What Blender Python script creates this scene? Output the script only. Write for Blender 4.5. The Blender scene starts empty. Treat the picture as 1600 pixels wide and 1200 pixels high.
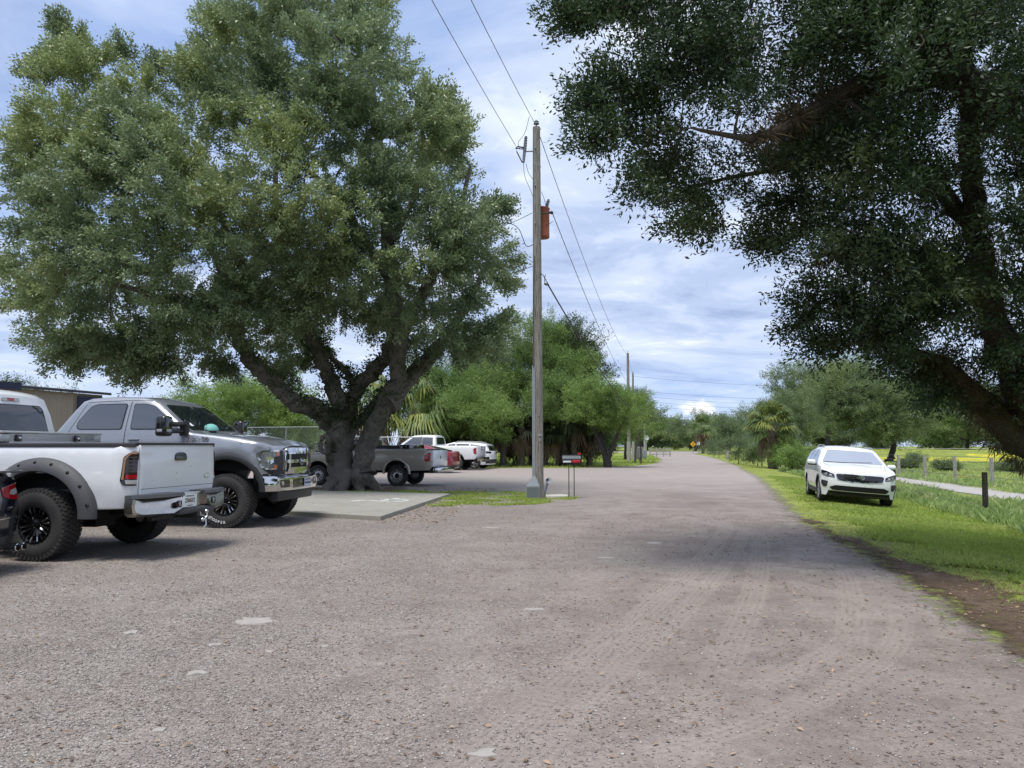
import bpy, bmesh, math, random
import numpy as np
from mathutils import Vector, Matrix, Euler, noise
from mathutils.bvhtree import BVHTree
from mathutils.geometry import delaunay_2d_cdt
PI = math.pi
R = math.radians
sc = bpy.context.scene
C = sc.collection
random.seed(7)
RS = np.random.RandomState(11)

# ---------------------------------------------------------------- camera
H_CAM = 1.45
F_PX = 1202.0
PITCH = math.atan((697 - 600) / F_PX)
cam_d = bpy.data.cameras.new('camera')
cam = bpy.data.objects.new('camera', cam_d); C.objects.link(cam)
cam.location = (0, 0, H_CAM)
cam.rotation_euler = (PI / 2 + PITCH, 0, 0)
cam_d.sensor_width = 36; cam_d.lens = F_PX / 1600 * 36
cam_d.clip_start = 0.05; cam_d.clip_end = 6000
sc.camera = cam

# ---------------------------------------------------------------- world and sun
SUN_EL, SUN_AZ = R(70), R(208)        # azimuth clockwise from +Y: high, behind the camera and to the left
w = bpy.data.worlds.new('World'); sc.world = w; w.use_nodes = True
wn, wl = w.node_tree.nodes, w.node_tree.links
wn.clear()
def WN(t, **k):
    n = wn.new(t)
    for a, b in k.items(): setattr(n, a, b)
    return n
wo = WN('ShaderNodeOutputWorld'); bg = WN('ShaderNodeBackground'); bg.inputs[1].default_value = 0.1
wl.new(bg.outputs[0], wo.inputs[0])
sky = WN('ShaderNodeTexSky', sky_type='NISHITA', sun_disc=False, sun_elevation=SUN_EL, sun_rotation=SUN_AZ, air_density=1.0, dust_density=1.5, ozone_density=1.5)
tc = WN('ShaderNodeTexCoord'); sp = WN('ShaderNodeSeparateXYZ'); wl.new(tc.outputs['Generated'], sp.inputs[0])
def wm(op, a, b=None, c=None, clamp=False):
    n = WN('ShaderNodeMath', operation=op, use_clamp=clamp)
    for i, v in enumerate((a, b, c)):
        if v is None: continue
        if isinstance(v, (int, float)): n.inputs[i].default_value = v
        else: wl.new(v, n.inputs[i])
    return n.outputs[0]
zz = wm('ADD', wm('MAXIMUM', sp.outputs[2], 0.0), 0.15)
cb = WN('ShaderNodeCombineXYZ'); wl.new(wm('DIVIDE', sp.outputs[0], zz), cb.inputs[0]); wl.new(wm('DIVIDE', sp.outputs[1], zz), cb.inputs[1])
def wnoise(scale, detail, rough, off=(0, 0, 0), sx=1.0, dist=0.0):
    m = WN('ShaderNodeMapping'); m.inputs['Location'].default_value = off; m.inputs['Scale'].default_value = (sx, 1, 1)
    wl.new(cb.outputs[0], m.inputs[0])
    n = WN('ShaderNodeTexNoise'); n.inputs['Scale'].default_value = scale; n.inputs['Detail'].default_value = detail
    n.inputs['Roughness'].default_value = rough; n.inputs['Distortion'].default_value = dist
    wl.new(m.outputs[0], n.inputs['Vector']); return n.outputs[0]
def wramp(x, pts):
    r = WN('ShaderNodeValToRGB'); e = r.color_ramp.elements
    while len(e) < len(pts): e.new(0.5)
    for el, (p, c) in zip(e, pts): el.position = p; el.color = (c[0], c[1], c[2], 1)
    r.color_ramp.interpolation = 'EASE'
    wl.new(x, r.inputs[0]); return r.outputs[0]
def wmix(f, a, b):
    n = WN('ShaderNodeMix', data_type='RGBA')
    for i, v in ((0, f), (6, a), (7, b)):
        if isinstance(v, tuple): n.inputs[i].default_value = (*v, 1)
        elif isinstance(v, (int, float)): n.inputs[i].default_value = v
        else: wl.new(v, n.inputs[i])
    return n.outputs[2]
cover = wramp(wnoise(0.42, 6, 0.55, (3.1, 1.7, 0), 0.75, 0.3), [(0.27, (0, 0, 0)), (0.43, (1, 1, 1))])
body = wnoise(2.1, 10, 0.60, (2.4, 5.3, 0), 0.8, 0.5)
cloudcol = wramp(body, [(0.33, (2.9, 3.6, 5.4)), (0.44, (3.9, 4.7, 6.5)), (0.55, (5.1, 5.8, 7.4)), (0.68, (7.2, 7.7, 8.6))])
blue = wmix(0.6, sky.outputs[0], (2.2, 3.7, 7.4))
c1 = wmix(wm('MULTIPLY', cover, 0.93), blue, cloudcol)
# clear pale band low over the horizon with thin streaks
band = wramp(sp.outputs[2], [(0.03, (1, 1, 1)), (0.17, (0, 0, 0))])
streak = wramp(wnoise(0.8, 5, 0.5, (9, 2, 0), 0.25), [(0.36, (3.4, 4.8, 7.4)), (0.66, (6.0, 6.8, 8.2))])
c2 = wmix(wm('MULTIPLY', band, 0.55), c1, streak)
# one small bright cumulus far down the road
cd = Vector((math.sin(math.atan(293 / F_PX)), math.cos(math.atan(293 / F_PX)), 56 / F_PX)).normalized()
vm = WN('ShaderNodeVectorMath', operation='SUBTRACT'); vm.inputs[1].default_value = cd; wl.new(tc.outputs['Generated'], vm.inputs[0])
vs = WN('ShaderNodeVectorMath', operation='MULTIPLY'); vs.inputs[1].default_value = (1.0, 1.0, 2.0); wl.new(vm.outputs[0], vs.inputs[0])
vl = WN('ShaderNodeVectorMath', operation='LENGTH'); wl.new(vs.outputs[0], vl.inputs[0])
pn = WN('ShaderNodeTexNoise'); pn.inputs['Scale'].default_value = 70; pn.inputs['Detail'].default_value = 4; wl.new(tc.outputs['Generated'], pn.inputs['Vector'])
puff = wramp(wm('ADD', vl.outputs['Value'], wm('MULTIPLY', pn.outputs[0], 0.035)), [(0.026, (1, 1, 1)), (0.044, (0, 0, 0))])
c3 = wmix(puff, c2, (7.6, 7.9, 8.4))
wl.new(c3, bg.inputs[0])

sd = bpy.data.lights.new('sun', 'SUN'); sd.energy = 2.75; sd.angle = R(22); sd.color = (1.0, 0.955, 0.89)
so = bpy.data.objects.new('sun', sd); C.objects.link(so); so.location = (0, 0, 60)
sdir = Vector((math.sin(SUN_AZ) * math.cos(SUN_EL), math.cos(SUN_AZ) * math.cos(SUN_EL), math.sin(SUN_EL)))
so.rotation_euler = sdir.to_track_quat('Z', 'Y').to_euler()

sc.view_settings.view_transform = 'Standard'; sc.view_settings.look = 'None'
sc.view_settings.exposure = 0.52; sc.view_settings.gamma = 1.0
sc.render.engine = 'CYCLES'
sc.cycles.max_bounces = 6; sc.cycles.transparent_max_bounces = 8; sc.cycles.diffuse_bounces = 3
sc.cycles.caustics_reflective = False; sc.cycles.caustics_refractive = False

# ---------------------------------------------------------------- placing helpers (world positions read off a sight line)
def ray(u, v):
    cx, cy = (u - 800) / F_PX, (600 - v) / F_PX
    return Vector((cx, math.cos(PITCH) - cy * math.sin(PITCH), math.sin(PITCH) + cy * math.cos(PITCH)))
def g(u, v, z=0.0):
    d = ray(u, v); t = (z - H_CAM) / d.z
    return Vector((d.x * t, d.y * t, z))
def at(u, v, Y):
    d = ray(u, v); t = Y / d.y
    return Vector((d.x * t, Y, H_CAM + d.z * t))

# ---------------------------------------------------------------- objects, tags
def link(o): C.objects.link(o); return o
def tag(o, label=None, cat=None, group=None, kind=None):
    if label: o['label'] = label
    if cat: o['category'] = cat
    if group: o['group'] = group
    if kind: o['kind'] = kind
    return o
def thing(name, label, cat, loc=(0, 0, 0), rz=0.0, group=None):
    o = bpy.data.objects.new(name, None); o.empty_display_size = 0.2; link(o)
    o.location = loc; o.rotation_euler = (0, 0, rz)
    return tag(o, label, cat, group)
def copy_tree(o, parent=None):
    c = o.copy(); link(c)
    if parent: c.parent = parent
    for ch in list(o.children): copy_tree(ch, c)
    return c
def finish(me, mats, smooth=None):
    for m in (mats if isinstance(mats, (list, tuple)) else [mats]): me.materials.append(m)
    if smooth is not None:
        me.shade_smooth(); me.set_sharp_from_angle(angle=R(smooth))
def mkobj(name, me, parent=None):
    o = bpy.data.objects.new(name, me); link(o)
    if parent: o.parent = parent
    return o
class MB:
    def __init__(s): s.v = []; s.f = []; s.m = []
    def add(s, vs, fs, mi=0):
        b = len(s.v); s.v += [tuple(v) for v in vs]; s.f += [tuple(b + i for i in f) for f in fs]; s.m += [mi] * len(fs); return s
    def box(s, c, d, rot=None, mi=0, taper=1.0):
        x, y, z = d[0] / 2, d[1] / 2, d[2] / 2
        vs = [Vector((sx * x * (taper if sz > 0 else 1), sy * y * (taper if sz > 0 else 1), sz * z)) for sz in (-1, 1) for sy in (-1, 1) for sx in (-1, 1)]
        if rot: M = Euler(rot).to_matrix(); vs = [M @ v for v in vs]
        vs = [v + Vector(c) for v in vs]
        return s.add(vs, [(0, 2, 3, 1), (4, 5, 7, 6), (0, 1, 5, 4), (2, 6, 7, 3), (0, 4, 6, 2), (1, 3, 7, 5)], mi)
    def tube(s, pts, rad, n=8, mi=0, caps=True):
        pts = [Vector(p) for p in pts]
        if not isinstance(rad, (list, tuple)): rad = [rad] * len(pts)
        rings = []; up = Vector((0.13, 0.21, 0.97))
        for i, p in enumerate(pts):
            t = (pts[min(i + 1, len(pts) - 1)] - pts[max(i - 1, 0)])
            t = t.normalized() if t.length > 1e-9 else Vector((0, 0, 1))
            a = t.cross(up)
            if a.length < 0.05: a = t.cross(Vector((1, 0, 0)))
            a.normalize(); b = t.cross(a)
            up = b.cross(t) * -1 if False else up
            rings.append([p + (a * math.cos(2 * PI * k / n) + b * math.sin(2 * PI * k / n)) * rad[i] for k in range(n)])
        vs = [v for r in rings for v in r]; fs = []
        for i in range(len(pts) - 1):
            for k in range(n):
                k2 = (k + 1) % n
                fs.append((i * n + k, i * n + k2, (i + 1) * n + k2, (i + 1) * n + k))
        if caps: fs += [tuple(range(n)), tuple((len(pts) - 1) * n + k for k in reversed(range(n)))]
        return s.add(vs, fs, mi)
    def lathe(s, prof, n=32, M=None, mi=0, mis=None, closed=False):
        # prof: (radius, axial) pairs, axis = local Y
        vs = []
        for (r, a) in prof:
            for k in range(n):
                t = 2 * PI * k / n
                vs.append(Vector((r * math.cos(t), a, r * math.sin(t))))
        if M: vs = [M @ v for v in vs]
        b = len(s.v); s.v += [tuple(v) for v in vs]
        m_ = len(prof)
        for i in range(m_ - (0 if closed else 1)):
            j = (i + 1) % m_
            for k in range(n):
                k2 = (k + 1) % n
                s.f.append((b + i * n + k, b + j * n + k, b + j * n + k2, b + i * n + k2)); s.m.append(mis[i] if mis else mi)
        return s
    def prism(s, poly, d0, d1, axis='y', mi=0):
        n = len(poly)
        def P(p, d): return (p[0], d, p[1]) if axis == 'y' else ((d, p[0], p[1]) if axis == 'x' else (p[0], p[1], d))
        vs = [P(p, d0) for p in poly] + [P(p, d1) for p in poly]
        fs = [tuple(range(n)), tuple(n + i for i in reversed(range(n)))] + [(i, n + i, n + (i + 1) % n, (i + 1) % n) for i in range(n)]
        return s.add(vs, fs, mi)
    def build(s, name, mats, parent=None, smooth=None):
        me = bpy.data.meshes.new(name); me.from_pydata(s.v, [], s.f); me.update()
        bm = bmesh.new(); bm.from_mesh(me); bmesh.ops.recalc_face_normals(bm, faces=bm.faces); 
        for f, mi in zip(bm.faces, s.m): f.material_index = mi
        bm.to_mesh(me); bm.free()
        finish(me, mats, smooth)
        return mkobj(name, me, parent)
def np_mesh(name, verts, nper, mats, attr=None, mi=None, smooth=False):
    n = len(verts); nf = n // nper
    me = bpy.data.meshes.new(name)
    me.vertices.add(n); me.vertices.foreach_set('co', verts.astype(np.float32).ravel())
    me.loops.add(n); me.loops.foreach_set('vertex_index', np.arange(n, dtype=np.int32))
    me.polygons.add(nf); me.polygons.foreach_set('loop_start', np.arange(0, n, nper, dtype=np.int32))
    if mi is not None: me.polygons.foreach_set('material_index', mi.astype(np.int32))
    me.update(calc_edges=True)
    if attr is not None:
        a = me.attributes.new('lv', 'FLOAT', 'POINT'); a.data.foreach_set('value', attr.astype(np.float32))
    for m in (mats if isinstance(mats, (list, tuple)) else [mats]): me.materials.append(m)
    return me
def np_faces(name, verts, faces, mats, attr=None):
    me = bpy.data.meshes.new(name); n = len(verts); nf, k = faces.shape
    me.vertices.add(n); me.vertices.foreach_set('co', verts.astype(np.float32).ravel())
    me.loops.add(nf * k); me.loops.foreach_set('vertex_index', faces.astype(np.int32).ravel())
    me.polygons.add(nf); me.polygons.foreach_set('loop_start', np.arange(0, nf * k, k, dtype=np.int32))
    me.update(calc_edges=True)
    if attr is not None:
        a = me.attributes.new('lv', 'FLOAT', 'POINT'); a.data.foreach_set('value', attr.astype(np.float32))
    for m in (mats if isinstance(mats, (list, tuple)) else [mats]): me.materials.append(m)
    return me

# ---------------------------------------------------------------- material kit
class NT:
    def __init__(s, name):
        s.mat = bpy.data.materials.new(name); s.mat.use_nodes = True
        s.n, s.l = s.mat.node_tree.nodes, s.mat.node_tree.links
        s.p = s.n['Principled BSDF']; s.geo = None
    def N(s, t, **k):
        n = s.n.new(t)
        for a, b in k.items(): setattr(n, a, b)
        return n
    def set(s, n, i, v):
        if v is None: return
        if isinstance(v, (int, float)): n.inputs[i].default_value = v
        elif isinstance(v, tuple): n.inputs[i].default_value = (*v, 1) if (len(v) == 3 and n.inputs[i].type == 'RGBA') else v
        else: s.l.new(v, n.inputs[i])
    def pos(s):
        if not s.geo: s.geo = s.N('ShaderNodeNewGeometry')
        return s.geo.outputs['Position']
    def obj(s): return s.N('ShaderNodeTexCoord').outputs['Object']
    def math(s, op, a, b=None, c=None, clamp=False):
        n = s.N('ShaderNodeMath', operation=op, use_clamp=clamp); s.set(n, 0, a); s.set(n, 1, b); s.set(n, 2, c); return n.outputs[0]
    def noise(s, scale, detail=4, rough=0.5, vec=None, dist=0.0, stretch=None, out=0):
        v = vec or s.pos()
        if stretch:
            m = s.N('ShaderNodeMapping'); m.inputs['Scale'].default_value = stretch; s.l.new(v, m.inputs[0]); v = m.outputs[0]
        n = s.N('ShaderNodeTexNoise'); n.inputs['Scale'].default_value = scale; n.inputs['Detail'].default_value = detail
        n.inputs['Roughness'].default_value = rough; n.inputs['Distortion'].default_value = dist; s.l.new(v, n.inputs['Vector']); return n.outputs[out]
    def voro(s, scale, vec=None, feature='F1', out='Distance', rnd=1.0):
        n = s.N('ShaderNodeTexVoronoi', feature=feature); n.inputs['Scale'].default_value = scale; n.inputs['Randomness'].default_value = rnd
        s.l.new(vec or s.pos(), n.inputs['Vector']); return n.outputs[out]
    def ramp(s, x, pts, interp='LINEAR'):
        r = s.N('ShaderNodeValToRGB'); e = r.color_ramp.elements
        while len(e) < len(pts): e.new(0.5)
        for el, (p, c) in zip(e, pts):
            el.position = p; c = (c, c, c) if isinstance(c, (int, float)) else c; el.color = (*c, 1)
        r.color_ramp.interpolation = interp; s.set(r, 0, x); return r.outputs[0]
    def mix(s, f, a, b, mode='MIX'):
        n = s.N('ShaderNodeMix', data_type='RGBA', blend_type=mode); s.set(n, 0, f); s.set(n, 6, a); s.set(n, 7, b); return n.outputs[2]
    def bump(s, h, strength=0.5, dist=0.01, prev=None):
        b = s.N('ShaderNodeBump'); b.inputs['Strength'].default_value = strength; b.inputs['Distance'].default_value = dist
        s.l.new(h, b.inputs['Height'])
        if prev: s.l.new(prev, b.inputs['Normal'])
        return b.outputs[0]
    def out(s, col=None, rough=None, normal=None, metal=None, spec=None, coat=None, emis=None):
        s.set(s.p, 'Base Color', col); s.set(s.p, 'Roughness', rough); s.set(s.p, 'Metallic', metal)
        s.set(s.p, 'Specular IOR Level', spec); s.set(s.p, 'Coat Weight', coat)
        if normal is not None: s.l.new(normal, s.p.inputs['Normal'])
        return s.mat
def simple(name, col, rough=0.6, metal=0.0, var=0.12, scale=6.0, bump=0.0, coat=0.0, spec=0.5):
    t = NT(name); o = t.obj()
    n = t.noise(scale, 5, 0.6, o)
    c = t.mix(t.math('MULTIPLY', n, 1.0), tuple(x * (1 - var) for x in col), tuple(min(1, x * (1 + var)) for x in col))
    r = t.math('MULTIPLY_ADD', t.noise(scale * 3, 3, 0.6, o), 0.2, rough - 0.1, clamp=True) if rough > 0.1 else rough
    nb = t.bump(t.noise(scale * 12, 4, 0.6, o), bump, 0.01) if bump else None
    return t.out(c, r, nb, metal, spec, coat)
M = {}
def car_paint(name, col, metal=0.0, rough=0.32, dirt=0.35):
    t = NT(name); o = t.obj()
    d = t.ramp(t.noise(3.0, 6, 0.65, o, stretch=(1, 1, 2.2)), [(0.45, 0.0), (0.75, 1.0)])
    sepz = t.N('ShaderNodeSeparateXYZ'); t.l.new(o, sepz.inputs[0])
    low = t.ramp(sepz.outputs[2], [(0.35, 0.75), (1.1, 0.1)])       # road dust thrown up by the wheels
    f = t.math('MULTIPLY', t.math('MULTIPLY', d, low), dirt)
    c = t.mix(f, col, (0.30, 0.25, 0.20))
    fl = t.noise(700, 1, 0.5, o)
    if metal > 0.3: c = t.mix(t.math('MULTIPLY', fl, 0.35), c, tuple(min(1, x * 1.7) for x in col))
    return t.out(c, t.math('MULTIPLY_ADD', f, 0.5, rough, clamp=True), None, metal, 0.5, 0.9)
M['white_paint'] = car_paint('white_paint', (0.74, 0.76, 0.78), 0.0, 0.3, 0.3)
M['white_paint_clean'] = car_paint('white_paint_clean', (0.80, 0.82, 0.83), 0.0, 0.25, 0.1)
M['silver_paint'] = car_paint('silver_paint', (0.27, 0.285, 0.31), 0.55, 0.3, 0.25)
M['beige_paint'] = car_paint('beige_paint', (0.40, 0.375, 0.32), 0.25, 0.35, 0.3)
M['red_paint'] = car_paint('red_paint', (0.24, 0.010, 0.03), 0.3, 0.25, 0.15)
M['navy_paint'] = car_paint('navy_paint', (0.006, 0.009, 0.02), 0.2, 0.18, 0.12)
M['black_plastic'] = simple('black_plastic', (0.022, 0.022, 0.024), 0.5, 0, 0.2, 8)
M['gloss_black'] = simple('gloss_black', (0.008, 0.008, 0.009), 0.1, 0, 0.1, 8, coat=0.6)
M['flare_plastic'] = simple('flare_plastic', (0.055, 0.058, 0.063), 0.62, 0, 0.15, 5, 0.15)
M['underbody'] = simple('underbody', (0.010, 0.010, 0.010), 0.8)
M['chrome'] = simple('chrome', (0.62, 0.62, 0.62), 0.08, 1.0, 0.06, 4)
M['old_chrome'] = simple('old_chrome', (0.50, 0.47, 0.43), 0.22, 1.0, 0.3, 9, 0.05)
M['aluminium'] = simple('aluminium', (0.42, 0.42, 0.42), 0.42, 0.85, 0.15, 8, 0.2)
M['galvanised'] = simple('galvanised', (0.32, 0.35, 0.37), 0.5, 0.5, 0.15, 6, 0.1)
M['seam'] = simple('seam', (0.015, 0.015, 0.015), 0.7)
def glass(name, col, rough=0.03, ior=1.5):
    t = NT(name); t.p.inputs['IOR'].default_value = ior
    return t.out(col, rough, None, 0.0, 0.5, 0.6)
M['glass'] = glass('window_glass', (0.012, 0.016, 0.018), 0.02, 1.7)
M['glass_privacy'] = glass('privacy_glass', (0.02, 0.022, 0.026), 0.03, 2.3)
M['glass_pale'] = glass('pale_windscreen', (0.30, 0.335, 0.40), 0.05, 2.0)  # windscreen with an even pale blue-grey base colour
M['lamp_clear'] = glass('lamp_clear', (0.35, 0.36, 0.37), 0.08, 1.6)
M['lamp_red'] = glass('lamp_red', (0.30, 0.006, 0.012), 0.08)
M['lamp_smoke'] = glass('lamp_smoke', (0.02, 0.012, 0.01), 0.06)
M['lamp_amber'] = glass('lamp_amber', (0.65, 0.16, 0.02), 0.1)
M['text_white'] = simple('text_white', (0.7, 0.72, 0.74), 0.4)
M['text_dark'] = simple('text_dark', (0.02, 0.02, 0.025), 0.4)
M['blue_enamel'] = simple('blue_enamel', (0.01, 0.03, 0.12), 0.2)
def tyre_mat():
    t = NT('tyre_rubber'); o = t.obj()
    d = t.ramp(t.noise(5, 6, 0.6, o), [(0.35, 0), (0.7, 1)])
    return t.out(t.mix(t.math('MULTIPLY', d, 0.6), (0.022, 0.022, 0.023), (0.06, 0.056, 0.052)), 0.78, t.bump(t.noise(60, 3, 0.5, o), 0.15, 0.004))
M['tyre'] = tyre_mat()
# ---------------------------------------------------------------- the lie of the land
XR_PTS = [(-60, -8), (-10, 0.5), (0, 3.2), (4, 3.95), (6.5, 4.33), (8.4, 4.88), (10.4, 5.25), (14.8, 6.15), (19, 7.3), (23.9, 8.7), (36.3, 12.1), (56, 16.8), (80, 22), (104, 27), (140, 33.5), (170, 42), (186, 60)]
XRY = np.array([p[0] for p in XR_PTS], float); XRX = np.array([p[1] for p in XR_PTS], float)
def xr(y): return np.interp(y, XRY, XRX)
def smooth(a, b, x):
    t = np.clip((x - a) / (b - a), 0, 1); return t * t * (3 - 2 * t)
XROAD = [(-260, 238), (-120, 218), (0, 205), (40, 193), (62, 168), (70, 132), (76, 100), (84, 55), (92, 0), (100, -60)]
def seg_dist(x, y, pts):
    d = np.full(np.shape(x), 1e9)
    for (x0, y0), (x1, y1) in zip(pts[:-1], pts[1:]):
        dx, dy = x1 - x0, y1 - y0; t = np.clip(((x - x0) * dx + (y - y0) * dy) / (dx * dx + dy * dy), 0, 1)
        d = np.minimum(d, np.hypot(x - x0 - t * dx, y - y0 - t * dy))
    return d
def zg(x, y):
    x = np.asarray(x, float); y = np.asarray(y, float)
    d = x - xr(y)
    z = -0.20 * smooth(0.0, 3.6, d)
    rise = smooth(70, 110, y)
    z = z * (1 - rise * 0.3)
    side = smooth(30, 60, x) * (1 - smooth(150, 185, y))
    e = 1 - smooth(6.5, 10.5, seg_dist(x, y, XROAD))
    z = z * (1 - e * side) + 0.95 * e * side           # the far road runs on a low bank beside the field
    return z
def zs(x, y): return float(zg(x, y))

# ---------------------------------------------------------------- ground materials
def circ(p1, p2, p3):
    ax, ay = p1; bx, by = p2; cx, cy = p3
    d = 2 * (ax * (by - cy) + bx * (cy - ay) + cx * (ay - by))
    ux = ((ax * ax + ay * ay) * (by - cy) + (bx * bx + by * by) * (cy - ay) + (cx * cx + cy * cy) * (ay - by)) / d
    uy = ((ax * ax + ay * ay) * (cx - bx) + (bx * bx + by * by) * (ax - cx) + (cx * cx + cy * cy) * (bx - ax)) / d
    return ux, uy, math.hypot(ax - ux, ay - uy)
TRACKS = []     # wheel ruts: (centre, radius, half width, middle point, reach)
for a, b, c, wdt, reach in (((1128, 780), (1085, 890), (930, 1020), 0.16, 7.0), ((1150, 780), (1128, 890), (1000, 1020), 0.12, 6.0), ((1165, 800), (1185, 900), (1140, 1020), 0.15, 5.0),
                     ((1395, 940), (1365, 1040), (1230, 1115), 0.12, 1.9), ((1340, 930), (1310, 1010), (1190, 1070), 0.11, 1.5), ((1235, 1110), (1120, 1155), (900, 1200), 0.11, 1.2),
                     ((930, 1020), (860, 1090), (740, 1190), 0.15, 2.2), ((1050, 950), (960, 1050), (830, 1180), 0.13, 2.6), ((1290, 850), (1330, 940), (1330, 1010), 0.14, 2.5)):
    P = [g(*q) for q in (a, b, c)]
    x, y, r = circ(*[(p.x, p.y) for p in P]); TRACKS.append((x, y, r, wdt, P[1].x, P[1].y, reach))
def gravel_mat(name, tracks=True):
    t = NT(name); p = t.pos()
    sep = t.N('ShaderNodeSeparateXYZ'); t.l.new(p, sep.inputs[0]); X, Y = sep.outputs[0], sep.outputs[1]
    big = t.noise(0.33, 6, 0.6, dist=0.6); med = t.noise(1.7, 6, 0.65, dist=0.4); fine = t.noise(14, 5, 0.7)
    col = t.ramp(big, [(0.32, (0.190, 0.155, 0.134)), (0.50, (0.262, 0.221, 0.194)), (0.66, (0.345, 0.302, 0.270))])
    col = t.mix(t.ramp(med, [(0.40, 0.0), (0.68, 0.75)]), col, (0.130, 0.104, 0.089))
    col = t.mix(t.ramp(t.noise(0.9, 5, 0.6, stretch=(1, 0.35, 1), dist=0.8), [(0.5, 0.0), (0.72, 0.6)]), col, (0.31, 0.278, 0.250))
    # stone cover is thick on the parking side and worn to fine dirt in the travelled lane
    lane = t.math('SUBTRACT', X, t.math('MULTIPLY_ADD', Y, 0.17, -0.6))
    lanef = t.ramp(t.math('MULTIPLY_ADD', t.math('ADD', lane, t.math('MULTIPLY', med, 2.2)), 0.12, 0.5), [(0.35, 1.0), (0.75, 0.25)])
    cell = t.voro(145, out='Color'); cs = t.N('ShaderNodeSeparateColor'); t.l.new(cell, cs.inputs[0])
    cell2 = t.voro(60, out='Color'); cs2 = t.N('ShaderNodeSeparateColor'); t.l.new(cell2, cs2.inputs[0])
    stone = t.ramp(cs.outputs[0], [(0.0, (0.088, 0.074, 0.062)), (0.42, (0.205, 0.177, 0.150)), (0.78, (0.35, 0.315, 0.278)), (1.0, (0.68, 0.65, 0.60))])
    stone = t.mix(t.ramp(cs2.outputs[1], [(0.84, 0.0), (0.86, 1.0)], 'CONSTANT'), stone, (0.46, 0.425, 0.39))
    patch = t.ramp(t.noise(2.6, 5, 0.7), [(0.30, 0.35), (0.62, 1.0)])
    sf = t.math('MULTIPLY', t.math('MULTIPLY', patch, lanef), 0.72)
    col = t.mix(sf, col, stone)
    col = t.mix(t.ramp(fine, [(0.35, 0.32), (0.65, 0.0)]), col, (0.09, 0.075, 0.068))
    col = t.mix(t.ramp(t.math('MULTIPLY', Y, 0.01), [(0.20, 0.0), (0.34, 0.55)]), col, (0.36, 0.318, 0.290))      # gravel colour turns paler towards the far end
    h = t.math('ADD', t.math('MULTIPLY', t.voro(145, out='Distance'), t.math('MULTIPLY', sf, -1.6)), t.math('MULTIPLY', fine, 0.5))
    nb = t.bump(h, 0.8, 0.008)
    nb = t.bump(t.noise(2.2, 5, 0.6), 0.5, 0.08, nb)
    if tracks:
        tot = None; tread = None
        for (cx, cy, r, hw, mx, my, reach) in TRACKS:
            dx = t.math('SUBTRACT', X, cx); dy = t.math('SUBTRACT', Y, cy)
            d = t.math('SQRT', t.math('ADD', t.math('MULTIPLY', dx, dx), t.math('MULTIPLY', dy, dy)))
            off = t.math('SUBTRACT', d, r); a = t.math('ABSOLUTE', off)
            m = t.ramp(t.math('DIVIDE', a, hw), [(0.75, 1.0), (1.0, 0.0)])
            ex = t.math('SUBTRACT', X, mx); ey = t.math('SUBTRACT', Y, my)
            e = t.math('SQRT', t.math('ADD', t.math('MULTIPLY', ex, ex), t.math('MULTIPLY', ey, ey)))
            m = t.math('MULTIPLY', m, t.ramp(t.math('DIVIDE', e, reach), [(0.6, 1.0), (1.0, 0.0)]))
            ang = t.math('MULTIPLY', t.math('ARCTAN2', dy, dx), r)
            rib = t.math('SINE', t.math('MULTIPLY', off, 2 * PI / 0.055))
            lug = t.math('SINE', t.math('ADD', t.math('MULTIPLY', ang, 2 * PI / 0.075), t.math('MULTIPLY', a, 30)))
            tr = t.math('MULTIPLY', m, t.math('MULTIPLY_ADD', rib, 0.6, t.math('MULTIPLY', lug, 0.4)))
            tot = m if tot is None else t.math('MAXIMUM', tot, m)
            tread = tr if tread is None else t.math('ADD', tread, tr)
        brk = t.ramp(t.noise(3.1, 7, 0.78, dist=0.8), [(0.42, 0.0), (0.62, 1.0)])
        mk = t.math('MULTIPLY', tot, t.math('MULTIPLY_ADD', brk, 0.45, 0.45))
        col = t.mix(t.math('MULTIPLY', mk, 0.65), col, (0.30, 0.258, 0.228))
        tv = t.math('MULTIPLY', tread, brk)
        col = t.mix(t.math('MULTIPLY', t.math('MAXIMUM', tv, 0.0), 0.5), col, (0.15, 0.125, 0.110))
        nb = t.bump(t.math('SUBTRACT', 0.0, t.math('ADD', tv, mk)), 0.5, 0.010, nb)
    t.out(col, 0.92, nb, spec=0.25)
    return t.mat
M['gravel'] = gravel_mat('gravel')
def grass_mat(name, stops, dirt=0.3, dirtcol=(0.13, 0.10, 0.07), sc_=1.0):
    t = NT(name)
    c = t.ramp(t.noise(0.55 * sc_, 7, 0.65, dist=0.4), stops)
    c = t.mix(t.ramp(t.noise(5 * sc_, 5, 0.7), [(0.42, 0.0), (0.62, 0.55)]), c, tuple(x * 0.5 for x in stops[0][1]))
    c = t.mix(t.ramp(t.noise(1.7 * sc_, 6, 0.7, dist=0.5), [(0.56, 0.0), (0.70, dirt)]), c, dirtcol)
    n = t.bump(t.noise(30, 4, 0.7), 0.8, 0.03)
    return t.out(c, 0.95, n, spec=0.1)
M['grass_soil'] = grass_mat('grass_soil', [(0.3, (0.16, 0.20, 0.04)), (0.5, (0.25, 0.30, 0.065)), (0.7, (0.33, 0.36, 0.10))], 0.85, (0.20, 0.165, 0.12))
M['meadow'] = grass_mat('meadow', [(0.3, (0.18, 0.25, 0.04)), (0.42, (0.34, 0.37, 0.06)), (0.55, (0.55, 0.49, 0.06)), (0.75, (0.62, 0.52, 0.05))], 0.5, (0.12, 0.18, 0.03), 0.35)
M['leafy_dirt'] = grass_mat('leafy_dirt', [(0.3, (0.085, 0.060, 0.042)), (0.5, (0.14, 0.10, 0.07)), (0.7, (0.20, 0.155, 0.12))], 0.5, (0.10, 0.14, 0.03), 2.0)
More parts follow.
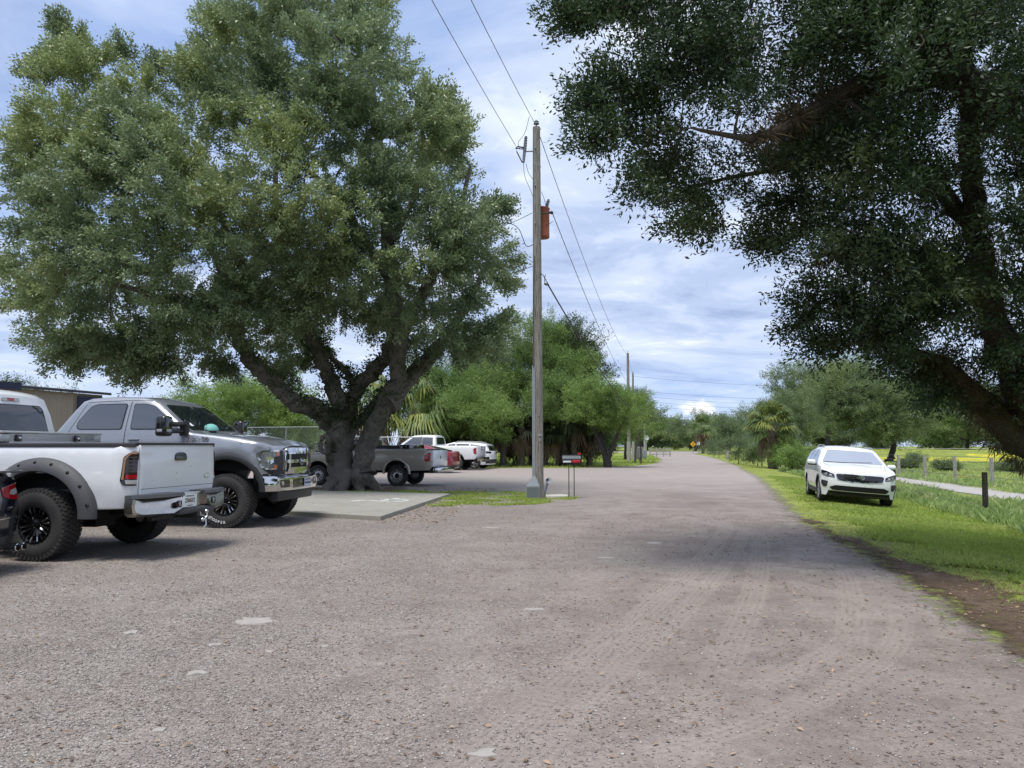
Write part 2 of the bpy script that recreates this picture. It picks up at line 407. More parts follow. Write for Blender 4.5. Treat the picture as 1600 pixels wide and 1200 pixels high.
def pale_road(name, c0, c1, s=1.0):
    t = NT(name)
    c = t.mix(t.noise(1.3 * s, 6, 0.7), c0, c1)
    return t.out(c, 0.9, t.bump(t.noise(25, 4, 0.7), 0.5, 0.01), spec=0.2)
M['far_asphalt'] = pale_road('far_asphalt', (0.30, 0.29, 0.28), (0.42, 0.41, 0.40), 0.3)
M['path_shell'] = pale_road('path_shell', (0.27, 0.255, 0.235), (0.44, 0.42, 0.395))
M['bank'] = pale_road('bank', (0.45, 0.42, 0.37), (0.62, 0.59, 0.54), 0.3)

# ---------------------------------------------------------------- ground sheets
def grid_sheet(name, xs, ys, mat, dz=0.0, kind='structure'):
    Xg, Yg = np.meshgrid(xs, ys); Z = zg(Xg, Yg) + dz
    v = np.stack([Xg.ravel(), Yg.ravel(), Z.ravel()], 1); nx, ny = len(xs), len(ys)
    i = np.arange((ny - 1) * (nx - 1)); r, c = i // (nx - 1), i % (nx - 1); b = r * nx + c
    f = np.stack([b, b + 1, b + nx + 1, b + nx], 1)
    me = np_faces(name, v, f, mat); o = mkobj(name, me); tag(o, kind=kind); return o
def spaced(a, b, fine_a, fine_b, fs, growth=1.12):
    L = list(np.arange(fine_a, fine_b + 1e-6, fs)); s = fs
    while L[-1] < b: s *= growth; L.append(L[-1] + s)
    s = fs
    while L[0] > a: s *= growth; L.insert(0, L[0] - s)
    return np.array(L)
GX = spaced(-1500, 1500, -6, 34, 0.3); GY = spaced(-60, 3000, -4, 60, 0.3, 1.06)
grid_sheet('ground', GX, GY, M['grass_soil'])
def faded(mat, width=0.5, nscale=5.0):
    """a copy of a surface whose border breaks up into the one below it"""
    key = mat.name + '_edge%g' % width
    if key in M: return M[key]
    m = mat.copy(); m.name = key; M[key] = m; n, l = m.node_tree.nodes, m.node_tree.links
    a = n.new('ShaderNodeAttribute'); a.attribute_name = 'ed'; nz = n.new('ShaderNodeTexNoise'); nz.inputs['Scale'].default_value = nscale; nz.inputs['Detail'].default_value = 6; nz.inputs['Roughness'].default_value = 0.7
    gg = n.new('ShaderNodeNewGeometry'); l.new(gg.outputs['Position'], nz.inputs['Vector'])
    d = n.new('ShaderNodeMath'); d.operation = 'DIVIDE'; l.new(a.outputs['Fac'], d.inputs[0]); d.inputs[1].default_value = width
    e = n.new('ShaderNodeMath'); e.operation = 'MULTIPLY_ADD'; l.new(nz.outputs[0], e.inputs[0]); e.inputs[1].default_value = 2.4; e.inputs[2].default_value = -1.75
    f = n.new('ShaderNodeMath'); f.operation = 'ADD'; l.new(d.outputs[0], f.inputs[0]); l.new(e.outputs[0], f.inputs[1])
    r = n.new('ShaderNodeMath'); r.operation = 'MULTIPLY'; r.use_clamp = True; l.new(f.outputs[0], r.inputs[0]); r.inputs[1].default_value = 1.7
    l.new(r.outputs[0], n['Principled BSDF'].inputs['Alpha']); return m
def strip(name, ys, x0f, x1f, mat, dz, nx=14, jit=(0.0, 0.0), seed=0, kind='structure', fade=0.5, ends=True):
    rs = np.random.RandomState(seed); ys = np.asarray(ys, float); rows = []
    ph = rs.rand(6) * 9
    def jn(k): return (np.sin(ys * 1.9 + ph[k]) * 0.45 + np.sin(ys * 4.7 + ph[k + 1]) * 0.3 + np.sin(ys * 11.3 + ph[k + 2]) * 0.12)
    a = np.array([x0f(y) for y in ys]) + jn(0) * jit[0]; b = np.array([x1f(y) for y in ys]) + jn(2) * jit[1]
    tt = np.linspace(0, 1, nx)
    mw = float(np.mean(b - a)); k_ = min(0.3, fade * 0.7 / mw, 0.2); tt = np.concatenate([[0, k_ * .5, k_], np.linspace(k_, 1 - k_, nx)[1:-1], [1 - k_, 1 - k_ * .5, 1]]); nx = len(tt)
    Xg = a[:, None] * (1 - tt) + b[:, None] * tt; Yg = np.repeat(ys[:, None], nx, 1); Z = zg(Xg, Yg) + dz
    v = np.stack([Xg.ravel(), Yg.ravel(), Z.ravel()], 1); i = np.arange((len(ys) - 1) * (nx - 1)); r, c = i // (nx - 1), i % (nx - 1); q = r * nx + c
    me = np_faces(name, v, np.stack([q, q + 1, q + nx + 1, q + nx], 1), faded(mat, fade)); o = mkobj(name, me)
    wdt = (b - a)[:, None]; ed = np.minimum(tt, 1 - tt)[None] * wdt
    if ends: ed = np.minimum(ed, np.minimum(ys - ys[0], ys[-1] - ys)[:, None])
    at_ = me.attributes.new('ed', 'FLOAT', 'POINT'); at_.data.foreach_set('value', ed.ravel().astype(np.float32)); tag(o, kind=kind); return o
XL = [(4.0, 51.5), (8.4, 56), (11.5, 64), (14.2, 76), (17.2, 92), (19.5, 108), (24, 135), (26, 165), (22, 185), (5, 205)]
def xl_far(y): return float(np.interp(y, [p[1] for p in XL], [p[0] for p in XL]))
ysr = np.concatenate([np.arange(-12, 30, 0.16), np.arange(30, 51.4, 0.4)])
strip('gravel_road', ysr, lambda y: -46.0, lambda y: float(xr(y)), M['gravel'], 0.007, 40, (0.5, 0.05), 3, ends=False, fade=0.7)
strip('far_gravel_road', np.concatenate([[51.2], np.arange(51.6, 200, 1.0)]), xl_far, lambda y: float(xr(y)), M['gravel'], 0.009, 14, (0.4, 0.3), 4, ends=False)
# crossing road far off
def ribbon(name, pts, half, mat, z0, step=6):
    P = []
    for (a, b) in zip(pts[:-1], pts[1:]):
        n = max(2, int(math.dist(a, b) / step))
        for k in range(n): P.append((a[0] + (b[0] - a[0]) * k / n, a[1] + (b[1] - a[1]) * k / n))
    P.append(pts[-1]); vs = []; fs = []
    for i, p in enumerate(P):
        q0, q1 = P[max(i - 2, 0)], P[min(i + 2, len(P) - 1)]; tx, ty = q1[0] - q0[0], q1[1] - q0[1]; L = math.hypot(tx, ty)
        nx_, ny_ = -ty / L, tx / L
        for s in (-1, 1):
            x, y = p[0] + nx_ * half * s, p[1] + ny_ * half * s; vs.append((x, y, zs(x, y) + z0))
        if i: fs.append((2 * i - 2, 2 * i - 1, 2 * i + 1, 2 * i))
    me = bpy.data.meshes.new(name); me.from_pydata(vs, [], fs); finish(me, mat); return tag(mkobj(name, me), kind='structure')
ribbon('far_road', XROAD, 4.6, M['far_asphalt'], 0.08)
ribbon('far_road_shoulder', XROAD, 10.6, M['bank'], 0.035)
FENCE_A = [(0, 6.6), (8, 8.1), (13, 9.6), (17.9, 10.9), (25.4, 12.6), (60, 19.4), (104, 28)]
def fx(y): return float(np.interp(y, [p[0] for p in FENCE_A], [p[1] for p in FENCE_A]))
strip('shell_path', np.arange(2, 70, 0.4), lambda y: fx(y) + 2.0 + 0.02 * y, lambda y: fx(y) + 4.6 + 0.02 * y, M['path_shell'], 0.010, 5, (0.2, 0.25), 6)
strip('bare_strip', np.arange(3, 60, 0.4), lambda y: fx(y) - 0.5, lambda y: fx(y) + 0.35, M['leafy_dirt'], 0.006, 4, (0.25, 0.3), 7)
strip('field', np.concatenate([np.arange(20, 60, 1.0), np.arange(60, 112, 3.0)]), lambda y: fx(y) + 5.6 + 0.05 * y, lambda y: float(np.interp(y, [0, 55, 100, 112], [82, 75, 67, 66])), M['meadow'], 0.03, 16, (0.6, 0.6), 8)
# leafy dirt edge of the verge (nearest), grass patches on the lot
strip('verge_edge', np.arange(-4, 16, 0.2), lambda y: float(xr(y)) - 0.85, lambda y: float(xr(y)) + np.interp(y, [-4, 5, 9, 12, 16], [1.9, 1.15, 0.25, 0.0, -0.1]), M['leafy_dirt'], 0.012, 8, (0.12, 0.2), 9, fade=0.4)
strip('tree_bed', np.arange(24.3, 27.9, 0.15), lambda y: -8.6, lambda y: np.interp(y, [24.3, 25, 27.9], [-2.2, -2.6, -3.6]), M['leafy_dirt'], 0.011, 12, (0.1, 0.2), 10, fade=0.8)
strip('grass_patch', np.arange(18.3, 24.6, 0.12), lambda y: np.interp(y, [18.3, 21.8, 22.1, 24.6], [-2.1, -1.9, -6.5, -6.5]), lambda y: np.interp(y, [18.3, 19.2, 21.5, 24.0, 24.6], [-1.3, 0.6, 1.9, 0.4, -0.8]), M['grass_soil'], 0.014, 14, (0.0, 0.2), 12, fade=2.4)

# concrete parking slab with the painted wheelchair sign
def slab():
    t = NT('slab_concrete')
    c = t.mix(t.noise(0.9, 6, 0.65, dist=0.5), (0.21, 0.20, 0.17), (0.38, 0.365, 0.32))
    c = t.mix(t.ramp(t.noise(4, 6, 0.7), [(0.5, 0), (0.75, 0.5)]), c, (0.14, 0.135, 0.12))
    m = t.out(c, 0.85, t.bump(t.noise(30, 4, 0.7), 0.25, 0.004), spec=0.3)
    A, B, Cc, D = (-2.55, 15.1), (-1.78, 22.2), (-7.4, 24.2), (-8.9, 18.6)
    bm = bmesh.new(); vs = [bm.verts.new((p[0], p[1], 0.0)) for p in (A, B, Cc, D)]; f = bm.faces.new(vs)
    r = bmesh.ops.extrude_face_region(bm, geom=[f])
    for v in r['geom']:
        if isinstance(v, bmesh.types.BMVert): v.co.z = 0.095
    bmesh.ops.recalc_face_normals(bm, faces=bm.faces)
    bmesh.ops.bevel(bm, geom=list(bm.edges), offset=0.012, segments=2, affect='EDGES', profile=0.5)
    me = bpy.data.meshes.new('concrete_slab'); bm.to_mesh(me); bm.free(); finish(me, m)
    o = mkobj('concrete_slab', me); tag(o, 'grey concrete parking slab with a worn white painted symbol in front of the oak trunk', 'parking slab')
    pt = NT('worn_white_paint'); pc = pt.mix(pt.ramp(pt.noise(9, 5, 0.7), [(0.42, 0), (0.56, 1)]), (0.33, 0.33, 0.31), (0.74, 0.76, 0.75)); pm = pt.out(pc, 0.7)
    b = MB(); c0 = g(609, 781.5, 0.1); ux = Vector((-0.94, 0.33, 0)).normalized(); uy = Vector((-0.10, -0.99, 0)).normalized()
    def P(a, q): v = c0 + ux * a + uy * q; return (v.x, v.y, 0.0985)
    n = 30; ring = []
    for k in range(n + 1):
        th = R(40 + 280 * k / n)
        ring += [P(0.52 * math.cos(th) , 0.52 * math.sin(th)), P(0.40 * math.cos(th), 0.40 * math.sin(th))]
    b.add(ring, [(2 * k, 2 * k + 1, 2 * k + 3, 2 * k + 2) for k in range(n)])
    for q in ([(0.0, -0.5), (0.13, -0.5), (0.22, 0.3), (0.07, 0.3)], [(-0.45, -0.1), (0.1, -0.1), (0.1, -0.22), (-0.42, -0.22)], [(0.25, 0.15), (0.72, 0.15), (0.95, 0.6), (0.82, 0.65), (0.62, 0.28), (0.25, 0.28)]):
        b.add([P(*p) for p in q], [tuple(range(len(q)))])
    b.add([P(0.02 + 0.12 * math.cos(2 * PI * k / 12), -0.68 + 0.12 * math.sin(2 * PI * k / 12)) for k in range(12)], [tuple(range(12))])
    b.build('painted_symbol', pm, o)
slab()
# ---------------------------------------------------------------- foliage
def leaf_mat(name, c_lo, c_hi, c_alt=None, trans=0.35, rough=0.55, scale=0.45):
    t = NT(name)
    a = t.N('ShaderNodeAttribute'); a.attribute_name = 'lv'
    n = t.noise(scale, 3, 0.5, t.obj())
    f = t.math('ADD', t.math('MULTIPLY', a.outputs['Fac'], 0.85), t.math('MULTIPLY_ADD', n, 1.1, -0.50), clamp=True)
    c = t.mix(f, c_lo, c_hi)
    if c_alt: c = t.mix(t.ramp(t.noise(scale * 0.6, 3, 0.5, t.obj(), dist=0.5), [(0.5, 0.0), (0.65, 0.8)]), c, c_alt)
    t.out(c, rough, spec=0.5)
    tr = t.N('ShaderNodeBsdfTranslucent'); t.l.new(t.mix(0.6, c, tuple(min(1, x * 1.5) for x in c_hi)), tr.inputs[0])
    mx = t.N('ShaderNodeMixShader'); mx.inputs[0].default_value = trans
    t.l.new(t.p.outputs[0], mx.inputs[1]); t.l.new(tr.outputs[0], mx.inputs[2])
    t.l.new(mx.outputs[0], t.n['Material Output'].inputs[0])
    return t.mat
def bark_mat(name, c0, c1, sc_=7.0, moss=None):
    t = NT(name); o = t.obj()
    wv_ = t.N('ShaderNodeVectorMath', operation='MULTIPLY_ADD'); t.l.new(t.noise(3.0, 4, 0.6, o, out=1), wv_.inputs[0]); wv_.inputs[1].default_value = (0.35, 0.35, 0.6); t.l.new(o, wv_.inputs[2])
    r = t.voro(sc_ * 2.0, t_vec(t, wv_.outputs[0], (1.7, 1.7, 0.38)), 'DISTANCE_TO_EDGE')
    n = t.noise(sc_ * 2.2, 6, 0.7, o, stretch=(1, 1, 0.35))
    h = t.math('ADD', t.ramp(r, [(0.0, 0.25), (0.22, 0.9)]), t.math('MULTIPLY', n, 1.2))
    c = t.mix(t.ramp(h, [(0.55, 0.0), (1.6, 1.0)]), c0, c1)
    if moss: c = t.mix(t.ramp(t.noise(1.3, 5, 0.65, o), [(0.5, 0), (0.66, 0.85)]), c, moss)
    return t.out(c, 0.92, t.bump(h, 0.9, 0.05), spec=0.15)
def t_vec(t, v, s):
    m = t.N('ShaderNodeMapping'); m.inputs['Scale'].default_value = s
    # bend the cells a little so that the furrows wander
    t.l.new(v, m.inputs[0]); return m.outputs[0]
M['oak_leaf'] = leaf_mat('oak_leaf', (0.048, 0.090, 0.036), (0.30, 0.38, 0.19), (0.31, 0.36, 0.12), 0.22, 0.42, 0.35)
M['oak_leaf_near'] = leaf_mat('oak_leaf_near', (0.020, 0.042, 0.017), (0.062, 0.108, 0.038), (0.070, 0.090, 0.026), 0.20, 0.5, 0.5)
M['tree_green'] = leaf_mat('tree_green', (0.045, 0.090, 0.024), (0.22, 0.33, 0.085), (0.25, 0.32, 0.09), 0.25, 0.6, 0.3)
M['tree_bright'] = leaf_mat('tree_bright', (0.065, 0.125, 0.028), (0.28, 0.40, 0.10), (0.30, 0.36, 0.10), 0.28, 0.6, 0.3)
M['tree_dull'] = leaf_mat('tree_dull', (0.045, 0.082, 0.034), (0.21, 0.28, 0.125), (0.26, 0.32, 0.11), 0.22, 0.6, 0.25)
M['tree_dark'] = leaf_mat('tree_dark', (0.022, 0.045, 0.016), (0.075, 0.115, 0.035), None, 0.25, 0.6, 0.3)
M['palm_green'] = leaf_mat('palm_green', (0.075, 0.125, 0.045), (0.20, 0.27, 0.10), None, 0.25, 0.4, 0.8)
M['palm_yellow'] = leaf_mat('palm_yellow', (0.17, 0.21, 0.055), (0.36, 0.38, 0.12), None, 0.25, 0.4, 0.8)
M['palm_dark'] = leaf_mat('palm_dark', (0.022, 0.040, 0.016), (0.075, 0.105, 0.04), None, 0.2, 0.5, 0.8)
M['palm_dead'] = leaf_mat('palm_dead', (0.13, 0.085, 0.055), (0.36, 0.26, 0.18), None, 0.2, 0.8, 0.8)
M['grass_blade'] = leaf_mat('grass_blade', (0.19, 0.26, 0.04), (0.38, 0.48, 0.10), (0.38, 0.42, 0.13), 0.4, 0.6, 0.5)
M['weed'] = leaf_mat('weed', (0.17, 0.26, 0.06), (0.38, 0.48, 0.18), (0.46, 0.48, 0.22), 0.35, 0.6, 0.7)
M['dry_leaf'] = leaf_mat('dry_leaf', (0.10, 0.055, 0.03), (0.42, 0.30, 0.20), None, 0.1, 0.7, 5.0)
M['moss'] = leaf_mat('air_plant', (0.06, 0.045, 0.028), (0.16, 0.125, 0.07), (0.05, 0.062, 0.022), 0.2, 0.9, 0.8)
M['oak_bark'] = bark_mat('oak_bark', (0.038, 0.034, 0.030), (0.23, 0.21, 0.185), 7.0, (0.045, 0.055, 0.022))
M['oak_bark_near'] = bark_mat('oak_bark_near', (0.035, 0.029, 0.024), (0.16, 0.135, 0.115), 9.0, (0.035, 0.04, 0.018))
M['thin_bark'] = bark_mat('thin_bark', (0.035, 0.030, 0.026), (0.11, 0.10, 0.09), 9.0)
M['palm_bark'] = bark_mat('palm_bark', (0.06, 0.048, 0.04), (0.26, 0.22, 0.19), 5.0)

def unit(v): return v / np.maximum(np.linalg.norm(v, axis=1, keepdims=True), 1e-9)
def leaf_quads(pos, dirs, L, W, rs):
    """diamond leaves: pos (N,3) base, dirs (N,3) direction, L, W length and width arrays"""
    n = len(pos); rnd = unit(rs.normal(size=(n, 3))); side = unit(np.cross(dirs, rnd))
    L = L[:, None]; W = W[:, None]; nrm = np.cross(side, dirs)
    v = np.empty((n, 4, 3)); v[:, 0] = pos; v[:, 1] = pos + dirs * L * 0.5 + side * W * 0.5 + nrm * L * 0.06
    v[:, 2] = pos + dirs * L; v[:, 3] = pos + dirs * L * 0.5 - side * W * 0.5 + nrm * L * 0.06
    return v.reshape(-1, 3)
def clump_leaves(centres, radii, per, size, rs, core=None, flat=0.75, sprays=None, shell_=0.45):
    """centres of boughs -> sprays (twig ends) near their surface -> leaves round each spray"""
    cs = np.repeat(centres, per, axis=0); rr = np.repeat(radii, per)
    d = unit(rs.normal(size=(len(cs), 3))); d[:, 2] = np.where(d[:, 2] < -0.35, d[:, 2] * 0.5, d[:, 2]); d = unit(d)
    rad = rr * (shell_ + (1.07 - shell_) * rs.rand(len(cs)) ** 0.6)
    sc_ = cs + d * rad[:, None] * np.array([1, 1, flat])
    outw = d.copy()
    if core is not None: outw = unit(d + 0.8 * unit(sc_ - core))
    k, sr = sprays
    sp_ = np.repeat(sc_, k, axis=0); ow = np.repeat(outw, k, axis=0)
    along = rs.rand(len(sp_)) - 0.35
    off = rs.normal(size=(len(sp_), 3)) * sr * 0.36
    pos = sp_ + ow * (along * sr * 2.3)[:, None] + off * 0.8
    dirs = unit(ow * 0.9 + rs.normal(size=pos.shape) * 0.75)
    n = len(pos); L = size * (0.7 + 0.6 * rs.rand(n)); W = L * (0.30 + 0.16 * rs.rand(n))
    bt = np.repeat(np.repeat(rs.rand(len(centres)), per), k)
    lv = np.repeat(np.clip(0.35 * bt + 0.35 * np.repeat(rs.rand(len(sc_)), k) + 0.3 * rs.rand(n), 0, 1), 4)
    return leaf_quads(pos, dirs, L, W, rs), lv
class Skeleton:
    def __init__(s, n=10): s.mb = MB(); s.nodes = []; s.rad = []; s.n = n
    def limb(s, pts, radii, sub=4, wob=0.04):
        P = [Vector(p) for p in pts]; out = []; rr = []
        for i in range(len(P) - 1):
            p0 = P[max(i - 1, 0)]; p1 = P[i]; p2 = P[i + 1]; p3 = P[min(i + 2, len(P) - 1)]
            for k in range(sub):
                t = k / sub
                q = 0.5 * ((2 * p1) + (p2 - p0) * t + (2 * p0 - 5 * p1 + 4 * p2 - p3) * t * t + (3 * p1 - p0 - 3 * p2 + p3) * t ** 3)
                r = radii[i] * (1 - t) + radii[i + 1] * t
                if out: q = q + Vector((random.uniform(-1, 1), random.uniform(-1, 1), random.uniform(-1, 1))) * wob * min(1, r * 4) * 1.6
                out.append(q); rr.append(r * random.uniform(0.88, 1.13))
        out.append(P[-1]); rr.append(radii[-1])
        s.mb.tube(out, rr, s.n)
        for q, r in zip(out, rr): s.nodes.append(q); s.rad.append(r)
        return out
    def reach(s, targets, r0=0.10, droop=0.0, minz=None, n=6, maxr=None):
        T = sorted(targets, key=lambda c: min((Vector(c) - q).length for q in s.nodes))
        for c in T:
            c = Vector(c); arr = np.array([tuple(q) for q in s.nodes]); d = np.linalg.norm(arr - np.array(c), axis=1)
            i = int(np.argmin(d)); q = s.nodes[i]; L = d[i]
            if L < 0.25: continue
            r = min(s.rad[i] * 0.7, r0 * (0.35 + 0.16 * L)); k = max(3, min(7, int(L / 0.5) + 2)); pts = []; rr = []
            bend = Vector((random.uniform(-1, 1), random.uniform(-1, 1), random.uniform(-0.2, 1))) * L * 0.13
            for j in range(k + 1):
                t = j / k; p = q.lerp(c, t) + bend * math.sin(PI * t) + Vector((0, 0, -droop * L * t * t))
                if 0 < j < k: p += Vector((random.gauss(0, 1), random.gauss(0, 1), random.gauss(0, 1))) * L * 0.022
                pts.append(p); rr.append(max(0.008, r * (1 - 0.8 * t)))
            s.mb.tube(pts, rr, n, caps=False)
            for p, a in zip(pts[1:], rr[1:]): s.nodes.append(p); s.rad.append(a)
    def build(s, name, mat, parent): return s.mb.build(name, mat, parent, 60)
def in_poly(x, y, P):
    ins = False; n = len(P); j = n - 1
    for i in range(n):
        xi, yi = P[i]; xj, yj = P[j]
        if (yi > y) != (yj > y) and x < (xj - xi) * (y - yi) / (yj - yi) + xi: ins = not ins
        j = i
    return ins
def edge_dist(x, y, P): return min(float(seg_dist(np.float64(x), np.float64(y), [P[i], P[(i + 1) % len(P)]])) for i in range(len(P)))
def volume_clumps(poly, Yc, depth, n, r0, r1, rs, holes=(), surf=0.6, box=None):
    """bough centres spread through a rounded volume whose side outline is poly"""
    us = [p[0] for p in poly]; vs = [p[1] for p in poly]; out = []; rad = []
    uc, vc = (min(us) + max(us)) / 2, (min(vs) + max(vs)) / 2; tries = 0
    while len(out) < n and tries < n * 200:
        tries += 1; u, v = rs.uniform(min(us), max(us)), rs.uniform(min(vs), max(vs))
        if not in_poly(u, v, poly): continue
        r = rs.uniform(r0, r1); e = edge_dist(u, v, poly); rp = r * F_PX / Yc
        if e < rp * 0.8: 
            if e < rp * 0.45: continue
            r *= max(0.5, e / rp)
        if any(math.hypot((u - h[0]) / h[2], (v - h[1]) / h[3]) < 1 for h in holes): continue
        half = depth * math.sqrt(max(0.03, min(1.0, e / (0.42 * min(max(us) - min(us), max(vs) - min(vs))) )))
        t = rs.rand()
        dd = (-1 if rs.rand() < 0.62 else 1) * half * (1 - 0.25 * rs.rand()) if t < surf else half * rs.uniform(-1, 1)
        p = at(u, v, Yc + dd); out.append(tuple(p)); rad.append(r * (Yc + dd) / Yc)
    return np.array(out), np.array(rad)

# ---- big live oak on the left
def left_oak():
    Yt = 25.6
    root = thing('oak_tree', 'huge spreading live oak with forked dark trunk standing behind the concrete parking slab', 'tree', (-5.3, Yt, 0))
    b0 = Vector((-5.3, Yt, 0))
    sk = Skeleton(14)
    def q(u, v, dy=0): return at(u, v, Yt + dy) - b0
    def qs(*L): return [q(*p) for p in L]
    # right-hand stem
    sk.limb([q(566, 772, -0.1), q(566, 750), q(570, 712), q(585, 668, 0.1), q(607, 624, 0.2), q(622, 585, 0.1), q(622, 520, -0.2), q(614, 450, -0.6), q(608, 380, -1.2), q(600, 280, -1.6), q(585, 160, -1.4), q(575, 60, -1)], [0.52, 0.42, 0.34, 0.34, 0.32, 0.31, 0.33, 0.27, 0.22, 0.17, 0.11, 0.05])
    sk.limb([q(606, 632, 0.1), q(640, 590, 0.6), q(668, 560, 0.9), q(700, 520, 1.2), q(735, 470, 1.4), q(760, 410, 1.2)], [0.36, 0.30, 0.25, 0.20, 0.13, 0.06])
    sk.limb([q(622, 540), q(650, 480, -0.8), q(690, 400, -1.6), q(720, 320, -2.0), q(735, 260, -2)], [0.24, 0.18, 0.14, 0.09, 0.04])
    # left-hand stem and its four limbs
    sk.limb([q(536, 772), q(534, 745, 0.05), q(532, 715, 0.1), q(531, 690, 0.1), q(528, 668, 0.1), q(530, 645, 0.1)], [0.56, 0.48, 0.44, 0.44, 0.42, 0.33])
    sk.limb([q(530, 672), q(505, 650, 0), q(488, 637, -0.1), q(465, 632, -0.2), q(440, 612, -0.4), q(415, 588, -0.7), q(393, 565, -1.0), q(376, 535, -1.2), q(368, 500, -1.4), q(352, 440, -1.6), q(320, 370, -1.8), q(270, 300, -1.6)], [0.40, 0.34, 0.33, 0.27, 0.26, 0.25, 0.24, 0.22, 0.20, 0.16, 0.12, 0.06])
    sk.limb([q(530, 668, 0.1), q(529, 640, 0.2), q(520, 605, 0.4), q(508, 575, 0.4), q(498, 548, 0.3), q(478, 518, 0.1), q(450, 495, -0.2), q(420, 470, -0.8), q(380, 420, -1.6), q(350, 350, -2.4), q(330, 300, -2.6)], [0.38, 0.30, 0.28, 0.27, 0.25, 0.22, 0.19, 0.17, 0.14, 0.10, 0.06])
    sk.limb([q(534, 672, 0.1), q(545, 640, 0.5), q(560, 605, 0.7), q(585, 580, 0.7), q(603, 560, 0.6), q(615, 530, 0.4)], [0.30, 0.26, 0.24, 0.26, 0.25, 0.22])
    sk.limb([q(556, 612, 0.6), q(548, 590, 0.6), q(535, 575, 0.5), q(520, 560, 0.5), q(510, 540, 0.6)], [0.17, 0.13, 0.11, 0.09, 0.05])
    sk.limb([q(536, 690, 0.1), q(556, 665, 0.5), q(580, 640, 0.8), q(605, 615, 0.9)], [0.20, 0.18, 0.17, 0.2])
    sk.limb([q(498, 548, 0.3), q(470, 470, 1.6), q(440, 380, 2.6), q(430, 280, 3.0), q(440, 150, 3)], [0.2, 0.17, 0.13, 0.09, 0.04])
    sk.limb([q(368, 500, -1.4), q(330, 480, -2.6), q(270, 470, -3.4), q(200, 450, -3.8), q(120, 430, -3.6)], [0.17, 0.13, 0.10, 0.07, 0.03])
    sk.limb([q(612, 440, -0.6), q(560, 360, -2.2), q(520, 300, -3.6), q(470, 260, -4.4)], [0.17, 0.13, 0.09, 0.04])
    sk.limb([q(608, 380, -1.2), q(650, 300, 0.8), q(660, 210, 1.6), q(640, 120, 1.6)], [0.15, 0.10, 0.07, 0.03])
    # root flare
    for a in range(9):
        th = a * 2 * PI / 9 + 0.3; c = Vector((0.0 + 0.1 * math.cos(th), 0, 0))
        sk.mb.tube([c + Vector((0.30 * math.cos(th), 0.15 * math.sin(th), 0.60)), c + Vector((0.52 * math.cos(th), 0.38 * math.sin(th), 0.22)), c + Vector((0.95 * math.cos(th), 0.8 * math.sin(th), -0.10))], [0.24, 0.22, 0.08], 10)
    poly = [(12, 330), (15, 250), (22, 205), (45, 165), (70, 90), (98, 50), (130, 75), (170, 80), (215, 70), (250, 90), (300, 85), (318, 10), (350, -50), (430, -90), (520, -80), (600, -30), (640, 60), (652, 110), (700, 140), (722, 200), (732, 255), (775, 300), (792, 360), (800, 430), (806, 490), (798, 545), (750, 565), (700, 566), (655, 560), (632, 530), (600, 505), (560, 498), (528, 520), (480, 520), (455, 545), (430, 585), (400, 600), (370, 560), (335, 568), (290, 585), (245, 590), (222, 612), (196, 600), (180, 565), (120, 572), (65, 560), (35, 540), (20, 500), (8, 420)]
    rs = np.random.RandomState(3)
    holes = [(335, 262, 40, 24), (352, 240, 50, 20), (515, 330, 20, 14), (505, 385, 16, 10), (480, 100, 26, 30)]
    cs, rd = volume_clumps(poly, Yt - 0.5, 6.8, 250, 0.80, 1.30, rs, holes, 0.66)
    zc_ = at(0, 235, Yt).z; air = (cs[:, 2] > zc_) & (cs[:, 0] > -7.5) & (rs.rand(len(cs)) < 0.45); cs, rd = cs[~air], rd[~air]
    c2, r2 = volume_clumps(poly, Yt - 0.5, 6.5, 110, 0.40, 0.65, rs, (), 0.8)
    c3 = []
    for (u, v, dy, r) in [(208, 585, -2, .4), (200, 560, -2, .5), (262, 575, -2, .4), (100, 565, -2, .4), (340, 300, 3, .6), (330, 560, -1, .45), (355, 575, -1, .35), (430, 560, 2, .6), (455, 535, 1.5, .5), (490, 520, 2, .5), (112, 60, -1, .35), (98, 38, -1, .22), (150, 85, -1, .4), (185, 78, 0, .35), (128, 95, -1, .4), (80, 110, -1, .4), (360, 30, 0, .6), (540, -20, 0, .7), (60, 110, -1, .45), (780, 330, 0, .4), (715, 190, 0, .4), (470, 560, 1, .4), (445, 590, 0, .35), (495, 555, 1.8, .4), (585, 510, 1, .4), (655, 545, .6, .5), (700, 550, 0, .5), (760, 545, 0, .5), (780, 400, -1, .5)]:
        c3.append((*at(u, v, Yt + dy), r))
    c3 = np.array(c3)
    cc = np.concatenate([cs, c2, c3[:, :3]]); rr = np.concatenate([rd, r2, c3[:, 3]])
    cc = cc - np.array(b0)
    sk.reach([tuple(c) for c in cs - np.array(b0)], 0.10, 0.0, n=6)
    sk.reach([tuple(c) for c in np.concatenate([c2, c3[:, :3]]) - np.array(b0)], 0.05, 0.0, n=4)
    tr = sk.build('trunk', M['oak_bark'], root)
    core = np.array([0.0, -0.3, 8.0])
    V, lv = clump_leaves(cc, rr * 0.98, 17, 0.115, rs, core, 0.8, (104, 0.27), 0.62)
    me = np_mesh('crown', V, 4, M['oak_leaf'], lv); mkobj('crown', me, root)
    # resurrection fern: a furry green-black fringe along the lower limbs
    P = []; 
    for qv, r in zip(sk.nodes, sk.rad):
        if 0.1 < r < 0.45 and 2.0 < qv.z < 9: P.append((*qv, r))
    P = np.array(P); k = 90; pp = np.repeat(P, k, axis=0); d = unit(rs.normal(size=(len(pp), 3))); d[:, 2] = np.abs(d[:, 2]) * 0.7 + d[:, 2] * 0.3; d = unit(d)
    pos = pp[:, :3] + d * pp[:, 3:4] * 0.95 + rs.normal(size=(len(pp), 3)) * np.array([0.16, 0.1, 0.05])
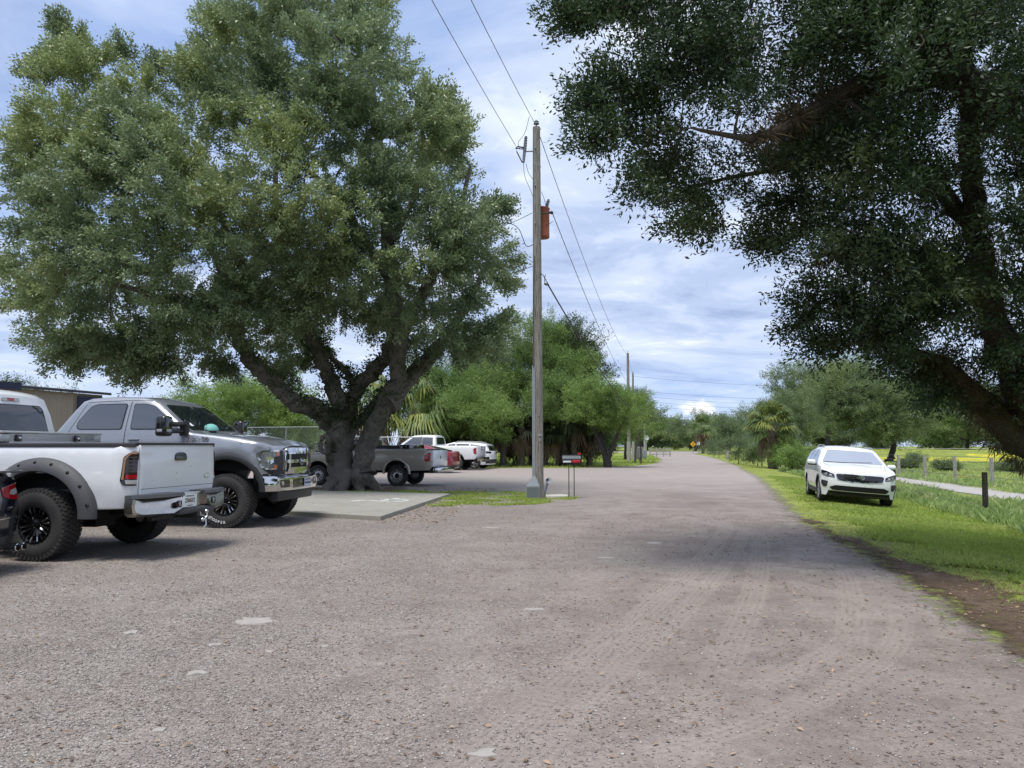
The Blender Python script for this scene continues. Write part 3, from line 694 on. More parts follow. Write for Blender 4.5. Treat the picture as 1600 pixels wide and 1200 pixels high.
    V, = (leaf_quads(pos, unit(d + rs.normal(size=d.shape) * 0.5), 0.09 + 0.07 * rs.rand(len(pos)), 0.04 + 0.02 * rs.rand(len(pos)), rs),)
    mkobj('limb_fern', np_mesh('limb_fern', V, 4, M['tree_dark'], np.repeat(rs.rand(len(pos)), 4)), root)
    # swollen pruning scar on the left stem
    m = MB(); c = at(516, 694, Yt) - b0 + Vector((-0.05, -0.50, 0))
    rg = [c + Vector((0.15 * math.cos(a), -0.03 * math.sin(a * 2), 0.27 * math.sin(a))) for a in np.linspace(0, 2 * PI, 25)]
    m.tube(rg, 0.075, 8, caps=False); m.build('pruning_scar', M['oak_bark'], root, 60)
    return root
left_oak()

# ---- dark oak overhanging from the right
def right_oak():
    K = 0.76
    b0 = Vector((8.75, 10.79, zs(8.75, 10.79)))
    root = thing('oak_tree', 'dark live oak leaning in from the right edge, hung with brown air plants', 'tree', tuple(b0))
    sk = Skeleton(14)
    def q(u, v, Y): return at(u, v, Y * K) - b0
    def limb(L, **k): sk.limb([q(*p[:3]) for p in L], [p[3] * K * 0.9 for p in L], **k)
    limb([(1800, 905, 14.2, .80), (1795, 840, 14.2, .62), (1782, 785, 14.2, .54), (1755, 738, 14.1, .48), (1705, 706, 14.0, .42), (1645, 684, 13.9, .38)])
    limb([(1700, 712, 14, .34), (1640, 705, 13.8, .30), (1592, 690, 13.7, .27), (1560, 655, 13.5, .25), (1530, 625, 13.3, .23), (1500, 600, 13.1, .22), (1470, 575, 12.9, .17), (1420, 550, 12.6, .12), (1360, 530, 12.2, .06)])
    limb([(1690, 700, 14, .34), (1640, 660, 13.6, .33), (1605, 620, 13.3, .31), (1582, 575, 13.1, .30), (1562, 530, 13.0, .28), (1546, 480, 12.9, .25), (1534, 420, 12.8, .21), (1524, 350, 12.6, .19), (1518, 270, 12.5, .18), (1514, 200, 12.4, .17), (1512, 120, 12.3, .15), (1500, 20, 12.2, .12), (1480, -120, 12, .08)])
    limb([(1760, 780, 14.2, .50), (1770, 600, 14.0, .42), (1750, 420, 13.4, .38), (1690, 300, 12.6, .33), (1630, 220, 12.0, .28), (1580, 165, 11.6, .25), (1520, 125, 11.3, .22), (1450, 112, 11.0, .19), (1380, 120, 10.8, .17), (1310, 150, 10.6, .15), (1240, 195, 10.5, .12), (1170, 215, 10.4, .06), (1080, 200, 10.3, .015)])
    limb([(1546, 480, 12.9, .2), (1500, 430, 12.4, .16), (1430, 400, 12.0, .12), (1340, 390, 11.6, .08), (1270, 400, 11.4, .04)])
    limb([(1524, 350, 12.6, .18), (1460, 290, 13.0, .14), (1390, 250, 13.4, .11), (1300, 250, 13.6, .08), (1180, 270, 13.6, .05), (1090, 290, 13.4, .03)])
    limb([(1750, 420, 13.4, .3), (1800, 200, 12.5, .25), (1780, 0, 11.8, .2), (1700, -200, 11, .14), (1560, -350, 10.4, .08)])
    limb([(1512, 120, 12.3, .14), (1420, 20, 12.0, .12), (1300, -40, 11.6, .10), (1150, -60, 11.2, .07), (1010, -30, 11.0, .04)])
    limb([(1560, 655, 13.5, .15), (1600, 560, 14.4, .12), (1640, 470, 15, .09), (1650, 380, 15.2, .05)])
    limb([(1450, 112, 11.0, .16), (1450, 30, 10.4, .12), (1420, -90, 9.8, .09), (1330, -250, 9.2, .05)])
    poly = [(880, -90), (885, 20), (915, 45), (950, 30), (965, 90), (935, 150), (925, 195), (930, 222), (985, 235), (1000, 285), (1045, 312), (1062, 345), (1110, 350), (1150, 330), (1195, 335), (1205, 385), (1245, 410), (1262, 460), (1245, 500), (1262, 538), (1320, 528), (1360, 550), (1400, 560), (1450, 575), (1520, 600), (1580, 640), (1650, 640), (1800, 640), (1950, 500), (1950, 100), (1850, -200), (1500, -280), (1100, -220)]
    rs = np.random.RandomState(5)
    holes = [(1380, 340, 50, 30), (1300, 262, 28, 12), (1500, 540, 30, 60), (1420, 460, 40, 26), (1570, 320, 30, 60), (1470, 250, 30, 30), (1320, 470, 25, 14), (1590, 100, 30, 60)]
    cs, rd = volume_clumps(poly, 12.3 * K, 3.4 * K, 345, 0.33, 0.56, rs, holes, 0.5)
    c2, r2 = volume_clumps(poly, 12.3 * K, 3.0 * K, 170, 0.17, 0.28, rs, (), 0.3)
    cut = cs[:, 0] < 10.8 * K; cs, rd = cs[cut], rd[cut]
    def clear(P_, r_):
        keep = []
        for p in P_:
            u = 800 + F_PX * p[0] / (p[1] * math.cos(PITCH) + (p[2] - H_CAM) * math.sin(PITCH)); v = 600 - F_PX * ((p[2] - H_CAM) * math.cos(PITCH) - p[1] * math.sin(PITCH)) / (p[1] * math.cos(PITCH) + (p[2] - H_CAM) * math.sin(PITCH))
            d1 = float(seg_dist(np.float64(u), np.float64(v), [(1590, 640), (1546, 480), (1524, 330), (1512, 120)])); d2 = float(seg_dist(np.float64(u), np.float64(v), [(1640, 230), (1580, 165), (1500, 118), (1400, 115), (1300, 150)])); d3 = float(seg_dist(np.float64(u), np.float64(v), [(1640, 710), (1560, 655), (1480, 585)]))
            keep.append(not ((d1 < 54 and p[1] < 12.9 * K) or (d2 < 34 and p[1] < 11.2 * K) or (d3 < 26 and p[1] < 13.6 * K)))
        return np.array(keep)
    kp = clear(cs, rd); cs, rd = cs[kp], rd[kp]; kp = clear(c2, r2); c2, r2 = c2[kp], r2[kp]
    c3 = []
    for (u, v, Y, r) in [(885, 20, 11, .2), (905, 35, 11, .22), (930, 20, 11, .25), (925, 225, 10.6, .2), (945, 205, 10.6, .25), (915, 150, 10.7, .16), (935, 165, 10.7, .2), (1005, 295, 10.8, .2), (1070, 345, 11, .24), (1110, 350, 11.5, .22), (1205, 378, 12, .15), (1255, 470, 12, .25), (1250, 505, 12, .2), (1275, 540, 12, .2), (1310, 535, 12, .2), (1400, 565, 12.5, .22), (1440, 595, 12.8, .2), (1190, 378, 12, .12), (960, 120, 10.8, .25), (1470, 620, 13, .2)]:
        c3.append((*at(u, v, Y * K), r * K))
    c3 = np.array(c3); nb = np.array(b0)
    sk.reach([tuple(c) for c in cs - nb], 0.07, 0.0, n=6)
    sk.reach([tuple(c) for c in np.concatenate([c2, c3[:, :3]]) - nb], 0.035, 0.0, n=4)
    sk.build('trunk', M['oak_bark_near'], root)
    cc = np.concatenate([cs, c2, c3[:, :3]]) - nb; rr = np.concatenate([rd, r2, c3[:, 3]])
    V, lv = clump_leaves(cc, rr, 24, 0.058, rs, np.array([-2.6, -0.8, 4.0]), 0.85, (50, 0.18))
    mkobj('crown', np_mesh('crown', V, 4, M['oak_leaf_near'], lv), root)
    # air plants and hanging moss on the limbs
    P = np.array([(*qv, r) for qv, r in zip(sk.nodes, sk.rad) if 0.035 < r < 0.28 and qv.z > 1.2])
    sel = P[rs.rand(len(P)) < 0.8]; k = 150; tuft = np.repeat(sel, k, axis=0)
    d = unit(rs.normal(size=(len(tuft), 3)) + np.array([0, 0, -0.5]))
    pos = tuft[:, :3] + np.repeat(rs.normal(size=(len(sel), 3)) * 0.08, k, axis=0) + d * tuft[:, 3:4] * 0.7
    V = leaf_quads(pos, unit(d + rs.normal(size=d.shape) * 0.35), 0.09 + 0.20 * rs.rand(len(pos)), 0.008 + 0.006 * rs.rand(len(pos)), rs)
    mkobj('air_plants', np_mesh('air_plants', V, 4, M['moss'], np.repeat(rs.rand(len(pos)), 4)), root)
    m = MB()
    for (u, v, Y, L) in [(1445, 290, 10.9, .55), (1462, 300, 10.9, .7), (1240, 160, 10.4, .35), (1370, 60, 10.5, .4), (1500, 180, 11.2, .5), (1320, 40, 10.6, .35)]:
        p = at(u, v, Y * K) - b0; pts = [p]
        for j in range(6): p = p + Vector((random.uniform(-.05, .05), random.uniform(-.05, .05), -L / 6)); pts.append(p)
        m.tube(pts, 0.006, 5)
    m.build('dead_vines', M['palm_bark'], root)
    return root
right_oak()

# ---- general tree
def tree(label, base, height, width, depth=None, trunk_h=1.0, mat='tree_green', seed=1, leaf=0.16, boughs=70, per=16, k=22, name='broadleaf_tree', group=None, stems=1, lean=0.0, low=0.12, trunk_r=None, bark='thin_bark', cr=0.17, cat='tree'):
    rs = np.random.RandomState(seed); random.seed(seed); depth = depth or width
    x, y = base; z = zs(x, y)
    root = thing(name, label, cat, (x, y, z), 0, group)
    R_ = np.array([width / 2, depth / 2, (height - trunk_h) / 2]); cen = np.array([lean, 0, trunk_h + R_[2]])
    # a handful of lobes gives the crown an uneven outline
    lobes = []
    for i in range(13):
        d = unit(rs.normal(size=(1, 3)))[0]; d[2] = d[2] * 0.9
        lobes.append((cen + d * R_ * rs.uniform(0.40, 0.72), R_ * rs.uniform(0.34, 0.56)))
    pts = []; rad = []
    while len(pts) < boughs:
        c, r = lobes[rs.randint(len(lobes))] if rs.rand() < 0.85 else (cen, R_ * 0.8)
        d = unit(rs.normal(size=(1, 3)))[0]; p = c + d * r * rs.uniform(0.45, 1.0)
        if p[2] < trunk_h * 0.85 + low: continue
        pts.append(p); rad.append(cr * min(width, height) * rs.uniform(0.36, 0.80))
    pts = np.array(pts); rad = np.array(rad)
    sk = Skeleton(8); tr = trunk_r or 0.035 * height
    for s_ in range(stems):
        a = rs.rand() * 6.28 if stems > 1 else 0; sp_ = 0.28 * width if stems > 1 else 0.04 * width
        e = Vector((cen[0] + sp_ * math.cos(a + s_ * 6.28 / stems), sp_ * math.sin(a + s_ * 6.28 / stems), trunk_h + R_[2] * 1.0))
        sk.limb([(0.1 * tr * s_, 0, -0.1), (e.x * 0.12, e.y * 0.12, trunk_h * 0.45), (e.x * 0.45, e.y * 0.45, trunk_h * 0.95 + 0.05 * height), tuple(e)], [tr * 1.3, tr * 0.85, tr * 0.6, tr * 0.22], 4, 0.06)
    sk.reach([tuple(p) for p in pts[:: 1 if boughs < 60 else 2]], 0.02 * height * 0.5 + 0.02, 0, n=5)
    sk.build('trunk', M[bark], root)
    V, lv = clump_leaves(pts, rad, per, leaf * 0.8, rs, cen * np.array([1, 1, 0.6]), 0.8, (int(k * 1.6), leaf * 2.2))
    mkobj('crown', np_mesh('crown', V, 4, M[mat], lv), root)
    return root

# ---- palms
def palm(label, base, trunk_h, R_=1.6, seed=1, mats=('palm_green',), n=34, dead=8, tr=0.2, group=None, dead_mat='palm_dead', drop=0.9, name='sabal_palm', cat='palm', under=0.2):
    rs = np.random.RandomState(seed); x, y = base; z = zs(x, y)
    root = thing(name, label, cat, (x, y, z), rs.rand() * 0.4, group)
    m = MB(); prof = []; nn = 16
    for i in range(nn + 1):
        t = i / nn; m_ = 1 + 0.16 * (i % 2); prof.append((tr * m_ * (1.1 - 0.15 * t), t * trunk_h - 0.05))
    m.lathe(prof, 12, Matrix.Rotation(PI / 2, 4, 'X') @ Matrix.Scale(-1, 4, (0, 0, 1)) if False else Matrix(((1, 0, 0, 0), (0, 0, 1, 0), (0, 1, 0, 0), (0, 0, 0, 1))))
    for i in range(70):        # old leaf boots
        t = rs.rand() * 0.96; a = rs.rand() * 6.28; p = Vector((tr * 0.95 * math.cos(a), tr * 0.95 * math.sin(a), t * trunk_h))
        e = p + Vector((math.cos(a) * 0.13, math.sin(a) * 0.13, 0.20)); m.tube([p, e], [0.045, 0.02], 4)
    m.build('trunk', M['palm_bark'], root, 50)
    def fronds(cnt, el0, el1, mats_, rscale, hang, pname):
        quads = []; mi = []; lv = []
        for i in range(cnt):
            az = i * 2.399 + rs.uniform(-.3, .3); el = R(rs.uniform(el0, el1)); hub = np.array([0, 0, trunk_h + 0.05])
            d = np.array([math.cos(az) * math.cos(el), math.sin(az) * math.cos(el), math.sin(el)])
            pl = R_ * 0.50 * rscale * rs.uniform(0.8, 1.15); tip = hub + d * pl + np.array([0, 0, -hang * 0.12 * pl])
            side = np.cross(d, [0, 0, 1.0]); side /= max(np.linalg.norm(side), 1e-6)
            w_ = 0.018
            quads.append([hub - side * w_, hub + side * w_, tip + side * w_ * .7, tip - side * w_ * .7]); m_i = rs.randint(len(mats_)); mi.append(m_i); lv.append(0.6)
            nrm = np.cross(side, d); nseg = 26
            for s in range(nseg):
                a = R(-105 + 210 * s / (nseg - 1)); L = R_ * 0.62 * rscale * (1 - 0.28 * abs(a) / R(105)) * rs.uniform(0.85, 1.1)
                dd = d * math.cos(a) + side * math.sin(a) + nrm * (0.10 * math.cos(a * 2) + 0.12 * ((s % 2) - 0.5))
                mid = tip + dd * L * 0.55 + np.array([0, 0, -hang * 0.06 * L]); end = mid + dd * L * 0.38 + np.array([0, 0, -hang * 0.55 * L * rs.uniform(0.6, 1.2)])
                wd = np.cross(dd, nrm); wd /= max(np.linalg.norm(wd), 1e-6); ww = 0.021 * R_ * rs.uniform(0.8, 1.2)
                quads.append([tip, mid - wd * ww, end, mid + wd * ww]); mi.append(m_i); lv.append(rs.rand())
        V = np.array(quads).reshape(-1, 3)
        me = np_mesh(pname, V, 4, [M[q] for q in mats_], np.repeat(np.array(lv), 4), np.array(mi)); mkobj(pname, me, root)
    fronds(n, -25, 80, mats, 1.0, drop, 'crown')
    if dead: fronds(dead, -80, -45, (dead_mat,), 0.95, 1.4, 'dead_fronds')
    return root
# ---------------------------------------------------------------- vehicle kit (local frame: x forward, y left, z up)
def resample(P, ml):
    out = []; n = len(P)
    for i in range(n):
        a, b = P[i], P[(i + 1) % n]; L = math.hypot(b[0] - a[0], b[1] - a[1]); k = max(1, int(math.ceil(L / ml)))
        for j in range(k):
            t = j / k; out.append((a[0] + (b[0] - a[0]) * t, a[1] + (b[1] - a[1]) * t, a[2]))
    return out
def area2(P): return sum(P[i][0] * P[(i + 1) % len(P)][1] - P[(i + 1) % len(P)][0] * P[i][1] for i in range(len(P)))
def cdt(P2, step):
    xs = [p[0] for p in P2]; zs_ = [p[1] for p in P2]; pts = [Vector((p[0], p[1])) for p in P2]; n = len(P2)
    x = min(xs) + step * 0.5; r = 0
    while x < max(xs):
        z = min(zs_) + step * (0.5 if r % 2 else 0.15)
        while z < max(zs_):
            if in_poly(x, z, P2) and edge_dist(x, z, P2) > step * 0.35: pts.append(Vector((x, z)))
            z += step
        x += step; r += 1
    o = delaunay_2d_cdt(pts, [], [list(range(n))], 1, 1e-6)
    return o[0], o[2], o[3]
def arch(cx, cz, rx, rz, z0, front_first=False, n=14, flag='u'):
    """arch from rear foot to front foot going over the wheel (for an outline run along the bottom towards +x)"""
    a0 = math.asin(max(-1, min(1, (z0 - cz) / rz))); L = []
    for i in range(n + 1):
        a = (PI - a0) + (a0 - (PI - a0)) * i / n; L.append((cx + rx * math.cos(a), cz + rz * math.sin(a), flag))
    return L
def shell(name, outline, yo, yi=None, r=0.04, ru=0.012, ml=0.09, grid=0.13, mats=None, parent=None, bow=None, crown=None, mid=8, smooth=38):
    """solid whose side view is outline [(x, z, flag)], half width yo(x, z); edges rounded; optional inner face at yi"""
    P = [(p[0], p[1], p[2] if len(p) > 2 else '') for p in outline]
    if area2(P) < 0: P = [(P[i][0], P[i][1], P[i - 1][2]) for i in reversed(range(len(P)))]
    P = resample(P, ml); n = len(P); nr = []
    for i in range(n):
        a, b, c = P[i - 1], P[i], P[(i + 1) % n]
        e1 = Vector((b[0] - a[0], b[1] - a[1])).normalized(); e2 = Vector((c[0] - b[0], c[1] - b[1])).normalized()
        m = Vector((e1.y, -e1.x)) + Vector((e2.y, -e2.x)); m = m.normalized() if m.length > 0.1 else Vector((e1.y, -e1.x)); nr.append(m)
    ri = [(ru if (P[i][2] == 'u' or P[i - 1][2] == 'u') else r) for i in range(n)]
    ins = [(P[i][0] - nr[i].x * ri[i], P[i][1] - nr[i].y * ri[i]) for i in range(n)]
    V2, F2, ov = cdt(ins, grid)
    bidx = {}
    for k, o in enumerate(ov):
        for q in o:
            if q < n: bidx[q] = k
    vs = []; fs = []; mi = []
    def put(x, y, z, ref=None):
        Y = max(yo(x, z), 1e-3); t = y / Y
        if yi is not None: t = 1
        if bow: x = x - bow(x, z) * min(1.3, t * t)
        if crown and yi is None: z = z + crown(x, z) * (1 - min(1, t * t))
        vs.append((x, y, z)); return len(vs) - 1
    R0 = [put(v.x, yo(v.x, v.y), v.y) for v in V2]
    L0 = [put(v.x, (-yo(v.x, v.y) if yi is None else yi(v.x, v.y)), v.y) for v in V2]
    for f in F2:
        fs.append(tuple(R0[k] for k in f)); mi.append(0); fs.append(tuple(L0[k] for k in reversed(f))); mi.append(0)
    cols = []
    for i in range(n):
        if i not in bidx: cols.append(None); continue
        px, pz = P[i][0], P[i][1]; YR = yo(px, pz); YL = -YR if yi is None else yi(px, pz); rr = ri[i]; col = [R0[bidx[i]]]
        rr2 = min(rr, (YR - YL) * 0.45)
        for k in (1, 2, 3):
            ph = k * PI / 6; q = rr * (1 - math.sin(ph)); col.append(put(px - nr[i].x * q, YR - rr2 * (1 - math.cos(ph)), pz - nr[i].y * q))
        for k in range(1, mid):
            y = (YR - rr2) + (YL + rr2 - YR + rr2) * k / mid; col.append(put(px, y, pz))
        for k in (3, 2, 1):
            ph = k * PI / 6; q = rr * (1 - math.sin(ph)); col.append(put(px - nr[i].x * q, YL + rr2 * (1 - math.cos(ph)), pz - nr[i].y * q))
        col.append(L0[bidx[i]]); cols.append(col)
    for i in range(n):
        a, b = cols[i], cols[(i + 1) % n]
        if a is None or b is None: continue
        m = 1 if P[i][2] == 'u' else 0
        for k in range(len(a) - 1): fs.append((a[k], a[k + 1], b[k + 1], b[k])); mi.append(m)
    me = bpy.data.meshes.new(name); me.from_pydata(vs, [], fs); me.update()
    bm = bmesh.new(); bm.from_mesh(me)
    for f, q in zip(bm.faces, mi): f.material_index = q
    bmesh.ops.recalc_face_normals(bm, faces=bm.faces); bvh = BVHTree.FromBMesh(bm); bm.to_mesh(me); bm.free()
    finish(me, mats, smooth)
    return mkobj(name, me, parent), bvh
PL = {'left': (lambda a, b: Vector((a, 4, b)), Vector((0, -1, 0))), 'right': (lambda a, b: Vector((a, -4, b)), Vector((0, 1, 0))),
      'front': (lambda a, b: Vector((9, a, b)), Vector((-1, 0, 0))), 'rear': (lambda a, b: Vector((-12, a, b)), Vector((1, 0, 0))), 'top': (lambda a, b: Vector((a, b, 6)), Vector((0, 0, -1))),
      'fl': (lambda a, b: Vector((a, 0, b)) + Vector((5, 5, 0)), Vector((-1, -1, 0)).normalized()), 'fr': (lambda a, b: Vector((a, 0, b)) + Vector((5, -5, 0)), Vector((-1, 1, 0)).normalized()),
      'rl': (lambda a, b: Vector((a, 0, b)) + Vector((-5, 5, 0)), Vector((1, -1, 0)).normalized()), 'rr': (lambda a, b: Vector((a, 0, b)) + Vector((-5, -5, 0)), Vector((1, 1, 0)).normalized())}
def hit(bvh, plane, a, b):
    f, d = PL[plane] if isinstance(plane, str) else plane
    o = f(a, b); h = bvh.ray_cast(o, d)
    if h[0] is None:
        h = bvh.find_nearest(o + d * (4 - 0.9 if plane in ('left', 'right') else 6)); return h[0], -d
    nn = h[1]
    if nn.dot(d) > 0: nn = -nn
    return h[0], nn
def rounded(P, r, n=4):
    out = []; m = len(P)
    for i in range(m):
        a, b, c = Vector(P[i - 1][:2]), Vector(P[i][:2]), Vector(P[(i + 1) % m][:2]); rr = r if len(P[i]) < 3 else P[i][2]
        e1 = (a - b); e2 = (c - b); q = min(rr, e1.length * 0.45, e2.length * 0.45); p0 = b + e1.normalized() * q; p1 = b + e2.normalized() * q
        for k in range(n + 1): t = k / n; out.append(tuple(p0 * (1 - t) ** 2 + b * 2 * t * (1 - t) + p1 * t * t))
    return out
def patch(name, bvh, plane, poly, mat, parent, out=0.006, depth=0.012, step=0.10, r=0.0, smooth=50, n=4):
    P = rounded(poly, r, n) if r else [tuple(p[:2]) for p in poly]
    P = [(q[0], q[1]) for q in resample([(p[0], p[1], '') for p in P], step)]
    if area2(P) < 0: P = P[::-1]
    V2, F2, ov = cdt(P, step); vs = []; bk = []
    for v in V2:
        h, nn = hit(bvh, plane, v.x, v.y); vs.append(h + nn * out); bk.append(h - nn * depth)
    m = MB(); m.add(vs, [tuple(f) for f in F2]); nb = len(P); bi = {}
    for k, o in enumerate(ov):
        for q in o:
            if q < nb: bi[q] = k
    base = len(vs); rim = [bk[bi[i]] for i in range(nb) if i in bi]; idx = [bi[i] for i in range(nb) if i in bi]; L = len(idx)
    m.v += [tuple(v) for v in rim]
    for i in range(L): m.f.append((idx[i], idx[(i + 1) % L], base + (i + 1) % L, base + i)); m.m.append(0)
    return m.build(name, mat, parent, smooth)
def stroke(mb, bvh, plane, pts, wdt=0.008, out=0.0015, closed=False, step=0.06):
    pts = list(pts) + ([pts[0]] if closed else []); Q = []
    for a, b in zip(pts[:-1], pts[1:]):
        L = math.hypot(b[0] - a[0], b[1] - a[1]); k = max(1, int(L / step))
        for j in range(k): Q.append((a[0] + (b[0] - a[0]) * j / k, a[1] + (b[1] - a[1]) * j / k))
    Q.append(pts[-1]); vs = []; fs = []
    for i, p in enumerate(Q):
        a, b = Q[max(i - 1, 0)], Q[min(i + 1, len(Q) - 1)]; d = Vector((b[0] - a[0], b[1] - a[1])).normalized(); nx, nz = -d.y * wdt / 2, d.x * wdt / 2
        for s in (-1, 1):
            h, nn = hit(bvh, plane, p[0] + nx * s, p[1] + nz * s); vs.append(h + nn * out)
        if i: fs.append((2 * i - 2, 2 * i - 1, 2 * i + 1, 2 * i))
    mb.add(vs, fs)
def text(name, s, size, mat, parent, loc, rot, extrude=0.003, sx=1.0, bold=0.0, shear=0.0):
    c = bpy.data.curves.new(name + '_curve', 'FONT'); c.body = s; c.size = size; c.extrude = extrude; c.align_x = 'CENTER'; c.align_y = 'CENTER'; c.offset = bold; c.shear = shear
    o = bpy.data.objects.new('tmp', c); link(o); dg = bpy.context.evaluated_depsgraph_get(); dg.update()
    me = bpy.data.meshes.new_from_object(o.evaluated_get(dg)); bpy.data.objects.remove(o); bpy.data.curves.remove(c)
    me.name = name; me.materials.clear(); me.materials.append(mat)
    t = mkobj(name, me, parent); t.location = loc; t.rotation_euler = rot; t.scale = (sx, 1, 1); return t
def facing(plane): return {'left': (PI / 2, 0, PI), 'right': (PI / 2, 0, 0), 'front': (PI / 2, 0, PI / 2), 'rear': (PI / 2, 0, -PI / 2)}[plane]
def badge_text(name, s, size, mat, parent, bvh, plane, a, b, out=0.006, **k):
    h, nn = hit(bvh, plane, a, b); return text(name, s, size, mat, parent, h + nn * out, facing(plane), **k)
def ellipse(cx, cz, rx, rz, n=20): return [(cx + rx * math.cos(2 * PI * i / n), cz + rz * math.sin(2 * PI * i / n)) for i in range(n)]
YAX = Matrix.Identity(4)
def make_tyre_mesh(r, w, rim, tread='at', lettering=False):
    m = MB(); h = w / 2; b = r - 0.014 if tread == 'at' else r
    prof = [(rim - 0.012, -h * .80), (rim, -h * .86), (rim + (r - rim) * .28, -h * .99), (rim + (r - rim) * .6, -h * 1.0), (b - 0.035, -h * .93), (b - 0.010, -h * .84), (b, -h * .70), (b, -h * .3), (b, h * .3), (b, h * .70), (b - 0.010, h * .84), (b - 0.035, h * .93), (rim + (r - rim) * .6, h * 1.0), (rim + (r - rim) * .28, h * .99), (rim, h * .86), (rim - 0.012, h * .80)]
    m.lathe(prof, 64, closed=True)
    if tread == 'at':
        N = 46
        for k in range(N):
            for j, (y0, wd, ph) in enumerate(((-h * .72, h * .34, 0), (-h * .34, h * .30, .5), (0.0, h * .28, .2), (h * .34, h * .30, .7), (h * .72, h * .34, .35))):
                a = 2 * PI * (k + ph) / N; L = 2 * PI * r / N * 0.74; c = Vector((b * math.cos(a), y0, b * math.sin(a)))
                m.box((c.x, c.y, c.z), (0.030, wd, L), (0, -a, 0))
            if k % 1 == 0:
                for s in (-1, 1):
                    a = 2 * PI * (k + (0.1 if s > 0 else 0.4)) / N; q = b - 0.022; m.box((q * math.cos(a), s * h * .90, q * math.sin(a)), (0.05, 0.016, 2 * PI * r / N * .6), (0, -a, 0))
    else:
        for k in range(60):
            a = 2 * PI * k / 60
            for s in (-1, 1): m.box((r * math.cos(a), s * h * .62, r * math.sin(a)), (0.006, h * .3, 2 * PI * r / 60 * .6), (0, -a, 0))
    return m.build('wheel', M['tyre'], None, 35)
def make_rim(r, w, style):
    """outer face towards -y"""
    h = w / 2; m = MB()
    if style == 'offroad':
        m.lathe([(r, -h * .82), (r * .985, -h * .93), (r * .93, -h * .93), (r * .90, -h * .80), (r * .88, -h * .45), (r * .86, h * .6)], 48, mi=0)
        m.lathe([(r * .88, -h * .28), (r * .30, -h * .30), (0.001, -h * .30)], 48, mi=0)
        for k in range(8):
            a = 2 * PI * k / 8
            for s in (-1, 1):
                a1 = a + s * 0.10; a2 = a + s * 0.24; p1 = Vector((r * .22 * math.cos(a1), -h * .50, r * .22 * math.sin(a1))); p2 = Vector((r * .90 * math.cos(a2), -h * .66, r * .90 * math.sin(a2)))
                m.tube([p1, (p1 + p2) / 2 + Vector((0, -.012, 0)), p2], [0.024, 0.018, 0.022], 4, 0)
                d = Vector((math.cos(a2), 0, math.sin(a2)))
                m.tube([p1.lerp(p2, .62) + Vector((0, -.018, 0)), p2 + Vector((0, -.018, 0))], [0.006, 0.009], 4, 1)
        m.lathe([(r * .30, -h * .30), (r * .27, -h * .62), (r * .20, -h * .66), (r * .17, -h * .80), (0.001, -h * .82)], 24, mi=0)
        for k in range(24):
            a = 2 * PI * (k + .5) / 24; q = r * .955; c = Vector((q * math.cos(a), -h * .94, q * math.sin(a))); m.tube([c, c + Vector((0, -.010, 0))], 0.0085, 6, 1)
        mats = [M['gloss_black'], M['chrome']]
    elif style == 'steel':
        m.lathe([(r, -h * .82), (r * .96, -h * .9), (r * .90, -h * .72), (r * .82, -h * .40), (r * .70, -h * .36), (r * .60, -h * .52), (r * .36, -h * .56), (r * .30, -h * .30), (0.001, -h * .28)], 40, mi=0)
        for k in range(10):
            a = 2 * PI * k / 10; q = r * .72; c = Vector((q * math.cos(a), -h * .40, q * math.sin(a))); m.tube([c, c + Vector((0, -.014, 0))], r * .085, 8, 1)
        m.lathe([(r * .34, -h * .57), (r * .33, -h * .64), (r * .2, -h * .66), (0.001, -h * .62)], 20, mi=1)
        m.lathe([(r * .82, -h * .41), (r * .84, -h * .6), (r * .80, -h * .42)], 40, mi=0)
        mats = [M['aluminium'], M['gloss_black']]
    else:
        m.lathe([(r, -h * .82), (r * .97, -h * .88), (r * .93, -h * .84), (r * .90, -h * .3), (r * .88, h * .6)], 40, mi=0)
        m.lathe([(r * .9, -h * .05), (0.001, -h * .05)], 30, mi=1)
        for k in range(5):
            for s in (-1, 1):
                a = 2 * PI * k / 5 + PI / 2; a1 = a + s * 0.10; a2 = a + s * 0.22
                m.tube([(r * .16 * math.cos(a1), -h * .70, r * .16 * math.sin(a1)), (r * .6 * math.cos((a1 + a2) / 2), -h * .74, r * .6 * math.sin((a1 + a2) / 2)), (r * .93 * math.cos(a2), -h * .78, r * .93 * math.sin(a2))], [0.028, 0.022, 0.026], 5, 0)
        m.lathe([(r * .25, -h * .5), (r * .23, -h * .76), (0.001, -h * .80)], 20, mi=0)
        mats = [M['aluminium'], M['underbody']]
    return m.build('rim', mats, None, 40)
WHEELS = {}
def wheels(root, spots, r, w, rim, style, tread):
    """spots: (x, y); y < 0 keeps the outer face towards -y"""
    key = (r, w, rim, style, tread)
    for (x, y) in spots:
        if key not in WHEELS:
            t = make_tyre_mesh(r, w, rim, tread); q = make_rim(rim, w, style); q.parent = t; WHEELS[key] = t; o = t
        else:
            o = copy_tree(WHEELS[key])
        o.parent = root; o.location = (x, y, r); o.rotation_euler = (0, random.uniform(0, 6.2), 0 if y < 0 else PI)
        if y > 0: o.rotation_euler = (0, random.uniform(0, 6.2), PI)
def place(root, wx, wy, heading, lx=0.0, ly=0.0, z=None, roll=0.0, pitch=0.0):
    c, s = math.cos(heading), math.sin(heading)
    x, y = wx - (c * lx - s * ly), wy - (s * lx + c * ly)
    root.location = (x, y, 0.009 if z is None else z); root.rotation_euler = (roll, pitch, heading)
def L_(poly): return [(a, b) for a, b in poly]
M['headlamp_glass'] = glass('headlamp_glass', (0.14, 0.145, 0.15), 0.06, 1.7)
def sm(a, b, x): t = max(0.0, min(1.0, (x - a) / (b - a))); return t * t * (3 - 2 * t)
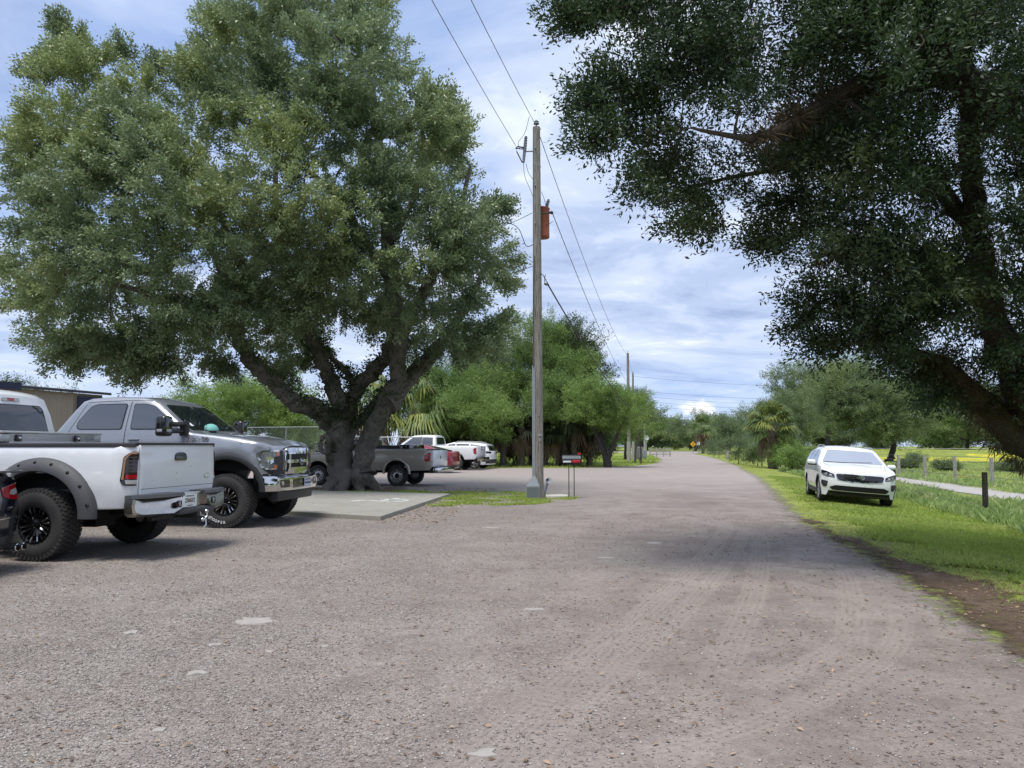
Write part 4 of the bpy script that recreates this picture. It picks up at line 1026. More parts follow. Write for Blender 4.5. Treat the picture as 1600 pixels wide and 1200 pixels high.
def box_part(name, dims, loc, mat, parent, bev=0.008, rot=None, seg=2):
    bm = bmesh.new(); bmesh.ops.create_cube(bm, size=1.0)
    for v in bm.verts: v.co = Vector((v.co.x * dims[0], v.co.y * dims[1], v.co.z * dims[2]))
    if bev: bmesh.ops.bevel(bm, geom=list(bm.edges), offset=bev, segments=seg, affect='EDGES', profile=0.5)
    me = bpy.data.meshes.new(name); bm.to_mesh(me); bm.free(); finish(me, mat, 40)
    o = mkobj(name, me, parent); o.location = loc
    if rot: o.rotation_euler = rot
    return o
def plate(name, text_, w_, h_, parent, loc, rz, head=None, foot=None, base=(0.75, 0.77, 0.76), blob=None, col='text_dark', tsize=0.075):
    p = thing_part = MB().box((0, 0, 0), (0.004, w_, h_)).build(name, simple('plate_' + name, base, 0.4), parent); p.location = loc; p.rotation_euler = (0, 0, rz)
    rt = (PI / 2, 0, -PI / 2)
    text('plate_text', text_, tsize, M['plate_green'], p, (-0.0035, 0, 0), rt, 0.001, 0.82, 0.0015)
    if head: text('plate_header', head, 0.024, M['plate_green'], p, (-0.0035, 0, h_ * .37), rt, 0.001, 0.9)
    if foot: text('plate_footer', foot, 0.018, M['plate_green'], p, (-0.0035, 0, -h_ * .39), rt, 0.001, 0.9)
    if blob:
        m = MB(); m.add([(-0.0028, 0.0 + 0.024 * math.cos(a), 0.024 * math.sin(a)) for a in np.linspace(0, 2 * PI, 16, endpoint=False)], [tuple(range(16))]); m.build('plate_fruit', M['lamp_amber'], p)
    return p
M['plate_green'] = simple('plate_green', (0.02, 0.12, 0.07), 0.5)

# ================= white lifted pickup, seen from its tail =================
def white_truck():
    root = thing('pickup_truck', 'white lifted pickup seen from its tailgate, with grey wheel-arch flare and bed toolbox', 'pickup truck')
    W = M['white_paint']; mats = [W, M['underbody']]
    def yb(x, z):
        y = 1.0 - 0.035 * sm(0.95, 0.65, z) - 0.025 * sm(1.30, 1.47, z) + 0.012 * math.exp(-((z - 0.98) / 0.05) ** 2)
        return y - 0.13 * sm(-1.02, -1.28, x) ** 1.6
    ol = [(-1.255, 0.72), (-1.27, 1.0), (-1.26, 1.44), (1.27, 1.45), (1.27, 0.64)] 
    ol = [(1.27, 1.45), (-1.26, 1.44), (-1.272, 1.0), (-1.25, 0.70), (-1.20, 0.66), (-0.72, 0.64, 'u')] + arch(0, 0.56, 0.655, 0.57, 0.64)[1:] + [(1.20, 0.64, ''), (1.27, 0.66)]
    sides = []
    for s in (1, -1):
        o, bv = shell('bed_side', ol, yb, lambda x, z: 0.845, 0.022, 0.01, mats=mats, parent=root, mid=2)
        if s < 0:
            o.scale = (1, -1, 1)
        sides.append((o, bv))
    bvL = sides[0][1]
    box_part('bed_floor', (2.5, 1.7, 0.06), (0.02, 0, 0.86), M['black_plastic'], root, 0.01)
    box_part('bed_front_wall', (0.05, 1.69, 0.60), (1.24, 0, 1.14), W, root, 0.01)
    u_ = MB(); u_.box((1.9, 0, 0.66), (6.2, 0.9, 0.16)); u_.box((0.0, 0, 0.48), (0.16, 1.6, 0.14)); u_.box((3.95, 0, 0.48), (0.14, 1.6, 0.12)); u_.box((0, 0, 0.50), (0.36, 0.4, 0.32)); u_.tube([(-0.5, 0.35, 0.55), (-1.1, 0.42, 0.56)], 0.045, 8); u_.box((-0.35, 0.62, 0.62), (0.5, 0.28, 0.2)); u_.box((0, 0, 0.98), (1.3, 1.66, 0.22))
    u_.build('chassis', M['underbody'], root)
    # rail caps
    for s in (1, -1):
        m = MB(); pr = [(0.84, 1.44), (0.835, 1.475), (0.92, 1.482), (0.985, 1.466), (0.988, 1.43)]
        xs_ = [-1.24, -1.22, -1.0, 0, 1.27]; sc_ = [0.93, 0.95, 1, 1, 1]
        vs = []; 
        for x, q in zip(xs_, sc_): vs += [(x, s * (0.84 + (p[0] - 0.84) * (q if p[0] > 0.9 else 1) - (0.06 if (x < -1.1 and p[0] > 0.9) else 0)), p[1]) for p in pr]
        k = len(pr); fs = [(i * k + j, i * k + j + 1, (i + 1) * k + j + 1, (i + 1) * k + j) for i in range(len(xs_) - 1) for j in range(k - 1)] + [tuple(range(k)), tuple((len(xs_) - 1) * k + j for j in range(k))]
        m.add(vs, fs); m.build('bed_rail_cap', M['black_plastic'], root, 40)
    # tailgate with pressed recess
    olg = [(-1.285, 0.80), (-1.285, 1.30), (-1.275, 1.455), (-1.215, 1.455), (-1.215, 0.80)]
    def yt(x, z): return 0.832
    def dent(x, z): return 0.012 * math.exp(-((z - 1.30) / 0.035) ** 2) if x < -1.25 else 0.0
    tg, bvT = shell('tailgate', [(p[0], p[1]) for p in olg], yt, None, 0.012, 0.01, 0.05, 0.05, mats=mats, parent=root, mid=24, crown=None, bow=lambda x, z: -0.006 - dent(x, z) * 0.8 if x < -1.25 else 0)
    m = MB(); m.box((-1.25, 0, 1.468), (0.09, 1.655, 0.03)); m.build('tailgate_cap', M['black_plastic'], tg)
    patch('tailgate_handle', bvT, 'rear', [(-0.13, 1.245), (-0.13, 1.32), (-0.07, 1.355), (0.07, 1.355), (0.13, 1.32), (0.13, 1.245)], M['gloss_black'], tg, 0.016, 0.01, 0.04, 0.03)
    b = MB(); stroke(b, bvT, 'rear', [(-0.82, 0.895), (0.82, 0.895)], 0.006)
    b.build('pressed_seam', M['seam'], tg)
    e = patch('oval_emblem', bvT, 'rear', ellipse(-0.66, 1.02, 0.075, 0.036), M['chrome'], tg, 0.006, 0.004, 0.03)
    patch('oval_inlay', bvT, 'rear', ellipse(-0.66, 1.02, 0.064, 0.027), W, e, 0.009, 0.004, 0.03)
    cm = simple('paint_chip', (0.36, 0.33, 0.31), 0.7)
    for (y, z, r_) in [(0.60, 0.99, .009), (0.08, 1.08, .011), (0.08, .99, .008), (-.25, 1.16, .011), (.49, .98, .005)]:
        h, nn = hit(bvT, 'rear', y, z); mk = MB(); mk.add([h + nn * 0.001 + Vector((0, r_ * math.cos(a), r_ * .8 * math.sin(a))) for a in np.linspace(0, 6.283, 9)[:-1]], [tuple(range(8))]); mk.build('paint_chip', cm, tg)
    # tail lamps wrap the rounded corner
    for s in (1, -1):
        pl = (lambda a, bb, s=s: Vector((-4.2, s * (4.0 + a), bb)), Vector((1, -s, 0)).normalized()) if False else None
        P_ = [(-1.262, 0.945), (-1.262, 1.37), (-1.20, 1.37), (-1.125, 1.30), (-1.10, 1.0), (-1.135, 0.945)]
        bvv = bvL
        la = patch('tail_lamp', bvv, 'left', P_, M['gloss_black'], root, 0.012, 0.01, 0.03, 0.025)
        rear_in = MB()
        ho = patch('lamp_lens', bvv, 'left', [(-1.262, 1.10), (-1.262, 1.345), (-1.205, 1.345), (-1.15, 1.28), (-1.14, 1.10)], M['lamp_smoke'], la, 0.017, 0.002, 0.03, 0.01)
        for k in range(5):
            z = 1.12 + 0.045 * k; b = MB(); stroke(b, bvv, 'left', [(-1.258, z), (-1.185, z)], 0.012, 0.0185); b.build('lamp_louvre', M['flare_plastic'], la)
        b = MB(); stroke(b, bvv, 'left', [(-1.125, 1.02), (-1.14, 1.28), (-1.20, 1.352), (-1.255, 1.352)], 0.022, 0.0185); b.build('lamp_rim', simple('lamp_amber_dull', (0.36, 0.2, 0.12), 0.2), la)
        patch('lamp_red_lens', bvv, 'left', [(-1.262, 1.03), (-1.262, 1.08), (-1.15, 1.08), (-1.15, 1.03)], M['lamp_red'], la, 0.017, 0.002, 0.03)
        patch('lamp_white_lens', bvv, 'left', [(-1.262, 0.965), (-1.262, 1.015), (-1.15, 1.015), (-1.16, 0.965)], M['lamp_clear'], la, 0.017, 0.002, 0.03)
        if s < 0: la.scale = (1, -1, 1)
    # flares over all four arches
    for (cx, s) in ((0, 1), (0, -1), (3.95, 1), (3.95, -1)):
        m = MB(); n = 40; cs_ = [(-0.012, 0.985), (-0.012, 1.10), (0.0, 1.118), (0.05, 1.118), (0.12, 1.075), (0.165, 1.030), (0.172, 0.985)]
        vs = []
        for i in range(n + 1):
            a = R(-3 + 186 * i / n)
            for (q, y) in cs_: vs.append((cx + (0.64 + q) * math.cos(a), s * y, max(0.57 + (0.56 + q * 0.98) * math.sin(a), 0.53)))
        k = len(cs_); m.add(vs, [(i * k + j, i * k + j + 1, (i + 1) * k + j + 1, (i + 1) * k + j) for i in range(n) for j in range(k - 1)] + [tuple(range(k)), tuple(n * k + j for j in range(k))])
        fl = m.build('wheel_arch_flare', M['flare_plastic'], root, 40)
        b = MB()
        for a in (12, 32, 52, 70, 88, 106, 126, 146, 168):
            if s < 0 and cx > 0: break
            b = MB(); a = R(a); c = Vector((cx + 0.75 * math.cos(a), s * 1.068, 0.57 + 0.665 * math.sin(a))); b.tube([c, c + Vector((0, s * 0.022, 0)), c + Vector((0, s * 0.030, 0))], [0.022, 0.020, 0.012], 8)
            b.build('flare_bolt', M['gloss_black'], fl)
    # cab and nose
    def yc(x, z):
        y = 0.985 - 0.03 * sm(0.95, 0.65, z) - 0.225 * max(0, (z - 1.50) / 0.78) ** 1.25 - 0.02 * sm(1.35, 1.5, z)
        return y - 0.16 * sm(4.45, 5.0, x) ** 2 - 0.05 * sm(1.75, 1.30, x)
    oc = [(5.0, 0.78), (5.02, 1.2), (4.98, 1.42), (4.7, 1.50), (3.6, 1.60), (3.45, 1.62), (2.88, 2.12), (2.72, 2.185), (2.2, 2.215), (1.62, 2.205), (1.46, 2.14), (1.40, 1.95), (1.33, 1.5), (1.32, 0.66), (1.45, 0.62, 'u'), (3.22, 0.62, 'u')] + arch(3.95, 0.56, 0.655, 0.57, 0.62)[1:] + [(4.75, 0.64, 'u'), (4.95, 0.68)]
    cab, bc = shell('cab', oc, yc, None, 0.075, 0.01, 0.09, 0.12, mats=mats, parent=root, bow=lambda x, z: 0.10 * sm(4.2, 5.0, x) - 0.05 * sm(1.8, 1.35, x) * sm(1.4, 1.6, z), crown=lambda x, z: 0.05 * sm(2.0, 2.2, z))
    rw = patch('rear_window', bc, 'rear', [(-0.70, 1.60), (-0.615, 2.00), (-0.56, 2.045), (0.56, 2.045), (0.615, 2.00), (0.70, 1.60)], M['gloss_black'], root, 0.004, 0.01, 0.08, 0.04)
    patch('rear_window_glass', bc, 'rear', [(-0.675, 1.62), (-0.59, 1.985), (-0.54, 2.025), (0.54, 2.025), (0.59, 1.985), (0.675, 1.62)], M['glass'], rw, 0.010, 0.003, 0.08, 0.04)
    patch('high_brake_lamp', bc, 'rear', [(-0.16, 2.085), (-0.16, 2.135), (0.16, 2.135), (0.16, 2.085)], M['lamp_clear'], root, 0.014, 0.01, 0.05, 0.02)
    patch('brake_lamp_red', bc, 'rear', [(-0.06, 2.09), (-0.06, 2.13), (0.06, 2.13), (0.06, 2.09)], M['lamp_red'], root, 0.018, 0.002, 0.05, 0.01)
    for s, pl in ((1, 'left'), (-1, 'right')):
        patch('side_window', bc, pl, [(1.62, 1.62), (1.70, 2.07), (2.66, 2.07), (3.18, 1.64)], M['glass'], root, 0.004, 0.01, 0.1, 0.06)
        b = MB(); stroke(b, bc, pl, [(1.56, 0.68), (1.56, 1.95), (1.64, 2.11)], 0.010); stroke(b, bc, pl, [(3.28, 1.2), (3.28, 1.62), (2.74, 2.12), (1.64, 2.11)], 0.010); b.build('door_seam', M['seam'], root)
        box_part('door_handle', (0.17, 0.03, 0.035), (1.78, s * 1.0, 1.44), M['gloss_black'], root, 0.01)
        mr = box_part('wing_mirror', (0.10, 0.24, 0.30), (3.05, s * 1.24, 1.72), M['black_plastic'], root, 0.03); b = MB(); b.tube([(0, -s * 0.08, -0.05), (0.05, -s * 0.30, -0.07)], 0.025, 6); b.build('mirror_arm', M['black_plastic'], mr)
        patch('headlamp', bc, 'front', [(s * 0.58, 1.02), (s * 0.58, 1.30), (s * 0.82, 1.28), (s * 0.86, 1.02)], M['lamp_clear'], root, 0.008, 0.01, 0.06, 0.03)
    patch('windscreen', bc, 'front', [(-0.80, 1.67), (-0.68, 2.10), (0.68, 2.10), (0.80, 1.67)], M['glass'], root, 0.005, 0.01, 0.1, 0.05)
    patch('grille', bc, 'front', [(-0.55, 0.98), (-0.55, 1.34), (0.55, 1.34), (0.55, 0.98)], M['chrome'], root, 0.012, 0.01, 0.08, 0.03)
    box_part('front_bumper', (0.20, 1.98, 0.26), (5.05, 0, 0.76), M['chrome'], root, 0.04)
    # rear bumper: chrome wings, black step pad, plate, tow hitch
    rb = None
    for s in (1, -1):
        m = MB(); poly = [(0.26, 0.785), (0.26, 0.635), (0.40, 0.575), (0.50, 0.535), (0.97, 0.555), (1.03, 0.60), (1.045, 0.70), (1.03, 0.79)]
        n = len(poly); X0 = [-1.36 + 0.13 * max(0, (y - 0.6) / 0.44) ** 2 for y, z in poly]
        vo = [(-1.52 + 0.20 * max(0, (y - 0.55) / 0.5) ** 2 + (0.05 if z < 0.6 else 0), s * y, z) for y, z in poly]; vi = [(-1.22, s * y, z) for y, z in poly]
        cy = [(-1.545 + 0.20 * max(0, (y - 0.55) / 0.5) ** 2, s * (y * .97 + .01), 0.68 + (z - 0.68) * .72) for y, z in poly]
        m.add(vi + vo + cy, [(i, (i + 1) % n, n + (i + 1) % n, n + i) for i in range(n)] + [(n + i, n + (i + 1) % n, 2 * n + (i + 1) % n, 2 * n + i) for i in range(n)] + [tuple(2 * n + i for i in range(n))])
        w_ = m.build('rear_bumper', M['old_chrome'], root, 30)
        pm = MB(); pp = [(0.30, -1.50), (1.02, -1.30), (1.06, -1.20), (0.30, -1.22)]; 
        pv = [(-1.535, 0.24), (-1.535, 0.55), (-1.47, 0.85), (-1.33, 1.05), (-1.24, 1.065), (-1.24, 0.24)]
        pm.add([(x, s * y, 0.786) for x, y in pv] + [(x + 0.02 if x < -1.3 else x, s * y, 0.83) for x, y in pv], [tuple(range(6)), tuple(range(6, 12))] + [(i, (i + 1) % 6, 6 + (i + 1) % 6, 6 + i) for i in range(6)])
        pm.build('step_pad', M['flare_plastic'], w_, 30)
        box_part('bumper_socket', (0.02, 0.09, 0.09), (-1.552, s * 0.40, 0.685), M['gloss_black'], w_, 0.02)
        box_part('socket_hole', (0.02, 0.03, 0.06), (-1.557, s * 0.40, 0.685), M['aluminium'], w_, 0.008)
    box_part('bumper_centre', (0.20, 0.54, 0.20), (-1.39, 0, 0.72), M['old_chrome'], root, 0.01)
    box_part('bumper_step', (0.28, 0.86, 0.085), (-1.40, -0.06, 0.578), M['flare_plastic'], root, 0.03)
    plate('licence_plate', 'Z50 GFZ', 0.32, 0.165, root, (-1.53, 0.13, 0.712), 0, 'MYFLORIDA.COM', 'SUNSHINE STATE', blob=True)
    h = MB(); h.box((-1.35, -0.06, 0.50), (0.40, 0.075, 0.075)); h.tube([(-1.2, -0.5, 0.50), (-1.2, 0.5, 0.50)], 0.04, 8); h.build('tow_receiver', M['black_plastic'], root)
    h = MB(); c = Vector((-1.66, -0.06, 0.47)); h.tube([(-1.55, -0.06, 0.49), (-1.70, -0.06, 0.47)], 0.024, 8)
    for d, r_ in ((Vector((0, 0, 1)), .030), (Vector((0, 1, -0.25)), .030), (Vector((0, -1, -0.1)), .026)):
        h.tube([c, c + d * 0.07], [0.022, 0.016], 8)
        cc = c + d * 0.085
        for k in range(6):
            pass
        ring = [(max(0.001, r_ * math.sin(PI * k / 8)), -r_ * math.cos(PI * k / 8)) for k in range(9)]
        h.lathe(ring, 14, Matrix.Translation(cc))
    h.tube([c + Vector((0.01, 0, -0.02)), c + Vector((0.0, 0, -0.10)), c + Vector((0.02, 0.03, -0.13))], [0.014, 0.012, 0.008], 6)
    h.build('tow_balls', M['chrome'], root, 40)
    # diamond-plate toolbox across the bed
    t = NT('diamond_plate'); o_ = t.obj(); wv = t.voro(34, t_vec(t, o_, (1, 1, 1)), 'F1'); M['diamond_plate'] = t.out((0.50, 0.49, 0.47), 0.38, t.bump(t.ramp(wv, [(0.2, 1.0), (0.5, 0.0)]), 0.4, 0.004), 0.6)
    tb = box_part('toolbox', (0.50, 1.60, 0.30), (0.93, 0, 1.46), M['diamond_plate'], root, 0.008)
    box_part('toolbox_lid', (0.54, 1.88, 0.035), (0.93, 0, 1.635), M['diamond_plate'], tb, 0.01).location = (0, 0, 0.165)
    box_part('toolbox_ledge', (0.50, 1.88, 0.10), (0, 0, 0), M['diamond_plate'], tb, 0.006).location = (0, 0, 0.09)
    for y in (0.66, -0.42):
        l_ = box_part('toolbox_latch', (0.03, 0.10, 0.09), (0, 0, 0), M['gloss_black'], tb, 0.01); l_.location = (-0.265, y, 0.09)
        box_part('latch_lever', (0.02, 0.055, 0.03), (-0.02, 0, 0.0), M['chrome'], l_, 0.008)
    wheels(root, [(0, -0.93), (0, 0.93), (3.95, -0.93), (3.95, 0.93)], 0.455, 0.325, 0.235, 'offroad', 'at')
    hd = PI - R(9.8)
    place(root, -5.98, 9.92, hd, 0.0, 0.93)
white_truck()

# ================= silver lifted pickup, seen from its front quarter =================
def silver_truck():
    root = thing('pickup_truck', 'silver grey lifted four-door pickup facing right, chrome bumper and grille, towing mirrors', 'pickup truck')
    mats = [M['silver_paint'], M['underbody']]
    def yb(x, z):
        y = 1.035 - 0.05 * sm(1.0, 0.65, z) - 0.03 * sm(1.42, 1.68, z) + 0.014 * math.exp(-((z - 1.50) / 0.04) ** 2) - 0.21 * max(0, (z - 1.68) / 0.62) ** 1.1
        fen = 0.035 * math.exp(-((math.hypot(x, (z - 0.62)) - 0.74) / 0.10) ** 2)
        return y + fen - 0.13 * sm(0.40, 0.92, x) ** 1.5
    oc = [(0.87, 0.92), (0.90, 1.10), (0.895, 1.36), (0.85, 1.44), (0.66, 1.50), (0.2, 1.585), (-0.55, 1.665), (-0.72, 1.685), (-1.42, 2.21), (-1.56, 2.285), (-1.80, 2.335), (-2.35, 2.35), (-2.82, 2.325), (-2.98, 2.27), (-3.10, 2.10), (-3.36, 1.70), (-3.38, 1.6), (-3.38, 0.70), (-3.25, 0.64, 'u'), (-0.82, 0.64, 'u')] + arch(0, 0.62, 0.665, 0.60, 0.64)[1:] + [(0.76, 0.86, 'u'), (0.83, 0.88)]
    bd, bv = shell('body', oc, yb, None, 0.06, 0.012, 0.08, 0.11, mats=mats, parent=root, bow=lambda x, z: 0.12 * sm(0.3, 0.9, x), crown=lambda x, z: (0.03 * sm(1.9, 2.2, z) + 0.045 * sm(-0.7, -0.3, x) * sm(1.40, 1.52, z)))
    # bed
    def yd(x, z): return 1.035 - 0.05 * sm(1.0, 0.65, z) - 0.02 * sm(1.45, 1.6, z)
    ob = [(-3.43, 1.60), (-5.40, 1.60), (-5.42, 0.80), (-4.72, 0.68, 'u')] + arch(-4.0, 0.62, 0.665, 0.60, 0.68)[1:] + [(-3.5, 0.66, ''), (-3.43, 0.70)]
    ob = [(-3.43, 1.60), (-5.45, 1.60), (-5.47, 0.80), (-4.66, 0.68, 'u')] + [(p[0] - 3.95, p[1], p[2]) for p in arch(0, 0.62, 0.645, 0.58, 0.68)][1:] + [(-3.43, 0.68, '')]
    for s in (1, -1):
        o, _ = shell('bed_side', ob, yd, lambda x, z: 0.87, 0.03, 0.012, mats=mats, parent=root, mid=2)
        if s < 0: o.scale = (1, -1, 1)
    box_part('bed_floor', (2.05, 1.8, 0.08), (-4.44, 0, 0.98), M['black_plastic'], root, 0.01)
    box_part('tailgate', (0.06, 1.76, 0.66), (-5.44, 0, 1.27), M['silver_paint'], root, 0.015)
    box_part('rear_bumper', (0.2, 1.95, 0.2), (-5.56, 0, 0.80), M['chrome'], root, 0.04)
    u_ = MB(); u_.box((-2.2, 0, 0.72), (6.2, 0.9, 0.18)); u_.box((0, 0, 0.50), (0.14, 1.6, 0.14)); u_.box((-3.95, 0, 0.50), (0.14, 1.6, 0.14)); u_.box((0.60, 0, 0.66), (0.44, 1.5, 0.26)); u_.box((0.60, 0, 1.0), (0.36, 1.72, 0.42)); u_.box((0, 0, 1.1), (1.2, 1.6, 0.2)); u_.build('chassis', M['underbody'], root)
    patch('front_valance', bv, 'front', [(-0.86, 0.93), (-0.86, 1.0), (0.86, 1.0), (0.86, 0.93)], M['black_plastic'], root, 0.02, 0.02, 0.1)
    box_part('air_dam', (0.14, 1.62, 0.26), (0.80, 0, 0.58), M['black_plastic'], root, 0.03)
    # front bumper, curved in plan
    m = MB(); n = 28; prof = [(0.0, 0.625), (0.075, 0.64), (0.10, 0.72), (0.095, 0.86), (0.03, 0.905), (-0.10, 0.905)]
    vs = []
    for i in range(n + 1):
        t = -1 + 2 * i / n; y = 1.03 * t; x0 = 0.905 - 0.10 * abs(t) ** 2.2 - 0.16 * max(0, (abs(t) - 0.86) / 0.14) ** 1.8
        for (dx, z) in prof: vs.append((x0 + dx * (1 - 0.3 * max(0, abs(t) - .9) / .1), y * (1 - 0.0), z))
    k = len(prof); m.add(vs, [(i * k + j, i * k + j + 1, (i + 1) * k + j + 1, (i + 1) * k + j) for i in range(n) for j in range(k - 1)])
    fb = m.build('front_bumper', M['chrome'], root, 40)
    bmh = bmesh.new(); bmh.from_mesh(fb.data); bvb = BVHTree.FromBMesh(bmh); bmh.free()
    for s in (1, -1):
        f_ = patch('fog_lamp_recess', bvb, 'front', [(s * 0.56, 0.70), (s * 0.56, 0.82), (s * 0.60, 0.84), (s * 0.86, 0.84), (s * 0.88, 0.76), (s * 0.84, 0.70)], M['gloss_black'], fb, 0.006, 0.01, 0.05, 0.02)
        patch('fog_lamp', bvb, 'front', ellipse(s * 0.80, 0.775, 0.04, 0.04, 14), M['lamp_clear'], f_, 0.014, 0.01, 0.04)
    patch('bumper_inset', bvb, 'front', [(-0.42, 0.68), (-0.42, 0.845), (0.42, 0.845), (0.42, 0.68)], M['gloss_black'], fb, 0.006, 0.01, 0.06, 0.02)
    pl = plate('front_plate', '', 0.31, 0.15, root, (1.03, 0.16, 0.765), PI, base=(0.50, 0.54, 0.68)); 
    MB().box((-0.004, 0, -0.01), (0.003, 0.27, 0.035)).build('plate_band', M['blue_enamel'], pl); MB().box((-0.004, 0, 0.05), (0.003, 0.24, 0.018)).build('plate_band', M['blue_enamel'], pl)
    # grille: chrome frame, dark mesh, three chrome bars, oval emblem
    GF = [(-0.50, 0.935), (-0.555, 1.27), (-0.50, 1.40), (0.50, 1.40), (0.555, 1.27), (0.50, 0.935)]
    gr = patch('grille', bv, 'front', GF, M['chrome'], root, 0.022, 0.02, 0.08, 0.03)
    patch('grille_mesh', bv, 'front', [(-0.465, 0.965), (-0.515, 1.26), (-0.475, 1.305), (0.475, 1.305), (0.515, 1.26), (0.465, 0.965)], M['underbody'], gr, 0.027, 0.002, 0.08, 0.03)
    patch('grille_top_bar', bv, 'front', [(-0.47, 1.295), (-0.47, 1.385), (0.47, 1.385), (0.47, 1.295)], M['chrome'], gr, 0.045, 0.03, 0.08, 0.02)
    patch('grille_bar', bv, 'front', [(-0.50, 1.13), (-0.50, 1.19), (0.50, 1.19), (0.50, 1.13)], M['chrome'], gr, 0.055, 0.03, 0.08, 0.02)
    patch('grille_bar', bv, 'front', [(-0.46, 0.965), (-0.44, 1.06), (0.44, 1.06), (0.46, 0.965)], M['chrome'], gr, 0.050, 0.03, 0.08, 0.02)
    for s in (1, -1): patch('grille_post', bv, 'front', [(s * 0.37, 0.97), (s * 0.37, 1.30), (s * 0.43, 1.30), (s * 0.43, 0.97)], M['chrome'], gr, 0.040, 0.02, 0.08, 0.01)
    em = patch('oval_emblem', bv, 'front', ellipse(0, 1.16, 0.135, 0.062, 24), M['chrome'], gr, 0.072, 0.03, 0.04)
    patch('emblem_inlay', bv, 'front', ellipse(0, 1.16, 0.118, 0.047, 24), M['blue_enamel'], em, 0.076, 0.003, 0.04)
    badge_text('emblem_text', 'Ford', 0.085, M['text_white'], em, bv, 'front', 0, 1.162, 0.080, extrude=0.002, sx=1.1, shear=0.3)
    for s in (1, -1):
        # black cheek between grille and lamp
        ck = patch('lamp_surround', bv, 'front', [(s * 0.565, 0.95), (s * 0.575, 1.36), (s * 0.93, 1.37), (s * 0.985, 1.25), (s * 0.975, 1.03), (s * 0.90, 0.95)], M['black_plastic'], root, 0.006, 0.01, 0.05, 0.02)
        hl = patch('headlamp', bv, 'front', [(s * 0.70, 1.265), (s * 0.70, 1.345), (s * 0.98, 1.355), (s * 1.018, 1.31), (s * 1.005, 1.06), (s * 0.96, 1.03), (s * 0.76, 1.03), (s * 0.76, 1.10), (s * 0.85, 1.12), (s * 0.85, 1.25)], M['headlamp_glass'], root, 0.014, 0.012, 0.05, 0.012)
        patch('indicator', bv, 'front', [(s * 0.715, 1.275), (s * 0.715, 1.335), (s * 0.79, 1.335), (s * 0.79, 1.275)], M['lamp_amber'], hl, 0.02, 0.004, 0.04)
        patch('indicator', bv, 'front', [(s * 0.775, 1.04), (s * 0.775, 1.095), (s * 0.85, 1.10), (s * 0.85, 1.04)], M['lamp_amber'], hl, 0.02, 0.004, 0.04)
        b = MB(); stroke(b, bv, 'front', [(s * 0.71, 1.352), (s * 0.96, 1.352), (s * 0.99, 1.31), (s * 0.985, 1.07), (s * 0.945, 1.035), (s * 0.77, 1.035)], 0.022, 0.018); b.build('lamp_strip', M['chrome'], hl)
        patch('lamp_reflector', bv, 'front', [(s * 0.865, 1.12), (s * 0.865, 1.25), (s * 0.93, 1.25), (s * 0.93, 1.12)], M['chrome'], hl, 0.019, 0.004, 0.04, 0.01)
        pn = 'left' if s > 0 else 'right'
        # arch trim
        m = MB(); n = 34; vs = []
        for i in range(n + 1):
            a = R(0 + 180 * i / n)
            for (q, y) in ((-0.01, 0.98), (-0.01, 1.085), (0.02, 1.095), (0.065, 1.085), (0.075, 1.03)):
                vs.append(((0.655 + q) * math.cos(a), s * y, 0.64 + (0.575 + q) * math.sin(a)))
        m.add(vs, [(i * 5 + j, i * 5 + j + 1, (i + 1) * 5 + j + 1, (i + 1) * 5 + j) for i in range(n) for j in range(4)]); m.build('wheel_arch_trim', M['black_plastic'], root, 40)
        lower = patch('lower_fender_trim', bv, pn, [(0.60, 0.885), (0.66, 0.95), (0.86, 0.955), (0.87, 0.885)], M['black_plastic'], root, 0.012, 0.01, 0.05, 0.01)
        fw = [(-0.92, 1.735), (-1.50, 2.17), (-1.66, 2.215), (-1.93, 2.225), (-1.90, 1.735)]; rw = [(-2.06, 1.735), (-2.05, 2.225), (-2.68, 2.215), (-2.78, 2.17), (-2.96, 1.90), (-2.98, 1.80), (-2.92, 1.735)]
        for W_ in (fw, rw):
            fr = patch('window_frame', bv, pn, W_, M['gloss_black'], root, 0.004, 0.01, 0.08, 0.05)
            cxx = sum(p[0] for p in W_) / len(W_); czz = sum(p[1] for p in W_) / len(W_)
            patch('side_window', bv, pn, [(cxx + (p[0] - cxx) * 0.955, czz + (p[1] - czz) * 0.925) for p in W_], M['glass_privacy'], fr, 0.008, 0.003, 0.08, 0.05)
        b = MB(); stroke(b, bv, pn, [(-0.86, 0.70), (-0.78, 1.15), (-0.74, 1.70)], 0.012); stroke(b, bv, pn, [(-1.99, 0.70), (-1.99, 2.26)], 0.014); stroke(b, bv, pn, [(-3.0, 0.72), (-2.95, 1.1), (-3.12, 1.65), (-2.86, 2.25), (-1.99, 2.285), (-1.55, 2.27), (-0.76, 1.72)], 0.010); stroke(b, bv, pn, [(-3.0, 0.80), (-0.85, 0.80)], 0.008)
        b.build('door_seam', M['seam'], root)
        box_part('door_handle', (0.20, 0.035, 0.04), (-1.80, s * 1.045, 1.56), M['silver_paint'], root, 0.012); box_part('door_handle', (0.20, 0.035, 0.04), (-2.84, s * 1.045, 1.56), M['silver_paint'], root, 0.012)
        mr = box_part('wing_mirror', (0.21, 0.27, 0.36), (-0.98, s * 1.42, 1.79), M['gloss_black'], root, 0.055, None, 3); mr['label'] = 'large black towing mirror'
        b = MB(); b.tube([(0.04, -s * 0.10, 0.04), (0.13, -s * 0.40, 0.04)], 0.045, 8); b.tube([(0.04, -s * 0.10, -0.09), (0.13, -s * 0.40, -0.09)], 0.035, 8); b.box((0.14, -s * 0.42, -0.04), (0.16, 0.06, 0.24)); b.build('mirror_arm', M['black_plastic'], mr)
